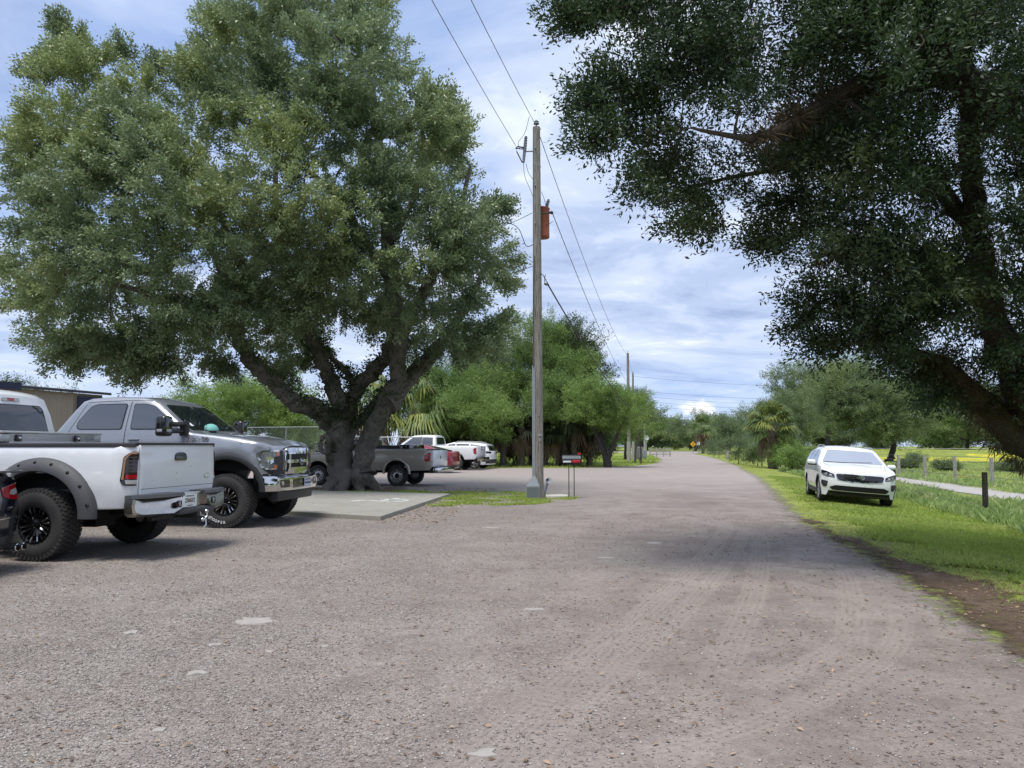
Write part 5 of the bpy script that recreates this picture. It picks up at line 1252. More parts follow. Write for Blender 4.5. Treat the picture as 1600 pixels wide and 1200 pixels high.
        box_part('mirror_lamp', (0.016, 0.16, 0.05), (0.102, 0, -0.08), M['lamp_clear'], mr, 0.005); box_part('mirror_lamp', (0.10, 0.016, 0.05), (0.0, s * 0.131, -0.08), M['lamp_clear'], mr, 0.005)
        box_part('running_board', (2.3, 0.16, 0.06), (-2.05, s * 0.98, 0.60), M['black_plastic'], root, 0.015)
        bt = badge_text('fender_badge', 'F-150', 0.115, M['chrome'], root, bv, pn, -0.52, 1.555, 0.008, extrude=0.006, bold=0.003, sx=1.25)
    ws = patch('windscreen', bv, 'front', [(-0.83, 1.73), (-0.85, 1.76), (-0.725, 2.17), (-0.69, 2.20), (0.69, 2.20), (0.725, 2.17), (0.85, 1.76), (0.83, 1.73)], M['glass'], root, 0.012, 0.01, 0.06, 0.02)
    patch('inspection_sticker', bv, 'front', [(-0.72, 1.80), (-0.72, 1.87), (-0.63, 1.87), (-0.63, 1.80)], M['text_white'], ws, 0.015, 0.002, 0.04)
    ht = MB(); ht.lathe([(max(0.001, 0.15 * math.cos(PI / 2 * k / 7)), 0.13 * math.sin(PI / 2 * k / 7)) for k in range(8)], 18, Matrix.Translation((-0.80, -0.15, 1.735)) @ Matrix(((1, 0, 0, 0), (0, 0, 1, 0), (0, 1, 0, 0), (0, 0, 0, 1)))); ht.build('dashboard_hat', simple('teal_cloth', (0.16, 0.42, 0.38), 0.7), root, 60)
    b = MB()
    for s in (1, -1): stroke(b, bv, 'top', [(-0.62, s * 0.90), (0.2, s * 0.84), (0.80, s * 0.70)], 0.014); stroke(b, bv, 'top', [(-0.60, s * 0.52), (0.5, s * 0.44), (0.82, s * 0.40)], 0.03)
    stroke(b, bv, 'top', [(0.83, -0.7), (0.86, 0.0), (0.83, 0.7)], 0.014); stroke(b, bv, 'top', [(-0.64, -0.84), (-0.64, 0.84)], 0.05)
    b.build('bonnet_seam', M['seam'], root)
    b = MB(); b.tube([(-0.62, -0.66, 1.70), (-0.60, -0.66, 1.86), (-0.60, -0.66, 2.1)], 0.004, 5); b.build('aerial', M['seam'], root)
    wheels(root, [(0, -0.93), (0, 0.93), (-3.95, -0.93), (-3.95, 0.93)], 0.475, 0.33, 0.255, 'offroad', 'at')
    # raised white lettering low on the near front tyre
    nw = [o for o in root.children if o.name.startswith('wheel') and abs(o.location.x) < .1 and o.location.y < 0 and 'arch' not in o.name][0]; lt = []
    ang0 = nw.rotation_euler.y
    for i, ch in enumerate('COOPER'):
        a = R(-128 + i * 8.2); q = 0.375
        t_ = text('tyre_letter', ch, 0.062, M['text_white'], root, (q * math.cos(a), -0.93 - 0.166, 0.475 + q * math.sin(a)), (PI / 2, 0, 0), 0.002, 0.9, 0.002)
        t_.rotation_euler = Euler((PI / 2, 0, 0)).to_matrix().to_4x4().to_euler(); t_.matrix_basis = Matrix.Translation(t_.location) @ Matrix.Rotation(-(a + PI / 2), 4, 'Y') @ Matrix.Rotation(PI / 2, 4, 'X')
    place(root, -5.06, 13.85, -R(7.0), 0, -0.93)
silver_truck()
def body_car(name, label, paint, prof, belt, hw, tumble, ztop, wheel_x, wr, ww, wstyle, arch_r, sill, side_w, front_glass, rear_glass, bowf=0.14, bowr=0.10, glassm='glass', rim=None, cat='car', group=None, extra=None, gh=1.3):
    """closed car from its side profile (clockwise from the nose top to the tail bottom); wheel_x = (front, rear)"""
    root = thing(name, label, cat, group=group); xf, xr_ = wheel_x
    x1 = max(p[0] for p in prof); x0 = min(p[0] for p in prof)
    def yo(x, z):
        y = hw - 0.045 * sm(0.62, 0.28, z) - 0.02 * sm(belt - 0.2, belt, z) + 0.012 * math.exp(-((z - belt + 0.18) / 0.05) ** 2)
        if z > belt: y -= tumble * ((z - belt) / (ztop - belt)) ** gh
        for xc in (xf, xr_): y += 0.012 * math.exp(-((math.hypot(x - xc, z - wr) - arch_r - 0.05) / 0.05) ** 2)
        return y - 0.16 * sm(x1 - 0.50, x1, x) ** 2 - 0.12 * sm(x0 + 0.45, x0, x) ** 2
    bot = [(x0 + 0.10, sill + 0.02, 'u')] + arch(xr_, wr + 0.01, arch_r, arch_r, sill) + arch(xf, wr + 0.01, arch_r, arch_r, sill) + [(x1 - 0.14, sill + 0.0, 'u')]
    o, bv = shell('body', [(p[0], p[1]) for p in prof] + bot, yo, None, 0.055, 0.01, 0.08, 0.11, mats=[paint, M['underbody']], parent=root, bow=lambda x, z: bowf * sm(x1 - 0.7, x1, x) - bowr * sm(x0 + 0.6, x0, x), crown=lambda x, z: 0.03 * sm(belt, ztop, z) + 0.02 * sm(belt - 0.3, belt - 0.1, z))
    u_ = MB(); u_.box(((xf + xr_) / 2, 0, sill + 0.07), (xf - xr_ + 0.9, hw * 1.3, 0.14)); u_.box((xf, 0, wr + 0.12), (0.9, hw * 1.2, 0.3)); u_.box((xr_, 0, wr + 0.12), (0.9, hw * 1.2, 0.3)); u_.build('chassis', M['underbody'], root)
    for pn in ('left', 'right'):
        for W_ in side_w: patch('side_window', bv, pn, W_, M[glassm], root, 0.006, 0.01, 0.08, 0.03)
    if front_glass: patch('windscreen', bv, 'front', front_glass[0], M[front_glass[1]], root, 0.010, 0.01, 0.08, 0.05)
    if rear_glass: patch('rear_window', bv, 'rear', rear_glass, M['glass'], root, 0.010, 0.01, 0.08, 0.04)
    ty = hw - ww / 2 - 0.015
    wheels(root, [(xf, -ty), (xf, ty), (xr_, -ty), (xr_, ty)], wr, ww, rim or wr * 0.67, wstyle, 'road')
    return root, bv, yo
def seams(root, bv, pn, lines, w_=0.009):
    b = MB()
    for l in lines: stroke(b, bv, pn, l, w_)
    b.build('door_seam', M['seam'], root)

# ================= white crossover parked on the verge, seen from the front =================
def crossover_front():
    prof = [(0.90, 0.40), (0.935, 0.55), (0.93, 0.78), (0.86, 0.95), (0.72, 1.01), (0.3, 1.09), (-0.28, 1.165), (-0.40, 1.19), (-1.12, 1.60), (-1.30, 1.655), (-1.7, 1.69), (-2.5, 1.675), (-3.2, 1.60), (-3.45, 1.55), (-3.72, 1.16), (-3.80, 0.95), (-3.82, 0.5)]
    SW = [[(-0.62, 1.13), (-1.18, 1.52), (-1.70, 1.585), (-1.72, 1.11)], [(-1.80, 1.11), (-1.79, 1.585), (-2.55, 1.57), (-2.62, 1.13)], [(-2.70, 1.14), (-2.64, 1.565), (-3.1, 1.53), (-3.35, 1.30), (-3.30, 1.19)]]
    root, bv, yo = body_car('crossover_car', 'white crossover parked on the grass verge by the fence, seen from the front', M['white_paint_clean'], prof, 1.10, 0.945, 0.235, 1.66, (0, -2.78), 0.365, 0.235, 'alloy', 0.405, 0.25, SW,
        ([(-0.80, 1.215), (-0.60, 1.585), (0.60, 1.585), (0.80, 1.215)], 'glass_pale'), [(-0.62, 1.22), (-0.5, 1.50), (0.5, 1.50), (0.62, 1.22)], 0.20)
    g_ = patch('grille', bv, 'front', [(-0.56, 0.725), (-0.60, 0.86), (-0.56, 0.90), (-0.20, 0.905), (0, 0.895), (0.20, 0.905), (0.56, 0.90), (0.60, 0.86), (0.56, 0.725), (0.22, 0.685), (0, 0.69), (-0.22, 0.685)], M['chrome'], root, 0.010, 0.01, 0.06, 0.02)
    patch('grille_mesh', bv, 'front', [(-0.545, 0.735), (-0.585, 0.86), (-0.55, 0.888), (-0.20, 0.893), (0, 0.883), (0.20, 0.893), (0.55, 0.888), (0.585, 0.86), (0.545, 0.735), (0.22, 0.697), (0, 0.702), (-0.22, 0.697)], M['gloss_black'], g_, 0.016, 0.003, 0.06, 0.02)
    for z in (0.75, 0.79, 0.83, 0.87):
        b = MB(); stroke(b, bv, 'front', [(-0.53, z), (-0.13, z)], 0.007, 0.019); b.build('grille_slat', M['black_plastic'], g_); b = MB(); stroke(b, bv, 'front', [(0.13, z), (0.53, z)], 0.007, 0.019); b.build('grille_slat', M['black_plastic'], g_)
    em = patch('oval_emblem', bv, 'front', ellipse(0, 0.815, 0.095, 0.048, 22), M['chrome'], root, 0.026, 0.015, 0.04); patch('emblem_inlay', bv, 'front', ellipse(0, 0.815, 0.083, 0.038, 22), M['gloss_black'], em, 0.029, 0.003, 0.04)
    badge_text('emblem_text', 'KIA', 0.058, M['chrome'], em, bv, 'front', 0, 0.815, 0.033, extrude=0.002, sx=1.15, bold=0.001)
    patch('lower_intake', bv, 'front', [(-0.66, 0.42), (-0.74, 0.50), (-0.60, 0.565), (0.60, 0.565), (0.74, 0.50), (0.66, 0.42)], M['underbody'], root, 0.008, 0.01, 0.06, 0.03)
    patch('lower_lip', bv, 'front', [(-0.80, 0.26), (-0.78, 0.315), (0.78, 0.315), (0.80, 0.26)], M['black_plastic'], root, 0.006, 0.01, 0.08, 0.02)
    for s in (1, -1):
        hl = patch('headlamp', bv, 'front', [(s * 0.615, 0.775), (s * 0.63, 0.87), (s * 0.80, 0.945), (s * 0.93, 0.975), (s * 0.925, 0.86), (s * 0.80, 0.79)], M['gloss_black'], root, 0.008, 0.01, 0.05, 0.02)
        patch('lamp_lens', bv, 'front', ellipse(s * 0.72, 0.845, 0.035, 0.032, 14), M['lamp_clear'], hl, 0.014, 0.004, 0.04); patch('lamp_lens', bv, 'front', ellipse(s * 0.82, 0.872, 0.032, 0.03, 14), M['lamp_clear'], hl, 0.014, 0.004, 0.04)
        b = MB(); stroke(b, bv, 'front', [(s * 0.635, 0.80), (s * 0.78, 0.812), (s * 0.905, 0.88)], 0.012, 0.012); b.build('lamp_strip', M['lamp_clear'], hl)
        patch('fog_lamp_recess', bv, 'front', [(s * 0.80, 0.50), (s * 0.775, 0.66), (s * 0.915, 0.69), (s * 0.925, 0.60), (s * 0.87, 0.49)], M['black_plastic'], root, 0.008, 0.01, 0.05, 0.02)
        pn = 'left' if s > 0 else 'right'
        seams(root, bv, pn, [[(-0.42, 0.40), (-0.42, 1.0), (-0.55, 1.12)], [(-1.76, 0.42), (-1.76, 1.62)], [(-2.60, 0.55), (-2.72, 1.0), (-2.66, 1.60)]])
        mr = box_part('wing_mirror', (0.14, 0.23, 0.15), (-0.72, s * 1.06, 1.17), M['white_paint_clean'], root, 0.06, None, 4); box_part('mirror_base', (0.10, 0.25, 0.045), (0, -s * 0.03, -0.075), M['gloss_black'], mr, 0.015)
        rr = MB(); rr.tube([(-1.25, s * 0.66, 1.63), (-1.45, s * 0.655, 1.72), (-2.6, s * 0.65, 1.735), (-3.2, s * 0.62, 1.66), (-3.3, s * 0.62, 1.60)], 0.02, 6); rr.build('roof_rail', M['aluminium'], root, 50)
        patch('wheel_arch_trim', bv, pn, [(0.43, 0.26), (0.40, 0.52), (0.27, 0.70), (0, 0.80), (-0.27, 0.70), (-0.40, 0.52), (-0.43, 0.26), (-0.47, 0.26), (-0.45, 0.55), (-0.30, 0.75), (0, 0.845), (0.30, 0.75), (0.45, 0.55), (0.47, 0.26)], M['black_plastic'], root, 0.012, 0.01, 0.06)
        patch('door_sill_trim', bv, pn, [(-0.47, 0.26), (-0.47, 0.40), (-2.32, 0.40), (-2.32, 0.26)], M['black_plastic'], root, 0.012, 0.01, 0.08)
    seams(root, bv, 'top', [[(0.70, -0.62), (0.80, 0), (0.70, 0.62)], [(0.68, 0.66), (-0.38, 0.80)], [(0.68, -0.66), (-0.38, -0.80)]])
    b = MB(); stroke(b, bv, 'front', [(-0.78, 1.20), (-0.1, 1.215), (0.5, 1.255)], 0.014, 0.014); b.build('wiper', M['seam'], root)
    xl_, yl_ = 8.12, 20.35; root.scale = (0.93, 0.94, 0.87)
    hd = math.atan2(-0.965, -0.255)
    root.rotation_mode = 'XYZ'
    # left wheel of the picture is the car's right front wheel (local y < 0)
    c, s_ = math.cos(hd), math.sin(hd); lx, ly = 0.0, -0.81 * 0.95; wx = xl_ - (c * lx - s_ * ly); wy = yl_ - (s_ * lx + c * ly)
    zr = zs(xl_, yl_); zl = zs(xl_ + 1.64, yl_ - 0.43); root.location = (wx, wy, (zr + zl) / 2 + 0.01); tilt = math.asin((zl - zr) / 1.69)
    root.rotation_euler = Euler((tilt, 0, hd)); return root
crossover_front()

# ================= dark sedan, only its tail corner shows at the left edge =================
def navy_sedan():
    prof = [(3.75, 0.45), (3.80, 0.62), (3.70, 0.80), (3.2, 0.90), (2.55, 0.99), (1.65, 1.38), (1.2, 1.44), (0.5, 1.43), (-0.25, 1.27), (-0.62, 1.13), (-1.02, 1.13), (-1.08, 1.08), (-1.06, 0.95), (-1.13, 0.74), (-1.12, 0.45)]
    root, bv, yo = body_car('sedan_car', 'black sedan cut off by the left edge, with red tail lamp and twin exhaust', M['navy_paint'], prof, 0.98, 0.92, 0.24, 1.42, (2.82, 0), 0.335, 0.22, 'alloy', 0.37, 0.22, [[(0.1, 1.02), (0.35, 1.32), (1.2, 1.37), (1.25, 0.99)], [(1.33, 0.99), (1.30, 1.36), (1.65, 1.30), (2.3, 0.99)]], ([(-0.72, 1.02), (-0.55, 1.36), (0.55, 1.36), (0.72, 1.02)], 'glass'), [(-0.58, 1.16), (-0.5, 1.36), (0.5, 1.36), (0.58, 1.16)], 0.2, 0.16)
    patch('rear_bumper_lower', bv, 'rear', [(-0.86, 0.26), (-0.88, 0.42), (0.88, 0.42), (0.86, 0.26)], M['black_plastic'], root, 0.008, 0.01, 0.08, 0.02)
    b = MB(); stroke(b, bv, 'rear', [(-0.90, 0.66), (-0.66, 0.625), (0, 0.61), (0.66, 0.625), (0.90, 0.66)], 0.012, 0.002); stroke(b, bv, 'rear', [(-0.60, 0.62), (-0.66, 0.80), (-0.60, 1.08)], 0.008); stroke(b, bv, 'rear', [(0.60, 0.62), (0.66, 0.80), (0.60, 1.08)], 0.008); b.build('boot_seam', M['chrome'], root)
    for s in (1, -1):
        tl = patch('tail_lamp', bv, 'rear', [(s * 0.42, 0.86), (s * 0.42, 0.96), (s * 0.70, 1.0), (s * 0.895, 1.02), (s * 0.905, 0.93), (s * 0.88, 0.83), (s * 0.64, 0.82)], M['lamp_red'], root, 0.010, 0.01, 0.05, 0.015)
        patch('reversing_lamp', bv, 'rear', [(s * 0.56, 0.885), (s * 0.60, 0.93), (s * 0.82, 0.955), (s * 0.80, 0.90), (s * 0.64, 0.87)], M['lamp_clear'], tl, 0.014, 0.003, 0.04)
        b = MB(); 
        for k in (0, 1):
            c = Vector((-1.11, s * (0.56 + 0.10 * k), 0.285)); b.lathe([(0.040, 0.10), (0.044, -0.04), (0.036, -0.045), (0.034, 0.08)], 18, Matrix.Translation(c) @ Matrix.Rotation(-PI / 2, 4, 'Z'))
            b.build('exhaust_tip', M['chrome'], root, 40); b = MB()
    badge_text('trim_badge', 'XSE', 0.055, M['chrome'], root, bv, 'rear', -0.50, 0.725, 0.005, extrude=0.003, bold=0.001)
    sp_ = box_part('boot_spoiler', (0.12, 1.3, 0.025), (-1.04, 0, 1.15), M['gloss_black'], root, 0.01)
    hd = PI - R(6); place(root, -5.72, 9.24, hd, -1.06, -0.86)
navy_sedan()

# ================= beige small pickup behind the oak =================
def beige_pickup():
    root = thing('pickup_truck', 'beige old small pickup with white tailgate parked behind the big oak trunk', 'pickup truck'); mats = [M['beige_paint'], M['underbody']]
    def yb(x, z): return 0.86 - 0.04 * sm(0.8, 0.5, z) - 0.05 * sm(0.85, 1.12, z) + 0.01 * math.exp(-((z - 0.72) / 0.03) ** 2) - 0.07 * sm(-0.95, -1.16, x) ** 2
    ob = [(1.02, 1.125), (-1.14, 1.125), (-1.15, 0.60), (-1.08, 0.50), (-0.42, 0.48, 'u')] + arch(0, 0.40, 0.41, 0.42, 0.48)[1:] + [(1.02, 0.50, '')]
    bb = None
    for s in (1, -1):
        o, bv = shell('bed_side', ob, yb, lambda x, z: 0.70, 0.03, 0.01, mats=mats, parent=root, mid=2); bb = bb or bv
        if s < 0: o.scale = (1, -1, 1)
    for s in (1, -1):
        q = patch('tail_lamp', bb, 'left', [(-1.15, 0.78), (-1.15, 1.05), (-1.02, 1.05), (-0.93, 0.97), (-0.93, 0.84), (-0.97, 0.78)], M['lamp_red'], root, 0.008, 0.01, 0.05, 0.02)
        if s < 0: q.scale = (1, -1, 1)
        m = MB(); vs = []; n = 26
        for i in range(n + 1):
            a = R(-4 + 188 * i / n)
            for (q_, y) in ((0, 0.80), (0, 0.885), (0.04, 0.885), (0.075, 0.84)): vs.append(((0.405 + q_) * math.cos(a), s * y, 0.42 + (0.40 + q_) * math.sin(a)))
        m.add(vs, [(i * 4 + j, i * 4 + j + 1, i * 4 + j + 5, i * 4 + j + 4) for i in range(n) for j in range(3)]); m.build('wheel_arch_lip', M['beige_paint'], root, 40)
    box_part('tailgate', (0.05, 1.42, 0.52), (-1.15, 0, 0.865), M['white_paint'], root, 0.015)
    tb = [o for o in root.children if o.name.startswith('tailgate')][0]; bt = MB(); 
    bt.lathe([(0.001, -0.006), (0.055, -0.004), (0.06, 0.0)], 18, Matrix.Translation((-0.03, 0, 0.04)) @ Matrix.Rotation(-PI / 2, 4, 'Z')); bt.build('round_emblem', M['text_dark'], tb)
    box_part('tailgate_skin', (0.012, 1.36, 0.46), (-0.028, 0, 0), M['white_paint'], tb, 0.004)
    box_part('bed_floor', (2.1, 1.42, 0.05), (-0.07, 0, 0.64), M['black_plastic'], root, 0.01); box_part('bed_front_wall', (0.04, 1.42, 0.50), (1.0, 0, 0.88), M['beige_paint'], root, 0.01)
    rb = box_part('rear_bumper', (0.17, 1.62, 0.17), (-1.30, 0, 0.50), M['chrome'], root, 0.035); box_part('bumper_pad', (0.10, 1.4, 0.03), (0.01, 0, 0.095), M['black_plastic'], rb, 0.01)
    box_part('cargo_box', (0.8, 1.34, 0.20), (0.45, 0, 1.19), M['black_plastic'], root, 0.02); box_part('cargo_box', (0.34, 1.34, 0.22), (-0.20, 0, 1.20), M['gloss_black'], root, 0.02); box_part('bed_rack', (1.9, 0.05, 0.05), (0.0, -0.74, 1.15), M['aluminium'], root, 0.01); box_part('bed_rack', (1.9, 0.05, 0.05), (0.0, 0.74, 1.15), M['aluminium'], root, 0.01)
    def yc(x, z): return 0.85 - 0.04 * sm(0.8, 0.5, z) - 0.18 * max(0, (z - 1.05) / 0.50) ** 1.2 - 0.10 * sm(3.1, 3.55, x) ** 2
    oc = [(3.50, 0.50), (3.55, 0.80), (3.50, 0.97), (3.3, 1.01), (2.55, 1.08), (2.40, 1.10), (1.90, 1.52), (1.75, 1.57), (1.25, 1.575), (1.12, 1.54), (1.07, 1.12), (1.05, 0.48), (1.10, 0.44, 'u'), (2.30, 0.44, 'u')] + arch(2.75, 0.38, 0.40, 0.40, 0.44)[1:] + [(3.35, 0.44, 'u')]
    o, bc = shell('cab', oc, yc, None, 0.05, 0.01, mats=mats, parent=root, bow=lambda x, z: 0.12 * sm(3.0, 3.5, x), crown=lambda x, z: 0.04 * sm(1.3, 1.55, z))
    for pn in ('left', 'right'):
        patch('side_window', bc, pn, [(1.18, 1.13), (1.20, 1.47), (1.80, 1.47), (2.20, 1.13)], M['glass'], root, 0.005, 0.01, 0.08, 0.03); seams(root, bc, pn, [[(1.14, 0.50), (1.14, 1.5)], [(2.32, 0.85), (2.28, 1.12)]])
    patch('rear_window', bc, 'rear', [(-0.58, 1.15), (-0.52, 1.46), (0.52, 1.46), (0.58, 1.15)], M['glass'], root, 0.006, 0.01, 0.08, 0.03); patch('windscreen', bc, 'front', [(-0.66, 1.14), (-0.56, 1.48), (0.56, 1.48), (0.66, 1.14)], M['glass'], root, 0.008, 0.01, 0.08, 0.03)
    patch('grille', bc, 'front', [(-0.42, 0.72), (-0.42, 0.90), (0.42, 0.90), (0.42, 0.72)], M['gloss_black'], root, 0.01); box_part('front_bumper', (0.14, 1.66, 0.17), (3.58, 0, 0.52), M['chrome'], root, 0.04)
    for s in (1, -1): patch('headlamp', bc, 'front', [(s * 0.46, 0.74), (s * 0.46, 0.89), (s * 0.72, 0.89), (s * 0.72, 0.74)], M['lamp_clear'], root, 0.01)
    u_ = MB(); u_.box((1.2, 0, 0.48), (4.2, 0.8, 0.14)); u_.box((0, 0, 0.40), (0.1, 1.3, 0.1)); u_.box((0, 0, 0.70), (0.8, 1.3, 0.15)); u_.build('chassis', M['underbody'], root)
    wheels(root, [(0, -0.73), (0, 0.73), (2.75, -0.73), (2.75, 0.73)], 0.325, 0.21, 0.215, 'steel', 'road')
    place(root, -4.12, 28.15, PI - R(14), 0, 0.73); root.scale = (1.14, 1.14, 1.14)
beige_pickup()

# ================= white parked pickup, maroon coupe, white crossover (rear views) =================
def white_pickup_far():
    root = thing('pickup_truck', 'white extended-cab pickup parked further back between the maroon coupe and white crossover', 'pickup truck'); mats = [M['white_paint_clean'], M['underbody']]
    def yb(x, z): return 0.97 - 0.03 * sm(0.9, 0.6, z) - 0.03 * sm(1.2, 1.35, z) - 0.10 * sm(-0.95, -1.2, x) ** 2
    ob = [(1.10, 1.34), (-1.20, 1.34), (-1.21, 0.72), (-1.12, 0.60), (-0.53, 0.58, 'u')] + arch(0, 0.50, 0.52, 0.50, 0.58)[1:] + [(1.10, 0.60, '')]; bb = None
    for s in (1, -1):
        o, bv = shell('bed_side', ob, yb, lambda x, z: 0.81, 0.03, 0.01, mats=mats, parent=root, mid=2); bb = bb or bv
        if s < 0: o.scale = (1, -1, 1)
    for s in (1, -1):
        q = patch('tail_lamp', bb, 'left', [(-1.21, 0.88), (-1.21, 1.22), (-1.12, 1.22), (-1.03, 1.16), (-1.05, 0.90)], M['lamp_red'], root, 0.010, 0.01, 0.05, 0.02); 
        if s < 0: q.scale = (1, -1, 1)
    tg = box_part('tailgate', (0.05, 1.62, 0.60), (-1.21, 0, 1.03), M['white_paint_clean'], root, 0.015); box_part('tailgate_emblem', (0.01, 0.26, 0.07), (-0.03, 0, 0.1), M['chrome'], tg, 0.003); box_part('tailgate_handle', (0.02, 0.16, 0.06), (-0.03, 0, 0.24), M['gloss_black'], tg, 0.006)
    box_part('bed_floor', (2.3, 1.62, 0.05), (-0.05, 0, 0.78), M['black_plastic'], root, 0.01); box_part('rear_bumper', (0.18, 1.9, 0.20), (-1.34, 0, 0.62), M['old_chrome'], root, 0.04)
    def yc(x, z): return 0.95 - 0.03 * sm(0.9, 0.6, z) - 0.20 * max(0, (z - 1.32) / 0.58) ** 1.2 - 0.12 * sm(4.1, 4.6, x) ** 2
    oc = [(4.60, 0.62), (4.65, 0.95), (4.60, 1.22), (4.4, 1.28), (3.45, 1.34), (3.3, 1.36), (2.70, 1.82), (2.5, 1.89), (1.9, 1.92), (1.35, 1.90), (1.22, 1.82), (1.15, 1.36), (1.14, 0.58), (1.2, 0.54, 'u'), (3.16, 0.54, 'u')] + arch(3.65, 0.48, 0.49, 0.48, 0.54)[1:] + [(4.45, 0.54, 'u')]
    o, bc = shell('cab', oc, yc, None, 0.06, 0.01, mats=mats, parent=root, bow=lambda x, z: 0.12 * sm(4.0, 4.6, x), crown=lambda x, z: 0.05 * sm(1.6, 1.88, z))
    for pn in ('left', 'right'):
        patch('side_window', bc, pn, [(1.32, 1.38), (1.36, 1.80), (1.95, 1.82), (1.95, 1.38)], M['glass_privacy'], root, 0.005, 0.01, 0.08, 0.04); patch('side_window', bc, pn, [(2.02, 1.38), (2.02, 1.82), (2.55, 1.79), (3.08, 1.38)], M['glass_privacy'], root, 0.005, 0.01, 0.08, 0.04); seams(root, bc, pn, [[(1.98, 0.6), (1.98, 1.85)]])
    patch('rear_window', bc, 'rear', [(-0.68, 1.42), (-0.58, 1.80), (0.58, 1.80), (0.68, 1.42)], M['glass'], root, 0.006, 0.01, 0.08, 0.03); patch('windscreen', bc, 'front', [(-0.74, 1.42), (-0.62, 1.80), (0.62, 1.80), (0.74, 1.42)], M['glass'], root, 0.008, 0.01, 0.08, 0.03)
    u_ = MB(); u_.box((1.7, 0, 0.55), (5.4, 0.9, 0.16)); u_.box((0, 0, 0.42), (0.12, 1.5, 0.12)); u_.box((0, 0, 0.86), (1.0, 1.5, 0.15)); u_.tube([(-1.2, -0.1, 0.5), (-1.7, -0.1, 0.48)], 0.04, 6); u_.build('chassis', M['underbody'], root)
    wheels(root, [(0, -0.82), (0, 0.82), (3.65, -0.82), (3.65, 0.82)], 0.40, 0.27, 0.26, 'alloy', 'road')
    return root
wp = white_pickup_far(); px, py = g(712, 733)[:2]; place(wp, -3.35, 46.5, PI - R(14), 0, 0.82); wp.scale = (1.09, 1.09, 1.09)
def coupe():
    prof = [(3.55, 0.45), (3.60, 0.62), (3.5, 0.80), (3.0, 0.88), (2.2, 0.98), (1.45, 1.33), (1.1, 1.39), (0.55, 1.38), (-0.25, 1.18), (-0.70, 1.08), (-0.98, 1.07), (-1.04, 1.0), (-1.02, 0.80), (-1.06, 0.60), (-1.03, 0.42)]
    root, bv, yo = body_car('coupe_car', 'maroon coupe with bright red tail lamps parked between the beige and white pickups', M['red_paint'], prof, 0.98, 0.92, 0.26, 1.38, (2.65, 0), 0.33, 0.22, 'alloy', 0.37, 0.22, [[(0.15, 1.02), (0.45, 1.27), (0.9, 1.32), (1.35, 1.28), (1.95, 1.0)]], ([(-0.70, 1.02), (-0.55, 1.32), (0.55, 1.32), (0.70, 1.02)], 'glass'), [(-0.58, 1.12), (-0.5, 1.32), (0.5, 1.32), (0.58, 1.12)])
    for s in (1, -1): patch('tail_lamp', bv, 'rear', [(s * 0.35, 0.82), (s * 0.35, 0.97), (s * 0.90, 0.99), (s * 0.90, 0.86)], M['lamp_red'], root, 0.012, 0.01, 0.05, 0.02)
    patch('rear_diffuser', bv, 'rear', [(-0.7, 0.28), (-0.7, 0.42), (0.7, 0.42), (0.7, 0.28)], M['black_plastic'], root); return root
rc = coupe(); place(rc, -4.2, 41.5, PI - R(14), 0, 0.7); rc.scale = (1.06, 1.06, 1.06)
def crossover_rear():
    prof = [(3.75, 0.45), (3.80, 0.75), (3.7, 0.98), (3.1, 1.10), (2.6, 1.18), (1.9, 1.58), (1.5, 1.67), (0.8, 1.70), (-0.2, 1.62), (-0.62, 1.55), (-0.82, 1.50), (-0.80, 1.42), (-1.0, 1.08), (-1.06, 0.9), (-1.05, 0.62), (-1.08, 0.45)]
    root, bv, yo = body_car('crossover_car', 'white crossover at the right end of the parked row, in front of the dark thicket', M['white_paint_clean'], prof, 1.12, 0.95, 0.22, 1.66, (2.85, 0), 0.38, 0.24, 'alloy', 0.42, 0.25, [[(-0.62, 1.22), (-0.35, 1.48), (0.3, 1.56), (0.34, 1.16)], [(0.42, 1.16), (0.40, 1.57), (1.25, 1.58), (1.28, 1.14)], [(1.36, 1.14), (1.33, 1.58), (1.75, 1.55), (2.35, 1.16)]], ([(-0.78, 1.22), (-0.6, 1.58), (0.6, 1.58), (0.78, 1.22)], 'glass'), [(-0.62, 1.14), (-0.56, 1.44), (0.56, 1.44), (0.62, 1.14)], 0.2, 0.10, 'glass_privacy')
    patch('rear_bumper_lower', bv, 'rear', [(-0.9, 0.34), (-0.9, 0.60), (0.9, 0.60), (0.9, 0.34)], M['black_plastic'], root, 0.012, 0.01, 0.08, 0.02)
    for s in (1, -1):
        patch('tail_lamp', bv, 'rear', [(s * 0.46, 1.00), (s * 0.46, 1.08), (s * 0.90, 1.12), (s * 0.925, 0.98), (s * 0.75, 0.97)], M['lamp_smoke'], root, 0.012, 0.01, 0.05, 0.02)
        rr = MB(); rr.tube([(1.35, s * 0.70, 1.68), (1.2, s * 0.70, 1.745), (0.1, s * 0.69, 1.73), (-0.3, s * 0.68, 1.65)], 0.02, 6); rr.build('roof_rail', M['aluminium'], root, 50)
        pn = 'left' if s > 0 else 'right'; seams(root, bv, pn, [[(1.32, 0.42), (1.32, 1.6)], [(0.38, 0.55), (0.38, 1.6)]]); patch('door_sill_trim', bv, pn, [(0.46, 0.27), (0.46, 0.40), (2.38, 0.40), (2.38, 0.27)], M['black_plastic'], root, 0.012, 0.01, 0.08)
    bt = MB(); bt.lathe([(0.001, -0.01), (0.06, -0.008), (0.065, 0.0)], 18, Matrix.Translation((-1.08, 0, 0.98)) @ Matrix.Rotation(-PI / 2, 4, 'Z')); bt.build('round_emblem', M['chrome'], root)
    return root
cr_ = crossover_rear(); place(cr_, -2.35, 49.2, PI - R(16), 0, 0.75)
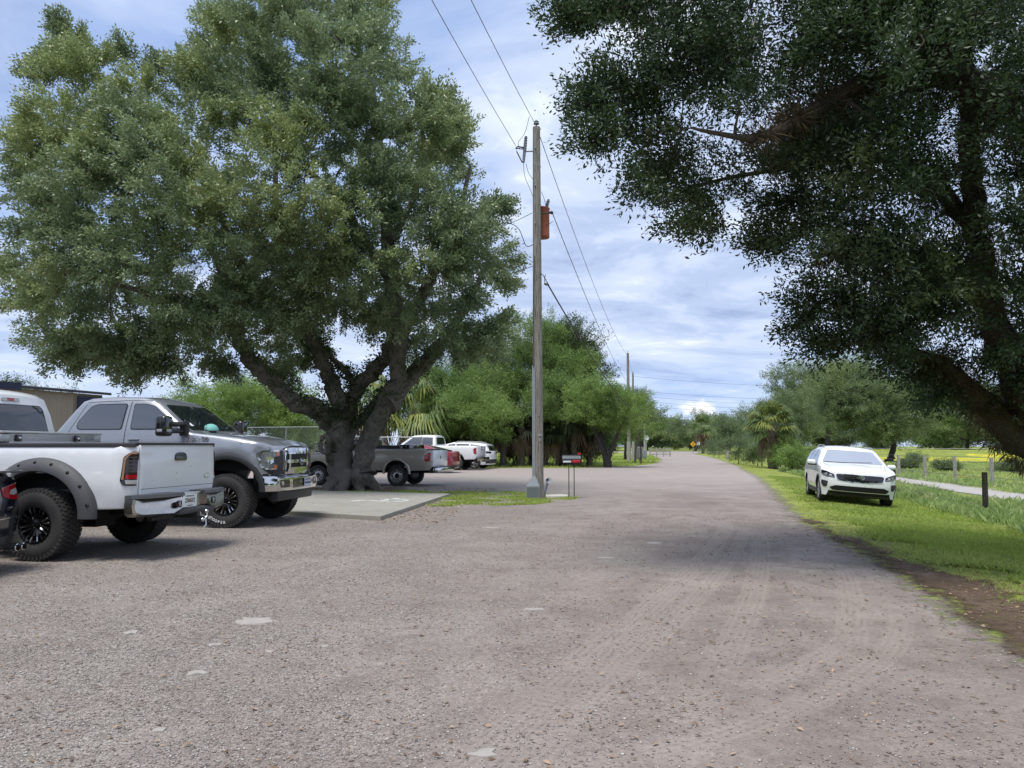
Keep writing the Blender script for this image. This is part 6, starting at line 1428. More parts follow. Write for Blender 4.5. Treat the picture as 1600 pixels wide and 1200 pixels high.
# vehicles standing behind the chain-link fence
v1 = copy_tree(wp); v1['label'] = 'pale pickup glimpsed through the chain-link fence left of the oak trunk'; place(v1, -19.5, 63.0, PI - R(5)); v1.scale = (1.0, 1.0, 1.0)
v2 = copy_tree(cr_); v2['label'] = 'pale crossover behind the chain-link fence, nearest the silver pickup bonnet'; place(v2, -15.2, 58.5, PI - R(10)); v2.scale = (1.0, 1.0, 1.0)
v3 = copy_tree(cr_); v3['label'] = 'white vehicle seen in the gap between the two cabs at the left'; place(v3, -37.5, 61.0, R(10)); v3.scale = (1.0, 1.0, 1.0)
# ---------------------------------------------------------------- trees behind the lot (left and centre)
def gp(u, v): p = g(u, v); return (p.x, p.y)
def U(u, Y): return ((u - 800) / F_PX * Y * (math.cos(PITCH) + 97 / F_PX * 0 + math.sin(PITCH) * 97 / F_PX), Y)
def hv(v, Y): return at(800, v, Y).z
T_BACK = 'trees behind the parking lot'
tree('bright green bushy tree behind the silver pickup and the chain-link fence', U(395, 55), hv(572, 55), 12, 7, 0.3, 'tree_bright', 21, 0.17, 110, 18, 22, group=T_BACK)
tree('yellow-green tree seen between the limbs left of the big oak trunk', U(335, 60), hv(588, 60), 10, 6, 0.3, 'tree_bright', 22, 0.18, 60, 16, 20, group=T_BACK)
tree('low green tree just left of the big oak trunk, over the chain-link fence', U(470, 58), hv(590, 58), 9, 6, 0.3, 'tree_green', 23, 0.18, 60, 16, 20, group=T_BACK)
tree('distant tree over the roof at the left edge of the beige shed', U(4, 75), hv(573, 75), 5, 5, 1.5, 'tree_dark', 24, 0.22, 40, 14, 18, group=T_BACK)
tree('low distant treetops peeping over the beige shed roof', U(60, 95), hv(597, 95), 14, 6, 1.5, 'tree_dull', 25, 0.26, 60, 14, 18, group=T_BACK)
tree('distant treetop over the right end of the beige shed roof', U(125, 95), hv(601, 95), 7, 5, 1.5, 'tree_dull', 26, 0.26, 40, 14, 18, group=T_BACK)
tree('broad green tree behind the white parked pickup, right of the big oak', U(700, 58), hv(545, 58), 9, 7, 1.4, 'tree_green', 27, 0.16, 120, 18, 24, group=T_BACK, low=0.6)
tree('bright lower tree with hanging branches right of the drooping palm', U(735, 53), hv(600, 53), 6.5, 5, 1.6, 'tree_bright', 28, 0.15, 80, 18, 22, group=T_BACK, low=0.6)
tree('tall green tree rising directly behind the utility pole', U(835, 60), hv(478, 60), 9.5, 8, 2.6, 'tree_green', 29, 0.16, 170, 19, 26, group=T_BACK, low=0.5)
tree('tall dull green tree between the utility pole and the big oak crown', U(765, 64), hv(500, 64), 9, 7, 2.4, 'tree_dull', 30, 0.17, 120, 18, 24, group=T_BACK, low=0.5)
tree('dark-leaved tall tree right of the utility pole with a pointed top', U(893, 63), hv(488, 63), 7, 6, 2.4, 'tree_dark', 31, 0.17, 120, 18, 24, group=T_BACK, low=0.5)
tree('mid-height green tree filling the gap right of the utility pole', U(880, 55), hv(570, 55), 6.5, 5, 2.2, 'tree_green', 32, 0.15, 100, 18, 24, group=T_BACK, low=0.3)
tree('small spreading tree with thin dark forked trunk on the bright grass island', (gp(938, 728)[0], 52.5), hv(590, 52.5), 5.6, 5, 1.9, 'tree_bright', 34, 0.12, 130, 20, 24, group=None, stems=4, low=0.3, trunk_r=0.2)
tree('slender tree with rusty new leaves beside the small forked tree', U(990, 66), hv(603, 66), 4.2, 4, 2.2, 'tree_dull', 35, 0.13, 60, 18, 22, stems=2, low=0.4, trunk_r=0.08, bark='palm_bark')
tree('greenery overhanging the pale posts at the back of the grass island', U(975, 82), hv(640, 82), 7, 5, 1.6, 'tree_green', 36, 0.16, 60, 16, 20, group=T_BACK)
# dark thicket of sabal palms under those trees
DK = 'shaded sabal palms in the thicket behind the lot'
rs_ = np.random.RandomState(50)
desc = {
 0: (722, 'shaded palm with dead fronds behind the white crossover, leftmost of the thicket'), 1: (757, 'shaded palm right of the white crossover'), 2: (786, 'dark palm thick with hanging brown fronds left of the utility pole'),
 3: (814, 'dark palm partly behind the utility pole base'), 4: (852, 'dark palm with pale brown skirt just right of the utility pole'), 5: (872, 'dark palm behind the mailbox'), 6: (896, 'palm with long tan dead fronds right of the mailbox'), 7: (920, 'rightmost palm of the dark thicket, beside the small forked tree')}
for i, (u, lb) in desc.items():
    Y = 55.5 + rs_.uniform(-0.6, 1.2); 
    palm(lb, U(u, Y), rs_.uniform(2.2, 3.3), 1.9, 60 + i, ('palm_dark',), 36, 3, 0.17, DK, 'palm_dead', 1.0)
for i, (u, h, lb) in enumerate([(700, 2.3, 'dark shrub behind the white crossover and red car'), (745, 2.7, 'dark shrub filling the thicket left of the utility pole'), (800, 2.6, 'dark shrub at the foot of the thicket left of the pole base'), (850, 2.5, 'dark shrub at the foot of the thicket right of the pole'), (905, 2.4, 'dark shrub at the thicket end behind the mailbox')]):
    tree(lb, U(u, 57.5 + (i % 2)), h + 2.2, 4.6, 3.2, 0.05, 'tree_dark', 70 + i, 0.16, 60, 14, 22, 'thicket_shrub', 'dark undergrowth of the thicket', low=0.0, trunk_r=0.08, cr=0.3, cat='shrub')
palm('drooping palm with yellow-green fronds right of the oak trunk above the beige pickup', U(650, 53), 3.9, 3.0, 81, ('palm_yellow', 'palm_green', 'palm_green'), 46, 7, 0.24, None, 'palm_dead', 1.15)
palm('palm glimpsed between the two leaning stems of the big oak', U(585, 52), 4.2, 2.9, 82, ('palm_green', 'palm_yellow'), 36, 8, 0.24, None, 'palm_dead', 1.2)

# ---------------------------------------------------------------- right-hand side and far end
RT = 'trees along the right side of the road'
tree('large mid-green oak behind the white crossover, its trunk by the wire fence', U(1385, 78), hv(540, 78), 19, 13, 0.6, 'tree_dull', 41, 0.19, 260, 19, 26, name='broadleaf_tree', group=RT, low=1.2, trunk_r=0.45)
tree('oak crown rising left of the white crossover, behind the trunked palm', U(1285, 150), hv(545, 150), 28, 14, 0.1, 'tree_dull', 42, 0.33, 170, 18, 24, group=RT, low=0.2)
tree('green tree under the dark overhanging oak, right of the white crossover', U(1500, 150), hv(575, 150), 40, 14, 0.1, 'tree_green', 43, 0.33, 190, 18, 24, group=RT, low=0.2)
tree('tree beyond the field at the right edge of the photograph', U(1615, 145), hv(585, 145), 38, 14, 0.1, 'tree_dull', 44, 0.33, 110, 16, 22, group=RT, low=0.2)
tree('tree far right beyond the yellow field', U(1740, 145), hv(560, 145), 38, 14, 0.1, 'tree_dull', 45, 0.33, 90, 16, 22, group=RT, low=0.2)
tree('yellowish leafy tree above the trunked palm', U(1245, 100), hv(598, 100), 11, 8, 0.4, 'tree_dull', 46, 0.20, 80, 18, 22, group=RT, low=0.2)
tree('bushy tree left of the trunked palm at the far bend', U(1190, 130), hv(615, 130), 15, 9, 0.5, 'tree_dull', 47, 0.25, 90, 16, 22, group=RT, low=0.2)
tree('rounded tree near the yellow diamond sign at the far bend', U(1150, 165), hv(634, 165), 21, 10, 0.6, 'tree_dull', 48, 0.30, 90, 16, 22, group=RT, low=0.2)
tree('dark rounded tree at the end of the road beside the yellow diamond sign', U(1085, 215), hv(645, 215), 21, 12, 0.8, 'tree_dull', 49, 0.36, 80, 16, 22, group=RT, low=0.2)
far = [(1030, 300, 655, 'faint treetops left of the far end of the road'), (1052, 330, 668, 'low far trees closing the end of the road'), (1115, 230, 650, 'far tree right of the dark rounded tree at the bend'), (1008, 250, 640, 'far tree behind the pale round sign'),
       (1200, 240, 650, 'far tree behind the bushy tree left of the trunked palm'), (1290, 230, 655, 'far tree behind the oak crown left of the white crossover'), (1380, 215, 655, 'far tree glimpsed below the large mid-green oak'), (1470, 205, 650, 'far tree beyond the field, right of the large mid-green oak'), (1560, 200, 648, 'far tree beyond the bank road under the leaning limbs'), (1660, 200, 645, 'far tree outside the right edge beyond the bank road'), (960, 240, 645, 'far tree behind the grass island'), (905, 230, 640, 'far tree hidden behind the thicket'), (1076, 345, 672, 'smallest hazy tree at the very end of the road')]
proto = None
for i, (u, Y, v, lb) in enumerate(far):
    x, y = U(u, Y); h = hv(v, Y)
    if proto is None:
        proto = tree(lb, (x, y), 10.0, 17, 10, 0.1, 'tree_dull', 51, 0.42, 120, 16, 20, name='distant_tree', group='distant trees past the crossing road', low=0.0); t_ = proto
    else:
        t_ = copy_tree(proto); t_['label'] = lb
    t_.location = (x, y, zs(x, y)); t_.rotation_euler = (0, 0, i * 1.7); s = h / 10.0; t_.scale = (s * 1.55, s * 1.2, s)
for i, (x, y, h, lb) in enumerate([(-30, -34, 11, 'far left'), (-15, -38, 12, 'left'), (1, -36, 10, 'centre'), (16, -33, 12, 'right'), (32, -30, 11, 'far right'), (-42, -20, 10, 'outer left')]):
    t_ = copy_tree(proto); t_['label'] = 'tree behind the camera mirrored in the car windows, ' + lb; t_['group'] = 'trees behind the camera'; t_.location = (x, y, 0); t_.rotation_euler = (0, 0, i * 1.3); t_.scale = (h / 10, h / 10, h / 10)
palm('short palm with rough trunk and full crown between the road and the wire fence', U(1205, 53), 3.0, 2.0, 83, ('palm_green', 'palm_green', 'palm_green', 'palm_yellow'), 54, 9, 0.30, None, 'palm_dead', 0.7)
palm('small palm far down the right roadside near the blue street sign', U(1096, 150), 5.2, 3.3, 84, ('palm_green',), 30, 6, 0.25, None, 'palm_dead', 1.0)
SH = 'roadside shrubs along the far fence'
for i, (u, Y, hh, ww, mt, lb) in enumerate([(1150, 62, 2.4, 3.4, 'tree_dull', 'grey-green shrub by the fence left of the trunked palm'), (1180, 58, 1.7, 2.0, 'palm_green', 'low pale shrub at the foot of the trunked palm, left side'), (1240, 46, 2.1, 2.2, 'tree_bright', 'feathery shrub by the fence left of the white crossover'), (1222, 52, 2.0, 2.4, 'tree_bright', 'leafy shrub at the foot of the trunked palm, right side'), (1120, 95, 3.0, 4.5, 'tree_dull', 'shrub near the far end of the dark-post fence'),
                                         (1420, 52, 1.0, 2.2, 'tree_dull', 'scrubby bush by the pale fence posts right of the white crossover'), (1475, 48, 0.7, 1.6, 'tree_dull', 'thin bush among the pale fence posts'), (1570, 46, 0.75, 2.0, 'tree_dull', 'low bush by the wire fence near the right edge')]):
    tree(lb, U(u, Y), hh, ww, ww * 0.7, 0.08, mt, 90 + i, 0.10, 34, 14, 18, 'shrub', SH, low=0.0, trunk_r=0.05, cr=0.3, cat='shrub')

# ---------------------------------------------------------------- grass, weeds, litter, stones
def scatter(n, fn, rs):
    """fn(m) -> candidate (x, y, weight); keeps n of them"""
    X = []; Y = []
    while sum(len(a) for a in X) < n:
        x, y, wgt = fn(n); k = rs.rand(len(x)) < wgt; X.append(x[k]); Y.append(y[k])
    return np.concatenate(X)[:n], np.concatenate(Y)[:n]
def blades(name, x, y, h, wdt, mat, rs, lean=0.5, label=None, cat='grass', z=None, patch=1.0):
    n = len(x); z = zg(x, y) if z is None else z
    d = unit(np.stack([rs.normal(size=n) * lean, rs.normal(size=n) * lean, np.ones(n)], 1)); a = rs.rand(n) * PI
    side = np.stack([np.cos(a), np.sin(a), np.zeros(n)], 1); b = np.stack([x, y, z], 1)
    bend = np.stack([rs.normal(size=n), rs.normal(size=n), -0.3 * np.ones(n)], 1) * (h * 0.22)[:, None]
    mid = b + d * (h * 0.55)[:, None]; tip = b + d * h[:, None] + bend
    v = np.stack([b - side * wdt[:, None], b + side * wdt[:, None], mid + side * wdt[:, None] * 0.8, tip], 1).reshape(-1, 3)
    me = np_mesh(name, v, 4, mat, np.repeat(rs.rand(n) * 0.6 + 0.4 * (np.sin(x * 3.1) * np.sin(y * 2.3) * 0.5 + 0.5), 4)); o = mkobj(name, me)
    return tag(o, label, cat, kind='stuff')
def fxn(y): return np.interp(y, [p[0] for p in FENCE_A], [p[1] for p in FENCE_A])
rs = np.random.RandomState(77)
def vn(x, y): return 0.5 + 0.25 * np.sin(x * 1.7 + 1.3 * np.sin(y * 1.1)) + 0.25 * np.sin(y * 2.1 + 1.7 * np.sin(x * 0.9 + 2))
def f_verge(m):
    y = 3.0 + 34 * rs.rand(m) ** 1.9; e = xr(y); x = e - 0.55 + rs.rand(m) * (fxn(y) - 0.3 - e + 0.55)
    inner = np.interp(y, [3, 6.5, 9, 12, 16], [1.9, 1.15, 0.3, 0.1, 0.0]) + 0.35 * np.sin(y * 2.3) + 0.2 * np.sin(y * 5.1 + x)
    wgt = np.where(x - e < inner, 0.05, 1.0) * np.where(vn(x, y) < 0.22, 0.35, 1.0)
    wgt *= np.where(x - e < 0, 0.16 * np.exp((x - e) / 0.18), np.where(x - e < 0.3, 0.6, 1.0)); return x, y, wgt
x, y = scatter(190000, f_verge, rs); far_ = 1 + np.maximum(y - 10, 0) * 0.05
blades('verge_grass', x, y, (0.035 + 0.05 * rs.rand(len(x))) * (0.8 + 0.4 * vn(x * 2, y * 2)), 0.0045 * far_ * 1.3, M['grass_blade'], rs, 0.55, 'bright mown grass of the verge between the gravel road and the fence')
def f_weed(m):
    y = 9 + 40 * rs.rand(m) ** 1.4; x = fxn(y) - 0.55 + rs.rand(m) * 2.7; d = np.abs(x - fxn(y) - 0.7)
    return x, y, np.clip(1.15 - d * 0.7, 0, 1) * np.clip(vn(x * 1.5, y * 1.3) * 1.6 - 0.25, 0.05, 1)
x, y = scatter(48000, f_weed, rs); hh = (0.07 + 0.22 * rs.rand(len(x)) ** 1.8) * (0.5 + vn(x * 1.5, y * 1.3))
blades('tall_weeds', x, y, hh, 0.0025 + 0.00018 * y, M['weed'], rs, 0.35, 'taller feathery weeds growing along the wire fence')
def f_field(m):
    y = 16 + 60 * rs.rand(m) ** 1.3; x = fxn(y) + 4.6 + rs.rand(m) * 26; return x, y, np.clip(vn(x * 0.6, y * 0.5) * 1.3, 0.15, 1)
x, y = scatter(90000, f_field, rs)
blades('field_grass', x, y, 0.10 + 0.22 * rs.rand(len(x)) ** 2, 0.004 + 0.0003 * y, M['weed'], rs, 0.4, 'rough meadow grass beyond the shell path')
def f_patch(m):
    y = 18.6 + 6.0 * rs.rand(m); x = -7 + 9.2 * rs.rand(m); hi = np.interp(y, [18.3, 19.2, 21.5, 24.0, 24.6], [-1.5, 0.6, 1.9, 0.4, -0.8]); lo = np.interp(y, [18.3, 21.8, 22.4, 24.6], [-2.3, -1.8, -6.2, -6.2])
    return x, y, np.where((x < hi) & (x > lo), 1.0, 0.0) * np.clip((vn(x * 2.2, y * 2.2) - 0.42) * 2.6, 0.03, 1)
x, y = scatter(22000, f_patch, rs)
blades('lot_grass', x, y, 0.03 + 0.05 * rs.rand(len(x)), 0.0085 + 0 * x, M['grass_blade'], rs, 0.6, 'thin patchy grass between the parking slab and the utility pole', z=np.full(len(x), 0.012))
def f_isl(m):
    y = 51 + 60 * rs.rand(m); x = -30 + 50 * rs.rand(m); xl = np.interp(y, [p[1] for p in XL], [p[0] for p in XL]); return x, y, np.where(x < xl + 0.2, 1.0, 0.0)
x, y = scatter(50000, f_isl, rs)
blades('island_grass', x, y, 0.08 + 0.12 * rs.rand(len(x)), 0.02 + 0 * x, M['grass_blade'], rs, 0.4, 'bright grass island around the signs and the small forked tree', z=zg(x, y) + 0.0)
# fallen leaves and twigs
def litter(name, x, y, s, mat, rs, label, z0=0.02):
    n = len(x); z = zg(x, y) + z0; a = rs.rand(n) * 6.28; d = np.stack([np.cos(a), np.sin(a), rs.normal(size=n) * 0.15], 1); sd_ = np.stack([-np.sin(a), np.cos(a), rs.normal(size=n) * 0.3], 1)
    b = np.stack([x, y, z + 0.004], 1); L = s[:, None]; up = np.array([0, 0, 1.0]) * L * 0.16 * rs.rand(n)[:, None]
    v = np.stack([b, b + d * L * .5 + sd_ * L * .2 + up, b + d * L, b + d * L * .5 - sd_ * L * .2 + up], 1).reshape(-1, 3)
    return tag(mkobj(name, np_mesh(name, v, 4, mat, np.repeat(rs.rand(n), 4))), label, 'fallen leaves', kind='stuff')
def f_lit(m):
    y = 2.6 + 14 * rs.rand(m) ** 1.5; x = -7 + rs.rand(m) * 16; e = xr(y); d = x - e
    wgt = np.where(d < 0, 0.07 + 0.45 * np.exp(d / 0.35) + 0.12 * np.clip((x + 1) / 5, 0, 1), np.where(d < np.interp(y, [3, 6.5, 9, 12, 16], [1.9, 1.15, 0.3, 0.1, 0.0]), 1.0, 0.02)); return x, y, wgt
x, y = scatter(8500, f_lit, rs)
litter('fallen_leaves', x, y, 0.018 + 0.035 * rs.rand(len(x)), M['dry_leaf'], rs, 'dry brown oak leaves scattered over the road and its right edge', 0.013)
def f_lit2(m):
    y = 14.6 + 12 * rs.rand(m); x = -8.5 + 8 * rs.rand(m); return x, y, np.where(((y > 24.3) | ((x > -2.6 + 0.0 * y) & (x < -1.2) & (y < 20))), 1.0, 0.0)
x, y = scatter(2600, f_lit2, rs)
litter('leaf_litter', x, y, 0.03 + 0.05 * rs.rand(len(x)), M['dry_leaf'], rs, 'reddish leaf litter round the slab edge and the foot of the big oak', 0.014)
# loose stones lying on the gravel
OCT = np.array([(1, 0, 0), (0, 1, 0), (-1, 0, 0), (0, -1, 0), (0, 0, 1), (0, 0, -1)], float); OF = np.array([(0, 1, 4), (1, 2, 4), (2, 3, 4), (3, 0, 4), (1, 0, 5), (2, 1, 5), (3, 2, 5), (0, 3, 5)])
def stone_mat():
    t = NT('loose_stone'); a = t.N('ShaderNodeAttribute'); a.attribute_name = 'lv'
    return t.out(t.ramp(a.outputs['Fac'], [(0.0, (0.13, 0.11, 0.10)), (0.5, (0.27, 0.235, 0.215)), (0.85, (0.42, 0.39, 0.365)), (1.0, (0.50, 0.475, 0.44))]), 0.9, spec=0.2)
def f_stone(m):
    y = 2.4 + 15 * rs.rand(m) ** 1.9; x = (rs.rand(m) - 0.5) * 2 * (y * 0.72 + 1); e = xr(y); lane = x - (0.6 - 0.17 * y)
    pn = vn(x * 2.3, y * 2.3) * 0.5 + 0.5 * vn(x * 0.9 + 3, y * 1.1)
    return x, y, np.where(x < e, np.clip(0.9 - 0.17 * (lane + 1), 0.16, 1) * np.clip(pn * 1.7 - 0.25, 0.05, 1), 0.0)
x, y = scatter(60000, f_stone, rs); n = len(x); s = (0.003 + 0.0055 * rs.rand(n) ** 2.2) * (1 + 0.03 * y)
a = rs.rand(n) * 6.28; sc3 = np.stack([s * (1 + rs.rand(n) * .6), s * (0.7 + rs.rand(n) * .5), s * (0.35 + 0.3 * rs.rand(n))], 1)
v = OCT[None] * sc3[:, None, :]; v = v * (1 + 0.25 * rs.normal(size=v.shape)); ca, sa = np.cos(a)[:, None], np.sin(a)[:, None]
vx = v[..., 0] * ca - v[..., 1] * sa + x[:, None]; vy = v[..., 0] * sa + v[..., 1] * ca + y[:, None]; vz = v[..., 2] + 0.009
V = np.stack([vx, vy, vz], 2).reshape(-1, 3); F = (OF[None] + (np.arange(n) * 6)[:, None, None]).reshape(-1, 3)
tag(mkobj('loose_gravel', np_faces('loose_gravel', V, F, stone_mat(), np.repeat(rs.rand(n), 6))), 'loose pale gravel stones over the lot', 'gravel', kind='stuff')
# flat pale limestone pieces bedded in the lot
lime = NT('limestone'); limem = lime.out(lime.mix(lime.noise(14, 5, 0.7), (0.24, 0.215, 0.195), (0.43, 0.40, 0.37)), 0.9, lime.bump(lime.noise(50, 4, 0.7), 0.5, 0.004), spec=0.2)
for (u, v, wx, wy, lb) in [(396, 971, .30, .13, 'long pale flat stone left of centre on the gravel'), (309, 1052, .13, .10, 'pale flat stone nearest the lower left corner'), (203, 989, .10, .07, 'small pale stone pair-mate below the white pickup'), (338, 1008, .09, .05, 'small pale stone below the long flat stone'), (422, 1019, .06, .04, 'smallest pale stone below the long flat stone'), (505, 1010, .07, .04, 'small pale stone right of the long flat stone'), (754, 1178, .12, .07, 'pale lump of stone at the bottom centre'), (838, 953, .16, .06, 'narrow pale stone in the middle of the road'), (1021, 849, .22, .12, 'square pale stone on the road ahead of the utility pole'), (247, 1141, .07, .05, 'grey stone near the bottom left'), (945, 872, .22, .10, 'pale stone fragments in the road below the square stone'), (765, 825, .25, .12, 'pale stone patch nearest the parking slab')]:
    p = g(u, v, 0.007); m = MB(); k = 11; rr = [random.uniform(0.45, 1.2) for _ in range(k)]; a0 = random.random() * 0.5
    top = [(wx * .62 * rr[i] * math.cos(a0 + 2 * PI * i / k), wy * .8 * rr[i] * math.sin(a0 + 2 * PI * i / k), 0.006 + random.uniform(-.005, .007)) for i in range(k)]
    bot = [(q[0] * 1.15, q[1] * 1.15, -0.02) for q in top]
    m.add(bot + top + [(0, 0, 0.013)], [(i, (i + 1) % k, k + (i + 1) % k, k + i) for i in range(k)] + [(k + i, k + (i + 1) % k, 2 * k) for i in range(k)])
    o = m.build('flat_stone', limem, None, 50); o.location = (p.x, p.y, p.z); tag(o, lb, 'stone', 'pale stones bedded in the gravel')
# ---------------------------------------------------------------- utility pole and its gear
def wood_mat(name, c0, c1):
    t = NT(name); o = t.obj(); n = t.noise(3, 6, 0.7, o, stretch=(6, 6, 0.35)); c = t.mix(n, c0, c1); c = t.mix(t.ramp(t.noise(26, 4, 0.6, o, stretch=(3, 3, 0.10)), [(0.48, 0), (0.60, 0.8)]), c, tuple(x * 0.5 for x in c0))
    return t.out(c, 0.9, t.bump(t.noise(14, 5, 0.7, o, stretch=(6, 6, 0.2)), 0.5, 0.01), spec=0.2)
M['pole_wood'] = wood_mat('pole_wood', (0.15, 0.14, 0.12), (0.38, 0.36, 0.31)); M['post_dark'] = wood_mat('post_dark', (0.022, 0.02, 0.018), (0.07, 0.062, 0.055)); M['post_pale'] = wood_mat('post_pale', (0.30, 0.29, 0.26), (0.52, 0.50, 0.46))
M['rust_red'] = simple('rust_red', (0.29, 0.080, 0.042), 0.7, 0, 0.45, 5, 0.1); M['porcelain'] = simple('porcelain', (0.16, 0.17, 0.18), 0.35); M['cable'] = simple('cable', (0.02, 0.02, 0.022), 0.6); M['wire'] = simple('wire', (0.13, 0.13, 0.14), 0.5, 0.5)
Yp = 21.5
def pole_():
    b = Vector((0.73, Yp, 0)); root = thing('utility_pole', 'weathered wooden utility pole with a rusty transformer beside the mailbox', 'utility pole', tuple(b)); top = at(838, 199, Yp) - b
    m = MB(); n = 16; pts = [Vector((0, 0, -0.3)).lerp(top, 0)] ; pts = [Vector((top.x * i / n * 0.9, 0, -0.3 + (top.z + 0.3) * i / n)) for i in range(n + 1)]
    m.tube(pts, [0.155 - 0.048 * i / n for i in range(n + 1)], 18); m.build('pole', M['pole_wood'], root, 50)
    T = pts[-1]
    for (z_, w_, h_, mt_) in ((1.75, 0.09, 0.05, 'galvanised'), (1.62, 0.05, 0.07, 'aluminium'), (2.3, 0.03, 0.03, 'galvanised')): box_part('pole_tag', (w_, 0.012, h_), (0.05 * (z_ < 2), -0.152, z_), M[mt_], root, 0.003)
    for k in range(9): box_part('climbing_bolt', (0.035, 0.05, 0.03), (-0.07 if k % 2 else 0.08, -0.13, 7.2 + 0.55 * k), M['galvanised'], root, 0.004)
    m = MB(); m.tube([T, T + Vector((0.0, 0, 0.10))], 0.02, 6); m.tube([T + Vector((0, 0, 0.08)), T + Vector((0, 0, 0.10)), T + Vector((0, 0, 0.14)), T + Vector((0, 0, 0.16)), T + Vector((0, 0, 0.21))], [0.03, 0.09, 0.06, 0.075, 0.03], 12); m.build('top_insulator', M['porcelain'], root, 40)
    def q(u, v, dy=0): return at(u, v, Yp + dy) - b
    # fuse cutout on its bracket
    m = MB(); m.tube([q(836, 236), q(820, 237, -0.15)], 0.018, 6); m.tube([q(822, 213, -.15), q(820, 232, -.15), q(818, 254, -.15)], [0.035, 0.05, 0.035], 10)
    for k in range(6): c = q(821.5 - 0.3 * k, 216 + 4 * k, -.15); m.tube([c, c + Vector((0, 0, -0.02))], [0.055, 0.04], 10)
    m.build('fuse_cutout', M['porcelain'], root, 40)
    m = MB(); m.tube([q(818, 233, -.15), q(806, 232, -.2), q(808, 238, -.2), q(816, 254, -.2)], 0.016, 6); m.tube([q(806, 232, -.2), q(809, 229, -.2), q(820, 231, -.18)], 0.02, 6); m.build('fuse_arm', M['cable'], root)
    # transformer can behind the pole
    c = q(846.5, 0, 0.36); z0, z1 = q(846, 372, .36).z, q(846, 326, .36).z; rr = 0.205
    m = MB(); m.tube([Vector((c.x, c.y, z)) for z in (z0, z0 + .03, z0 + .05, z1 - .04, z1 - .02, z1, z1 + 0.05)], [rr * .93, rr, rr * .98, rr * .98, rr * 1.04, rr * 1.04, rr * .55], 26)
    tr = m.build('transformer', M['rust_red'], root, 35)
    for (dx, dz) in ((-0.13, 0.0), (0.12, 0.0)):
        m = MB(); pz = Vector((c.x + dx, c.y - .05, z1 + 0.0)); m.tube([pz, pz + Vector((dx * .5, 0, 0.26))], [0.045, 0.03], 10); 
        for k in range(4): w0 = pz + Vector((dx * .12 * k, 0, 0.05 + 0.05 * k)); m.tube([w0, w0 + Vector((0, 0, 0.015))], [0.06, 0.045], 10)
        m.build('bushing', M['porcelain'], tr, 40)
    m = MB(); m.box((c.x - 0.1, c.y - rr - 0.03, (z0 + z1) / 2), (0.06, 0.12, (z1 - z0) * .6)); m.build('transformer_bracket', M['galvanised'], tr)
    m = MB(); m.tube([q(842, 334), q(858, 333)], 0.02, 6); m.tube([q(857, 332), q(862, 332), q(864, 334)], [0.03, 0.05, 0.03], 10); m.build('secondary_insulator', M['cable'], root, 40)
    m = MB(); m.tube([q(852, 429), q(851, 436), q(851, 444)], 0.012, 6); m.tube([q(850, 443), q(854, 444), q(857, 446)], [0.03, 0.045, 0.02], 8); m.build('service_clamp', M['porcelain'], root, 40)
    # jumper cables
    def cab(name, P_, r=0.010, mt='cable'):
        P = [q(*p) for p in P_]; out = []
        for i in range(len(P) - 1):
            p0, p1, p2, p3 = P[max(i - 1, 0)], P[i], P[i + 1], P[min(i + 2, len(P) - 1)]
            for k in range(5): t = k / 5; out.append(0.5 * ((2 * p1) + (p2 - p0) * t + (2 * p0 - 5 * p1 + 4 * p2 - p3) * t * t + (3 * p1 - p0 - 3 * p2 + p3) * t ** 3))
        m = MB(); m.tube(out + [P[-1]], r, 5); m.build(name, M[mt], root)
    cab('jumper_cable', [(827, 182, -.4), (820, 208, -.2), (810, 222, -.2), (812, 232, -.2)], 0.007); cab('jumper_cable', [(818, 254, -.15), (820, 275, -.1), (830, 300, .1), (838, 322, .3)], 0.007); cab('jumper_cable', [(822, 256, -.15), (826, 270, -.1), (834, 282, -.05)], 0.007)
    cab('jumper_cable', [(846, 300), (850, 310), (853, 322, .3)], 0.007); cab('jumper_cable', [(833, 382), (822, 384), (812, 360, -.1), (800, 350, -.1), (786, 348, -.2)], 0.011); cab('jumper_cable', [(864, 346), (858, 350), (854, 352, .2)], 0.008); cab('jumper_cable', [(834, 450), (836, 437), (846, 428, -.1), (853, 438, -.1), (858, 446, -.1)], 0.012)
    cab('ground_cable', [(835, 400, -.14), (833.5, 470, -.14), (834, 575, -.15)], 0.008)
    # riser duct with its flared foot
    m = MB(); za, zb = q(834, 572).z, 0.55; m.box((-0.128, -0.10, (za + zb) / 2), (0.085, 0.075, za - zb)); m.build('riser_duct', M['galvanised'], root)
    m = MB(); w0, w1 = 0.05, 0.19
    m.add([(-0.165 + 0.0, -0.14, 0.62), (-0.085, -0.14, 0.62), (0.03, -0.20, 0.36), (0.035, -0.20, 0.0), (-0.33, -0.20, 0.0), (-0.33, -0.20, 0.34), (-0.165, -0.04, 0.62), (-0.085, -0.04, 0.62), (0.03, -0.02, 0.36), (0.035, -0.02, 0.0), (-0.33, -0.02, 0.0), (-0.33, -0.02, 0.34)], [(0, 1, 2, 5), (5, 2, 3, 4), (0, 6, 7, 1), (1, 7, 8, 2), (2, 8, 9, 3), (0, 5, 11, 6), (5, 4, 10, 11), (6, 11, 8, 7), (11, 10, 9, 8)])
    ft = m.build('duct_foot', M['galvanised'], root)
    for k in range(7): m = MB(); m.box((-0.148, -0.208, 0.05 + 0.045 * k), (0.33 if k < 7 else 0.2, 0.012, 0.012)); m.build('foot_rib', M['aluminium'], ft)
    return root
pole_()
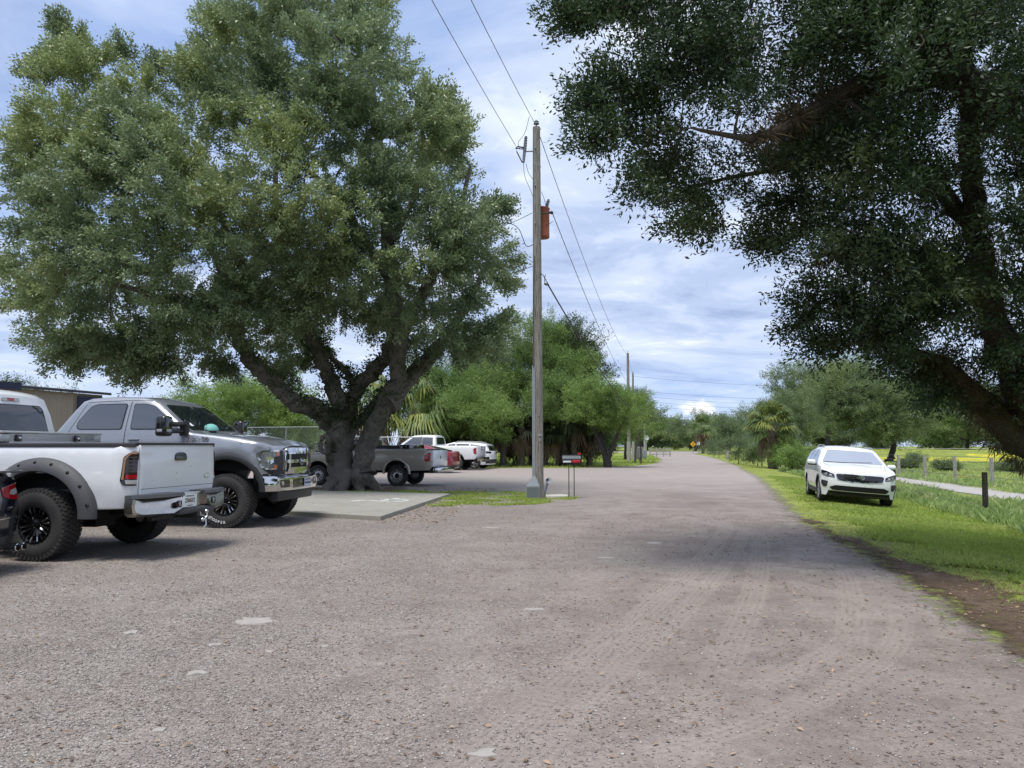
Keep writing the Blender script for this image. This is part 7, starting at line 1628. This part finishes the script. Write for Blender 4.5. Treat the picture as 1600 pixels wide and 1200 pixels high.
def leaning_lamp():
    b = g(848, 776); root = thing('bollard_lamp', 'grey leaning metal post with a broken white lamp head against the pole foot', 'lamp', tuple(b)); m = MB(); m.tube([(0, 0, -0.05), (0.10, 0, 0.30), (0.19, 0.0, 0.50)], [0.045, 0.045, 0.045], 10); m.build('post', M['galvanised'], root, 50)
    m = MB(); m.lathe([(0.03, 0.0), (0.085, 0.04), (0.095, 0.10), (0.06, 0.105), (0.001, 0.07)], 16, Matrix.Translation((0.14, -0.05, 0.47)) @ Matrix.Rotation(R(200), 4, 'Z')); h = m.build('lamp_head', M['text_white'], root, 40)
    m = MB(); m.lathe([(0.035, 0.0), (0.04, 0.02), (0.001, 0.022)], 12, Matrix.Translation((0.12, -0.16, 0.49)) @ Matrix.Rotation(R(200), 4, 'Z')); m.build('lens', M['gloss_black'], h)
leaning_lamp()
def pad_():
    b = g(868, 778.5); root = box_part('concrete_block', (0.62, 0.34, 0.09), (b.x + 0.03, b.y, 0.05), simple('pad_concrete', (0.55, 0.53, 0.48), 0.85, 0, 0.15, 6, 0.2), None, 0.015, (0, 0, 0.04)); tag(root, 'low pale concrete block on the ground between the pole and the mailbox', 'concrete block')
pad_()
def mailbox():
    b = g(893, 779); root = thing('mailbox', 'grey and black mailbox with a red patch and flag on two thin posts', 'mailbox', tuple(b), 0)
    z0, z1 = 1.0, 1.22
    for x in (-0.07, 0.075): m = MB(); m.tube([(x, 0, -0.1), (x, 0, z0)], 0.014, 6); m.build('post', M['gloss_black'], root)
    m = MB(); n = 10; W2, D2 = 0.25, 0.12; prof = [(-D2, 0.0), (-D2, 0.11)] + [(-D2 * math.cos(PI * i / n), 0.11 + 0.10 * math.sin(PI * i / n)) for i in range(1, n)] + [(D2, 0.11), (D2, 0.0)]
    m.prism([(p[0], p[1] + z0 - 0.01) for p in prof], -W2, W2, 'x'); bx = m.build('box', M['black_plastic'], root, 40)
    box_part('lid_panel', (0.51, 0.012, 0.075), (0, -0.128, z0 + 0.125), M['galvanised'], bx, 0.004); box_part('white_panel', (0.22, 0.012, 0.05), (-0.125, -0.129, z0 + 0.02), M['text_white'], bx, 0.004)
    box_part('red_panel', (0.22, 0.012, 0.075), (0.125, -0.129, z0 + 0.03), simple('flag_red', (0.5, 0.02, 0.03), 0.5), bx, 0.004); box_part('flag', (0.09, 0.01, 0.05), (0.22, 0.0, z0 + 0.235), bpy.data.materials['flag_red'], bx, 0.003)
    box_part('support_board', (0.46, 0.16, 0.02), (0, 0, z0 - 0.025), M['black_plastic'], root, 0.003)
mailbox()

# ---------------------------------------------------------------- overhead wires
def wire(label, a, b, sag, r, name='overhead_wire', seg=24, mt='wire'):
    a, b = Vector(a), Vector(b); P = [a.lerp(b, i / seg) + Vector((0, 0, -sag * 4 * (i / seg) * (1 - i / seg))) for i in range(seg + 1)]
    m = MB(); m.tube(P, r, 5); return tag(m.build(name, M[mt], None), label, 'wire', 'overhead wires')
TA = at(838, 197, Yp); TF = at(806, 228, Yp - .2)
def beyond(A, u, v, Y2, k):
    B = at(u, v, Y2); return A + (B - A) * k
pB = at(981, 551, 78); pBx = pB.x
wire('top wire running from the pole head up and over the camera', TA, beyond(TA, 752, 0, 14.2, 4.6), 0.6, 0.008); wire('wire from the fuse on the pole up to the left, over the camera', TF, beyond(TF, 693, 0, 13.9, 4.6), 0.6, 0.008)
wire('top wire running away from the pole head toward the distant poles', TA, at(981, 556, 78), 0.9, 0.011); wire('lower wire running away from the transformer toward the distant poles', at(864, 335, Yp), at(981, 598, 78), 0.6, 0.012)
wire('thick black service cable dropping right from the pole behind the trees', at(857, 446, Yp), at(985, 640, 52), 0.3, 0.022, mt='cable')
for (u0, v0, u1, v1, Y1, r, lb) in [(831, 333, 770, 357, 27, .009, 'service wire from the transformer into the big oak crown'), (834, 411, 752, 345, 27, .009, 'guy wire slanting up left from the pole into the oak crown'), (834, 415, 770, 432, 27, .009, 'lowest service wire from the pole into the oak crown')]:
    wire(lb, at(u0, v0, Yp), at(u1, v1, Y1), 0.05, r, seg=10)
wire('thin wire crossing the top of the big oak crown', at(470, -10, 17), at(640, 190, 17.5), 0.1, 0.008)
def far_pole(lb, u, v, Y, arm=False):
    x, y = U(u, Y); z = zs(x, y); h = hv(v, Y); root = thing('utility_pole', lb, 'utility pole', (x, y, z), 0, 'distant utility poles'); m = MB(); m.tube([(0, 0, -0.3), (0, 0, h / 2), (0, 0, h - z)], [0.19, 0.16, 0.12], 12); m.build('pole', M['pole_wood'], root, 50)
    if arm: m = MB(); m.box((0.0, 0, h - z - 0.5), (1.6, 0.1, 0.1)); m.build('cross_arm', M['pole_wood'], root)
    m = MB(); m.tube([(0, 0, h - z), (0, 0, h - z + 0.25)], [0.05, 0.03], 8); m.build('top_insulator', M['porcelain'], root); return Vector((x, y, h))
PB = far_pole('nearer of the two distant utility poles over the grass island', 981.5, 552, 78); PC = far_pole('shorter-looking distant utility pole right behind the nearer one', 989, 583, 104); PD = far_pole('farthest utility pole, half hidden by the rusty-leaved tree', 1007, 612, 150, True)
for i, (v0, v1) in enumerate([(588, 600), (610, 621), (618, 629), (626, 636), (633, 642), (655, 664)]):
    wire(['highest', 'second', 'third', 'fourth', 'fifth', 'lowest'][i] + ' of the faint wires crossing the sky over the far end of the road', at(992 if i else 990, v0, 104 + 20 * (i > 0)), at(1330, v1, 170), 0.8, 0.016 + 0.004 * (i > 0))
wire('wire joining the two distant poles', PB, PC, 0.3, 0.012)

# ---------------------------------------------------------------- fences
def post(lb, x, y, h, r, mt, grp, sq=False, lean=0.0, name='fence_post'):
    z = zs(x, y); m = MB()
    if sq: m.box((0, 0, h / 2 - 0.1), (r * 2, r * 2, h + 0.2))
    else: m.tube([(0, 0, -0.2), (lean * 0.5, 0, h / 2), (lean, lean * 0.3, h)], [r, r * .97, r * .93], 10)
    o = m.build(name, M[mt], None, 40); o.location = (x, y, z); return tag(o, lb, 'fence post', grp)
GA = 'dark posts of the roadside wire fence'; YA = [17.9, 25.6, 33.0, 40.5, 46.0, 50.5, 55.5, 60.0, 66.0, 74.0, 82.0]
for i, y in enumerate(YA):
    lb = ['nearest dark fence post standing alone right of the white crossover', 'thin dark fence post at the right flank of the white crossover'] + ['dark fence post number %s along the row beyond the white crossover' % w for w in ('one', 'two', 'three', 'four', 'five', 'six', 'seven', 'eight', 'nine')]
    lbl = lb[i] if i < 2 else ['dark fence post hidden behind the white crossover', 'dark fence post just left of the feathery shrub', 'dark fence post right of the trunked palm', 'dark fence post directly behind the trunked palm', 'dark fence post left of the trunked palm', 'second dark post left of the trunked palm', 'third dark post left of the trunked palm', 'fourth dark post left of the trunked palm', 'last dark post before the grey end post'][i - 2]
    post(lbl, fx(y), y, 1.05 if i == 0 else 0.95, 0.062 if i == 0 else 0.045, 'post_dark', GA, lean=random.uniform(-.04, .04))
post('thick grey end post of the roadside fence at the far bend', fx(92), 92, 1.4, 0.22, 'post_pale', None)
for k, z_ in enumerate((0.28, 0.50, 0.72, 0.92)):
    m = MB(); ys_ = np.arange(17.9, 90, 2.4); m.tube([(fx(y), y, zs(fx(y), y) + z_ - 0.02 * (i % 2)) for i, y in enumerate(ys_)], 0.0045, 4); tag(m.build('fence_wire', M['wire'], None), ['bottom', 'second', 'third', 'top'][k] + ' wire strung along the dark fence posts', 'fence wire', 'strands of the roadside fence')
GB = 'pale posts of the field fence'; FB = [(31.0, 19.4), (44, 22.2), (75, 29)]
def fbx(y): return float(np.interp(y, [p[0] for p in FB], [p[1] for p in FB]))
us = [(1551, 760), (1493, 753), (1446, 749), (1405, 745), (1371, 741), (1270, 728), (1255, 727)]; yb_ = []
for i, (u, v) in enumerate(us):
    p = g(u, v, -0.2); y = p.y; yb_.append((p.x, y)); post(['pale fence post nearest the right edge of the photograph', 'second pale post of the field fence from the right', 'third pale post of the field fence from the right', 'fourth pale post from the right, with the scrubby bush', 'pale post partly behind the roof of the white crossover', 'pale post just left of the white crossover', 'pale post behind the feathery shrub'][i], p.x, y, 1.18, 0.058, 'post_pale', GB, True)
x1_, y1_ = yb_[0]; x2_, y2_ = yb_[3]; ext = [(x1_ + (x1_ - x2_) * k, y1_ + (y1_ - y2_) * k) for k in (0.55, 1.1)]
for k, p in enumerate(ext): post(['pale field-fence post just outside the right edge', 'farthest pale field-fence post outside the right edge'][k], p[0], p[1], 1.22, 0.07, 'post_pale', GB, True)
for k, z_ in enumerate((0.35, 0.65, 0.95, 1.17)):
    m = MB(); m.tube([(p[0], p[1], zs(*p) + z_) for p in ext[::-1] + yb_], 0.007, 4); tag(m.build('fence_wire', M['wire'], None), ['bottom', 'second', 'third', 'top'][k] + ' wire strung along the pale field-fence posts', 'fence wire', 'strands of the field fence')
# chain-link fence behind the lot
def chain_link(lb, A, B, h, step, name='chain_link_fence'):
    A, B = Vector(A), Vector(B); L = (B - A).length; d = (B - A) / L; root = thing(name, lb, 'fence', tuple(A), math.atan2(d.y, d.x)); m = MB(); n = max(1, int(L / 3.0))
    for i in range(n + 1):
        m = MB(); m.tube([(L * i / n, 0, -0.1), (L * i / n, 0, h + 0.05)], 0.035, 8); m.build('post', M['galvanised'], root)
    m = MB(); m.tube([(0, 0, h), (L, 0, h)], 0.025, 6); m.build('top_rail', M['galvanised'], root); m = MB()
    k = -h
    while k < L:
        for s in (1, -1):
            a0, a1 = max(0, -k), min(h, L - k)
            if a1 > a0:
                p0, p1 = (k + a0, 0.03 * s * .2, a0 if s > 0 else h - a0), (k + a1, 0.03 * s * .2, a1 if s > 0 else h - a1); m.tube([p0, p1], 0.006, 3, caps=False)
        k += step
    me = m.build('chain_mesh', M['galvanised'], root)
chain_link('tall chain-link fence between the silver pickup bonnet and the oak trunk', (U(388, 51)[0], 51, 0), (U(512, 49)[0], 49, 0), hv(668, 51), 0.22)
chain_link('low chain-link fence right of the oak trunk in front of the drooping palm', (U(590, 39.5)[0], 39.5, 0), (U(660, 39.5)[0], 39.5, 0), 1.9, 0.22)

# ---------------------------------------------------------------- beige metal shed at the left
def shed():
    t = NT('corrugated_beige'); o = t.obj(); sx = t.N('ShaderNodeSeparateXYZ'); t.l.new(o, sx.inputs[0]); wv = t.math('SINE', t.math('MULTIPLY', sx.outputs[0], 2 * PI / 0.34))
    mt = t.out(t.mix(t.noise(0.8, 5, 0.6, o, stretch=(2, 1, 0.3)), (0.23, 0.20, 0.15), (0.34, 0.30, 0.23)), 0.6, None)
    A = at(-160, 600, 40); B = at(160, 616, 50); A.z = B.z = 0; d = (B - A); L = d.length; rz = math.atan2(d.y, d.x)
    root = thing('metal_shed', 'long beige corrugated metal building with a dark roof edge behind the pickups at left', 'building', (A.x, A.y, 0), rz); hA, hB = 4.95, 4.75
    m = MB(); n = int(L / 0.115); vs = []
    for i in range(n + 1):
        x = L * i / n; y = 0.05 if (i % 3) else -0.03; vs += [(x, y, -0.1), (x, y, hA + (hB - hA) * i / n)]
    m.add(vs, [(2 * i, 2 * i + 2, 2 * i + 3, 2 * i + 1) for i in range(n)]); m.add([(L, 0, -.1), (L, 12, -.1), (L, 12, hB + 1), (L, 0, hB)], [(0, 1, 2, 3)]); m.add([(0, 0, -.1), (0, 12, -.1), (0, 12, hA + 1), (0, 0, hA)], [(0, 1, 2, 3)]); m.build('wall', mt, root)
    m = MB(); m.add([(-0.4, -0.35, hA), (L + 0.4, -0.35, hB), (L + 0.4, 12, hB + 1.1), (-0.4, 12, hA + 1.1), (-0.4, -0.35, hA + .16), (L + 0.4, -0.35, hB + .16), (L + 0.4, 12, hB + 1.26), (-0.4, 12, hA + 1.26)], [(0, 1, 2, 3), (4, 5, 6, 7), (0, 1, 5, 4), (1, 2, 6, 5), (2, 3, 7, 6), (3, 0, 4, 7)]); m.build('roof', simple('dark_roof', (0.03, 0.03, 0.035), 0.6), root)
    sb = simple('sign_navy', (0.008, 0.012, 0.045), 0.5)
    def lx(u): 
        for k in range(400):
            s = L * k / 400; P = A + d * (s / L)
            if 800 + F_PX * P.x / (P.y * 1.0) >= u: return s
        return L
    x0, x1 = lx(118), lx(152); s_ = MB(); s_.box(((x0 + x1) / 2 + 0.5, -0.12, 3.95), (x1 - x0 + 1.0, 0.08, 1.25)); sg = s_.build('wall_sign', sb, root)
    for k in range(2): m = MB(); m.box(((x0 + x1) / 2 + .2, -0.17, 4.1 - 0.35 * k), (0.9 - 0.2 * k, 0.02, 0.12 - .04 * k)); m.build('sign_stripe', M['galvanised'], sg)
    x0, x1 = lx(-30), lx(24); s_ = MB(); s_.box(((x0 + x1) / 2, -0.42, 4.95), (x1 - x0, 0.10, 0.42)); s_.build('roof_sign', sb, root)
    m = MB(); m.box((lx(12), -0.12, 4.35), (0.35, 0.10, 0.45)); m.build('junction_box', M['text_white'], root); m = MB(); m.box((L / 2, -0.35, 2.2), (L, 0.12, 0.12)); m.build('wall_trim', M['text_white'], root)
shed()

# ---------------------------------------------------------------- signs and odds and ends at the far end
def sign(name, lb, u, v, Y, shape, size, mat, cat='sign', ph=None, th=0.05, grp=None, mark=None):
    x, y = U(u, Y); z = zs(x, y); zc = hv(v, Y) - z; root = thing(name, lb, cat, (x, y, z), 0, grp); m = MB(); m.tube([(0, 0, -0.1), (0, 0, zc)], 0.045, 6); m.build('post', M['galvanised'], root)
    n = {'diamond': 4, 'square': 4, 'round': 24, 'octagon': 8}[shape]; off = {'diamond': 0, 'square': PI / 4, 'round': 0, 'octagon': PI / 8}[shape]
    m = MB(); m.prism([(size * math.cos(off + 2 * PI * i / n), zc + size * math.sin(off + 2 * PI * i / n)) for i in range(n)], -0.06, -0.09, 'y'); p = m.build('sign_plate', mat, root)
    if mark == 'signal':
        for k, c in enumerate((-1, 0, 1)): m = MB(); m.prism([(0.11 * math.cos(a), zc + 0.26 * c * -1 + 0.11 * math.sin(a)) for a in np.linspace(0, 6.283, 13)[:-1]], -0.092, -0.096, 'y'); m.build('sign_dot', M['text_dark'], p)
    return root
yl = simple('sign_yellow', (0.80, 0.42, 0.01), 0.5); wh = simple('sign_white', (0.75, 0.77, 0.78), 0.5); bl = simple('sign_blue', (0.05, 0.18, 0.42), 0.5)
sign('warning_sign', 'yellow diamond warning sign at the far end of the road', 1081, 694, 165, 'diamond', 0.62, yl, mark='signal'); sign('white_sign', 'small white square sign right of the yellow diamond', 1089, 693, 160, 'square', 0.48, wh)
def street_sign():
    x, y = U(1104, 155); z = zs(x, y); zc = hv(690, 155) - z; root = thing('street_name_sign', 'small blue street name blade on a thin post near the yellow diamond', 'sign', (x, y, z)); m = MB(); m.tube([(0, 0, -.1), (0, 0, zc)], 0.05, 6); m.build('post', M['galvanised'], root); m = MB(); m.box((0, -0.05, zc), (1.1, 0.05, 0.24)); m.build('name_blade', bl, root)
street_sign()
sign('stop_sign', 'pale back of a round-looking sign on a thin post by the grass island', 1009, 684, 112, 'octagon', 0.40, wh)
x, y = U(1114, 150); post('thin grey marker post right of the blue street name blade', x, y, 2.3, 0.06, 'post_pale', None, name='marker_post')
IG = 'pale posts on the grass island'
for (u, v0, v1, Y, r, lb) in [(981, 719, 690, 74, .19, 'stout pale post on the grass island, left of the pair'), (988, 715, 690, 80, .15, 'slimmer pale post on the grass island, right of the pair'), (1006, 703, 640, 118, .16, 'tall pale post behind the round-looking sign back')]:
    x, y = U(u, Y); post(lb, x, y, hv(v1, Y) - zs(x, y), r, 'post_pale', IG, name='wooden_post')
def utility_box(lb, u, v0, v1, wpx, Y, mt):
    x, y = U(u, Y); z = zs(x, y); h = hv(v0, Y) - z; b0_ = max(hv(v1, Y) - z, 0.02); o = box_part('utility_box', (wpx / F_PX * Y, 0.5, h - b0_), (x, y, z + (h + b0_) / 2), mt, None, 0.04); tag(o, lb, 'utility box'); m = MB(); m.box((0, 0, -(h - b0_) / 2 - b0_ / 2), (0.12, 0.12, b0_ + 0.05)); m.build('stand', M['galvanised'], o); m = MB(); m.box((0, -0.26, 0), (wpx / F_PX * Y * .8, 0.02, (h - b0_) * .8)); m.build('door', mt, o)
utility_box('dark grey utility panel on the bright grass island', 998, 698, 717, 8.5, 70, simple('panel_grey', (0.20, 0.20, 0.21), 0.6)); utility_box('pale blue-grey utility box right behind the dark grey panel', 1006, 703, 715, 5, 84, simple('panel_pale', (0.42, 0.47, 0.50), 0.6))
def sign_back():
    x, y = U(1000, 61); z = zs(x, y); root = thing('marker_sign', 'thin dark post with a small plate seen edge-on in front of the grey panel', 'sign', (x, y, z)); m = MB(); m.tube([(0, 0, -.1), (0, 0, 1.55)], 0.05, 8); m.build('post', M['post_dark'], root); m = MB(); m.box((0, 0, 1.65), (0.12, 0.5, 0.35)); m.build('sign_plate', M['post_dark'], root)
sign_back()
def rail_fence():
    x, y = U(1014, 105); root = thing('rail_fence', 'short white rail fence section at the tip of the grass island', 'fence', (x, y, zs(x, y)), 0.25)
    for i in range(4): m = MB(); m.box((i * 1.0, 0, 0.55), (0.12, 0.12, 1.3)); m.build('post', M['post_pale'], root)
    for k in range(3): m = MB(); m.box((1.5, 0, 0.35 + .35 * k), (3.2, 0.06, 0.14)); m.build('rail', M['post_pale'], root)
rail_fence()
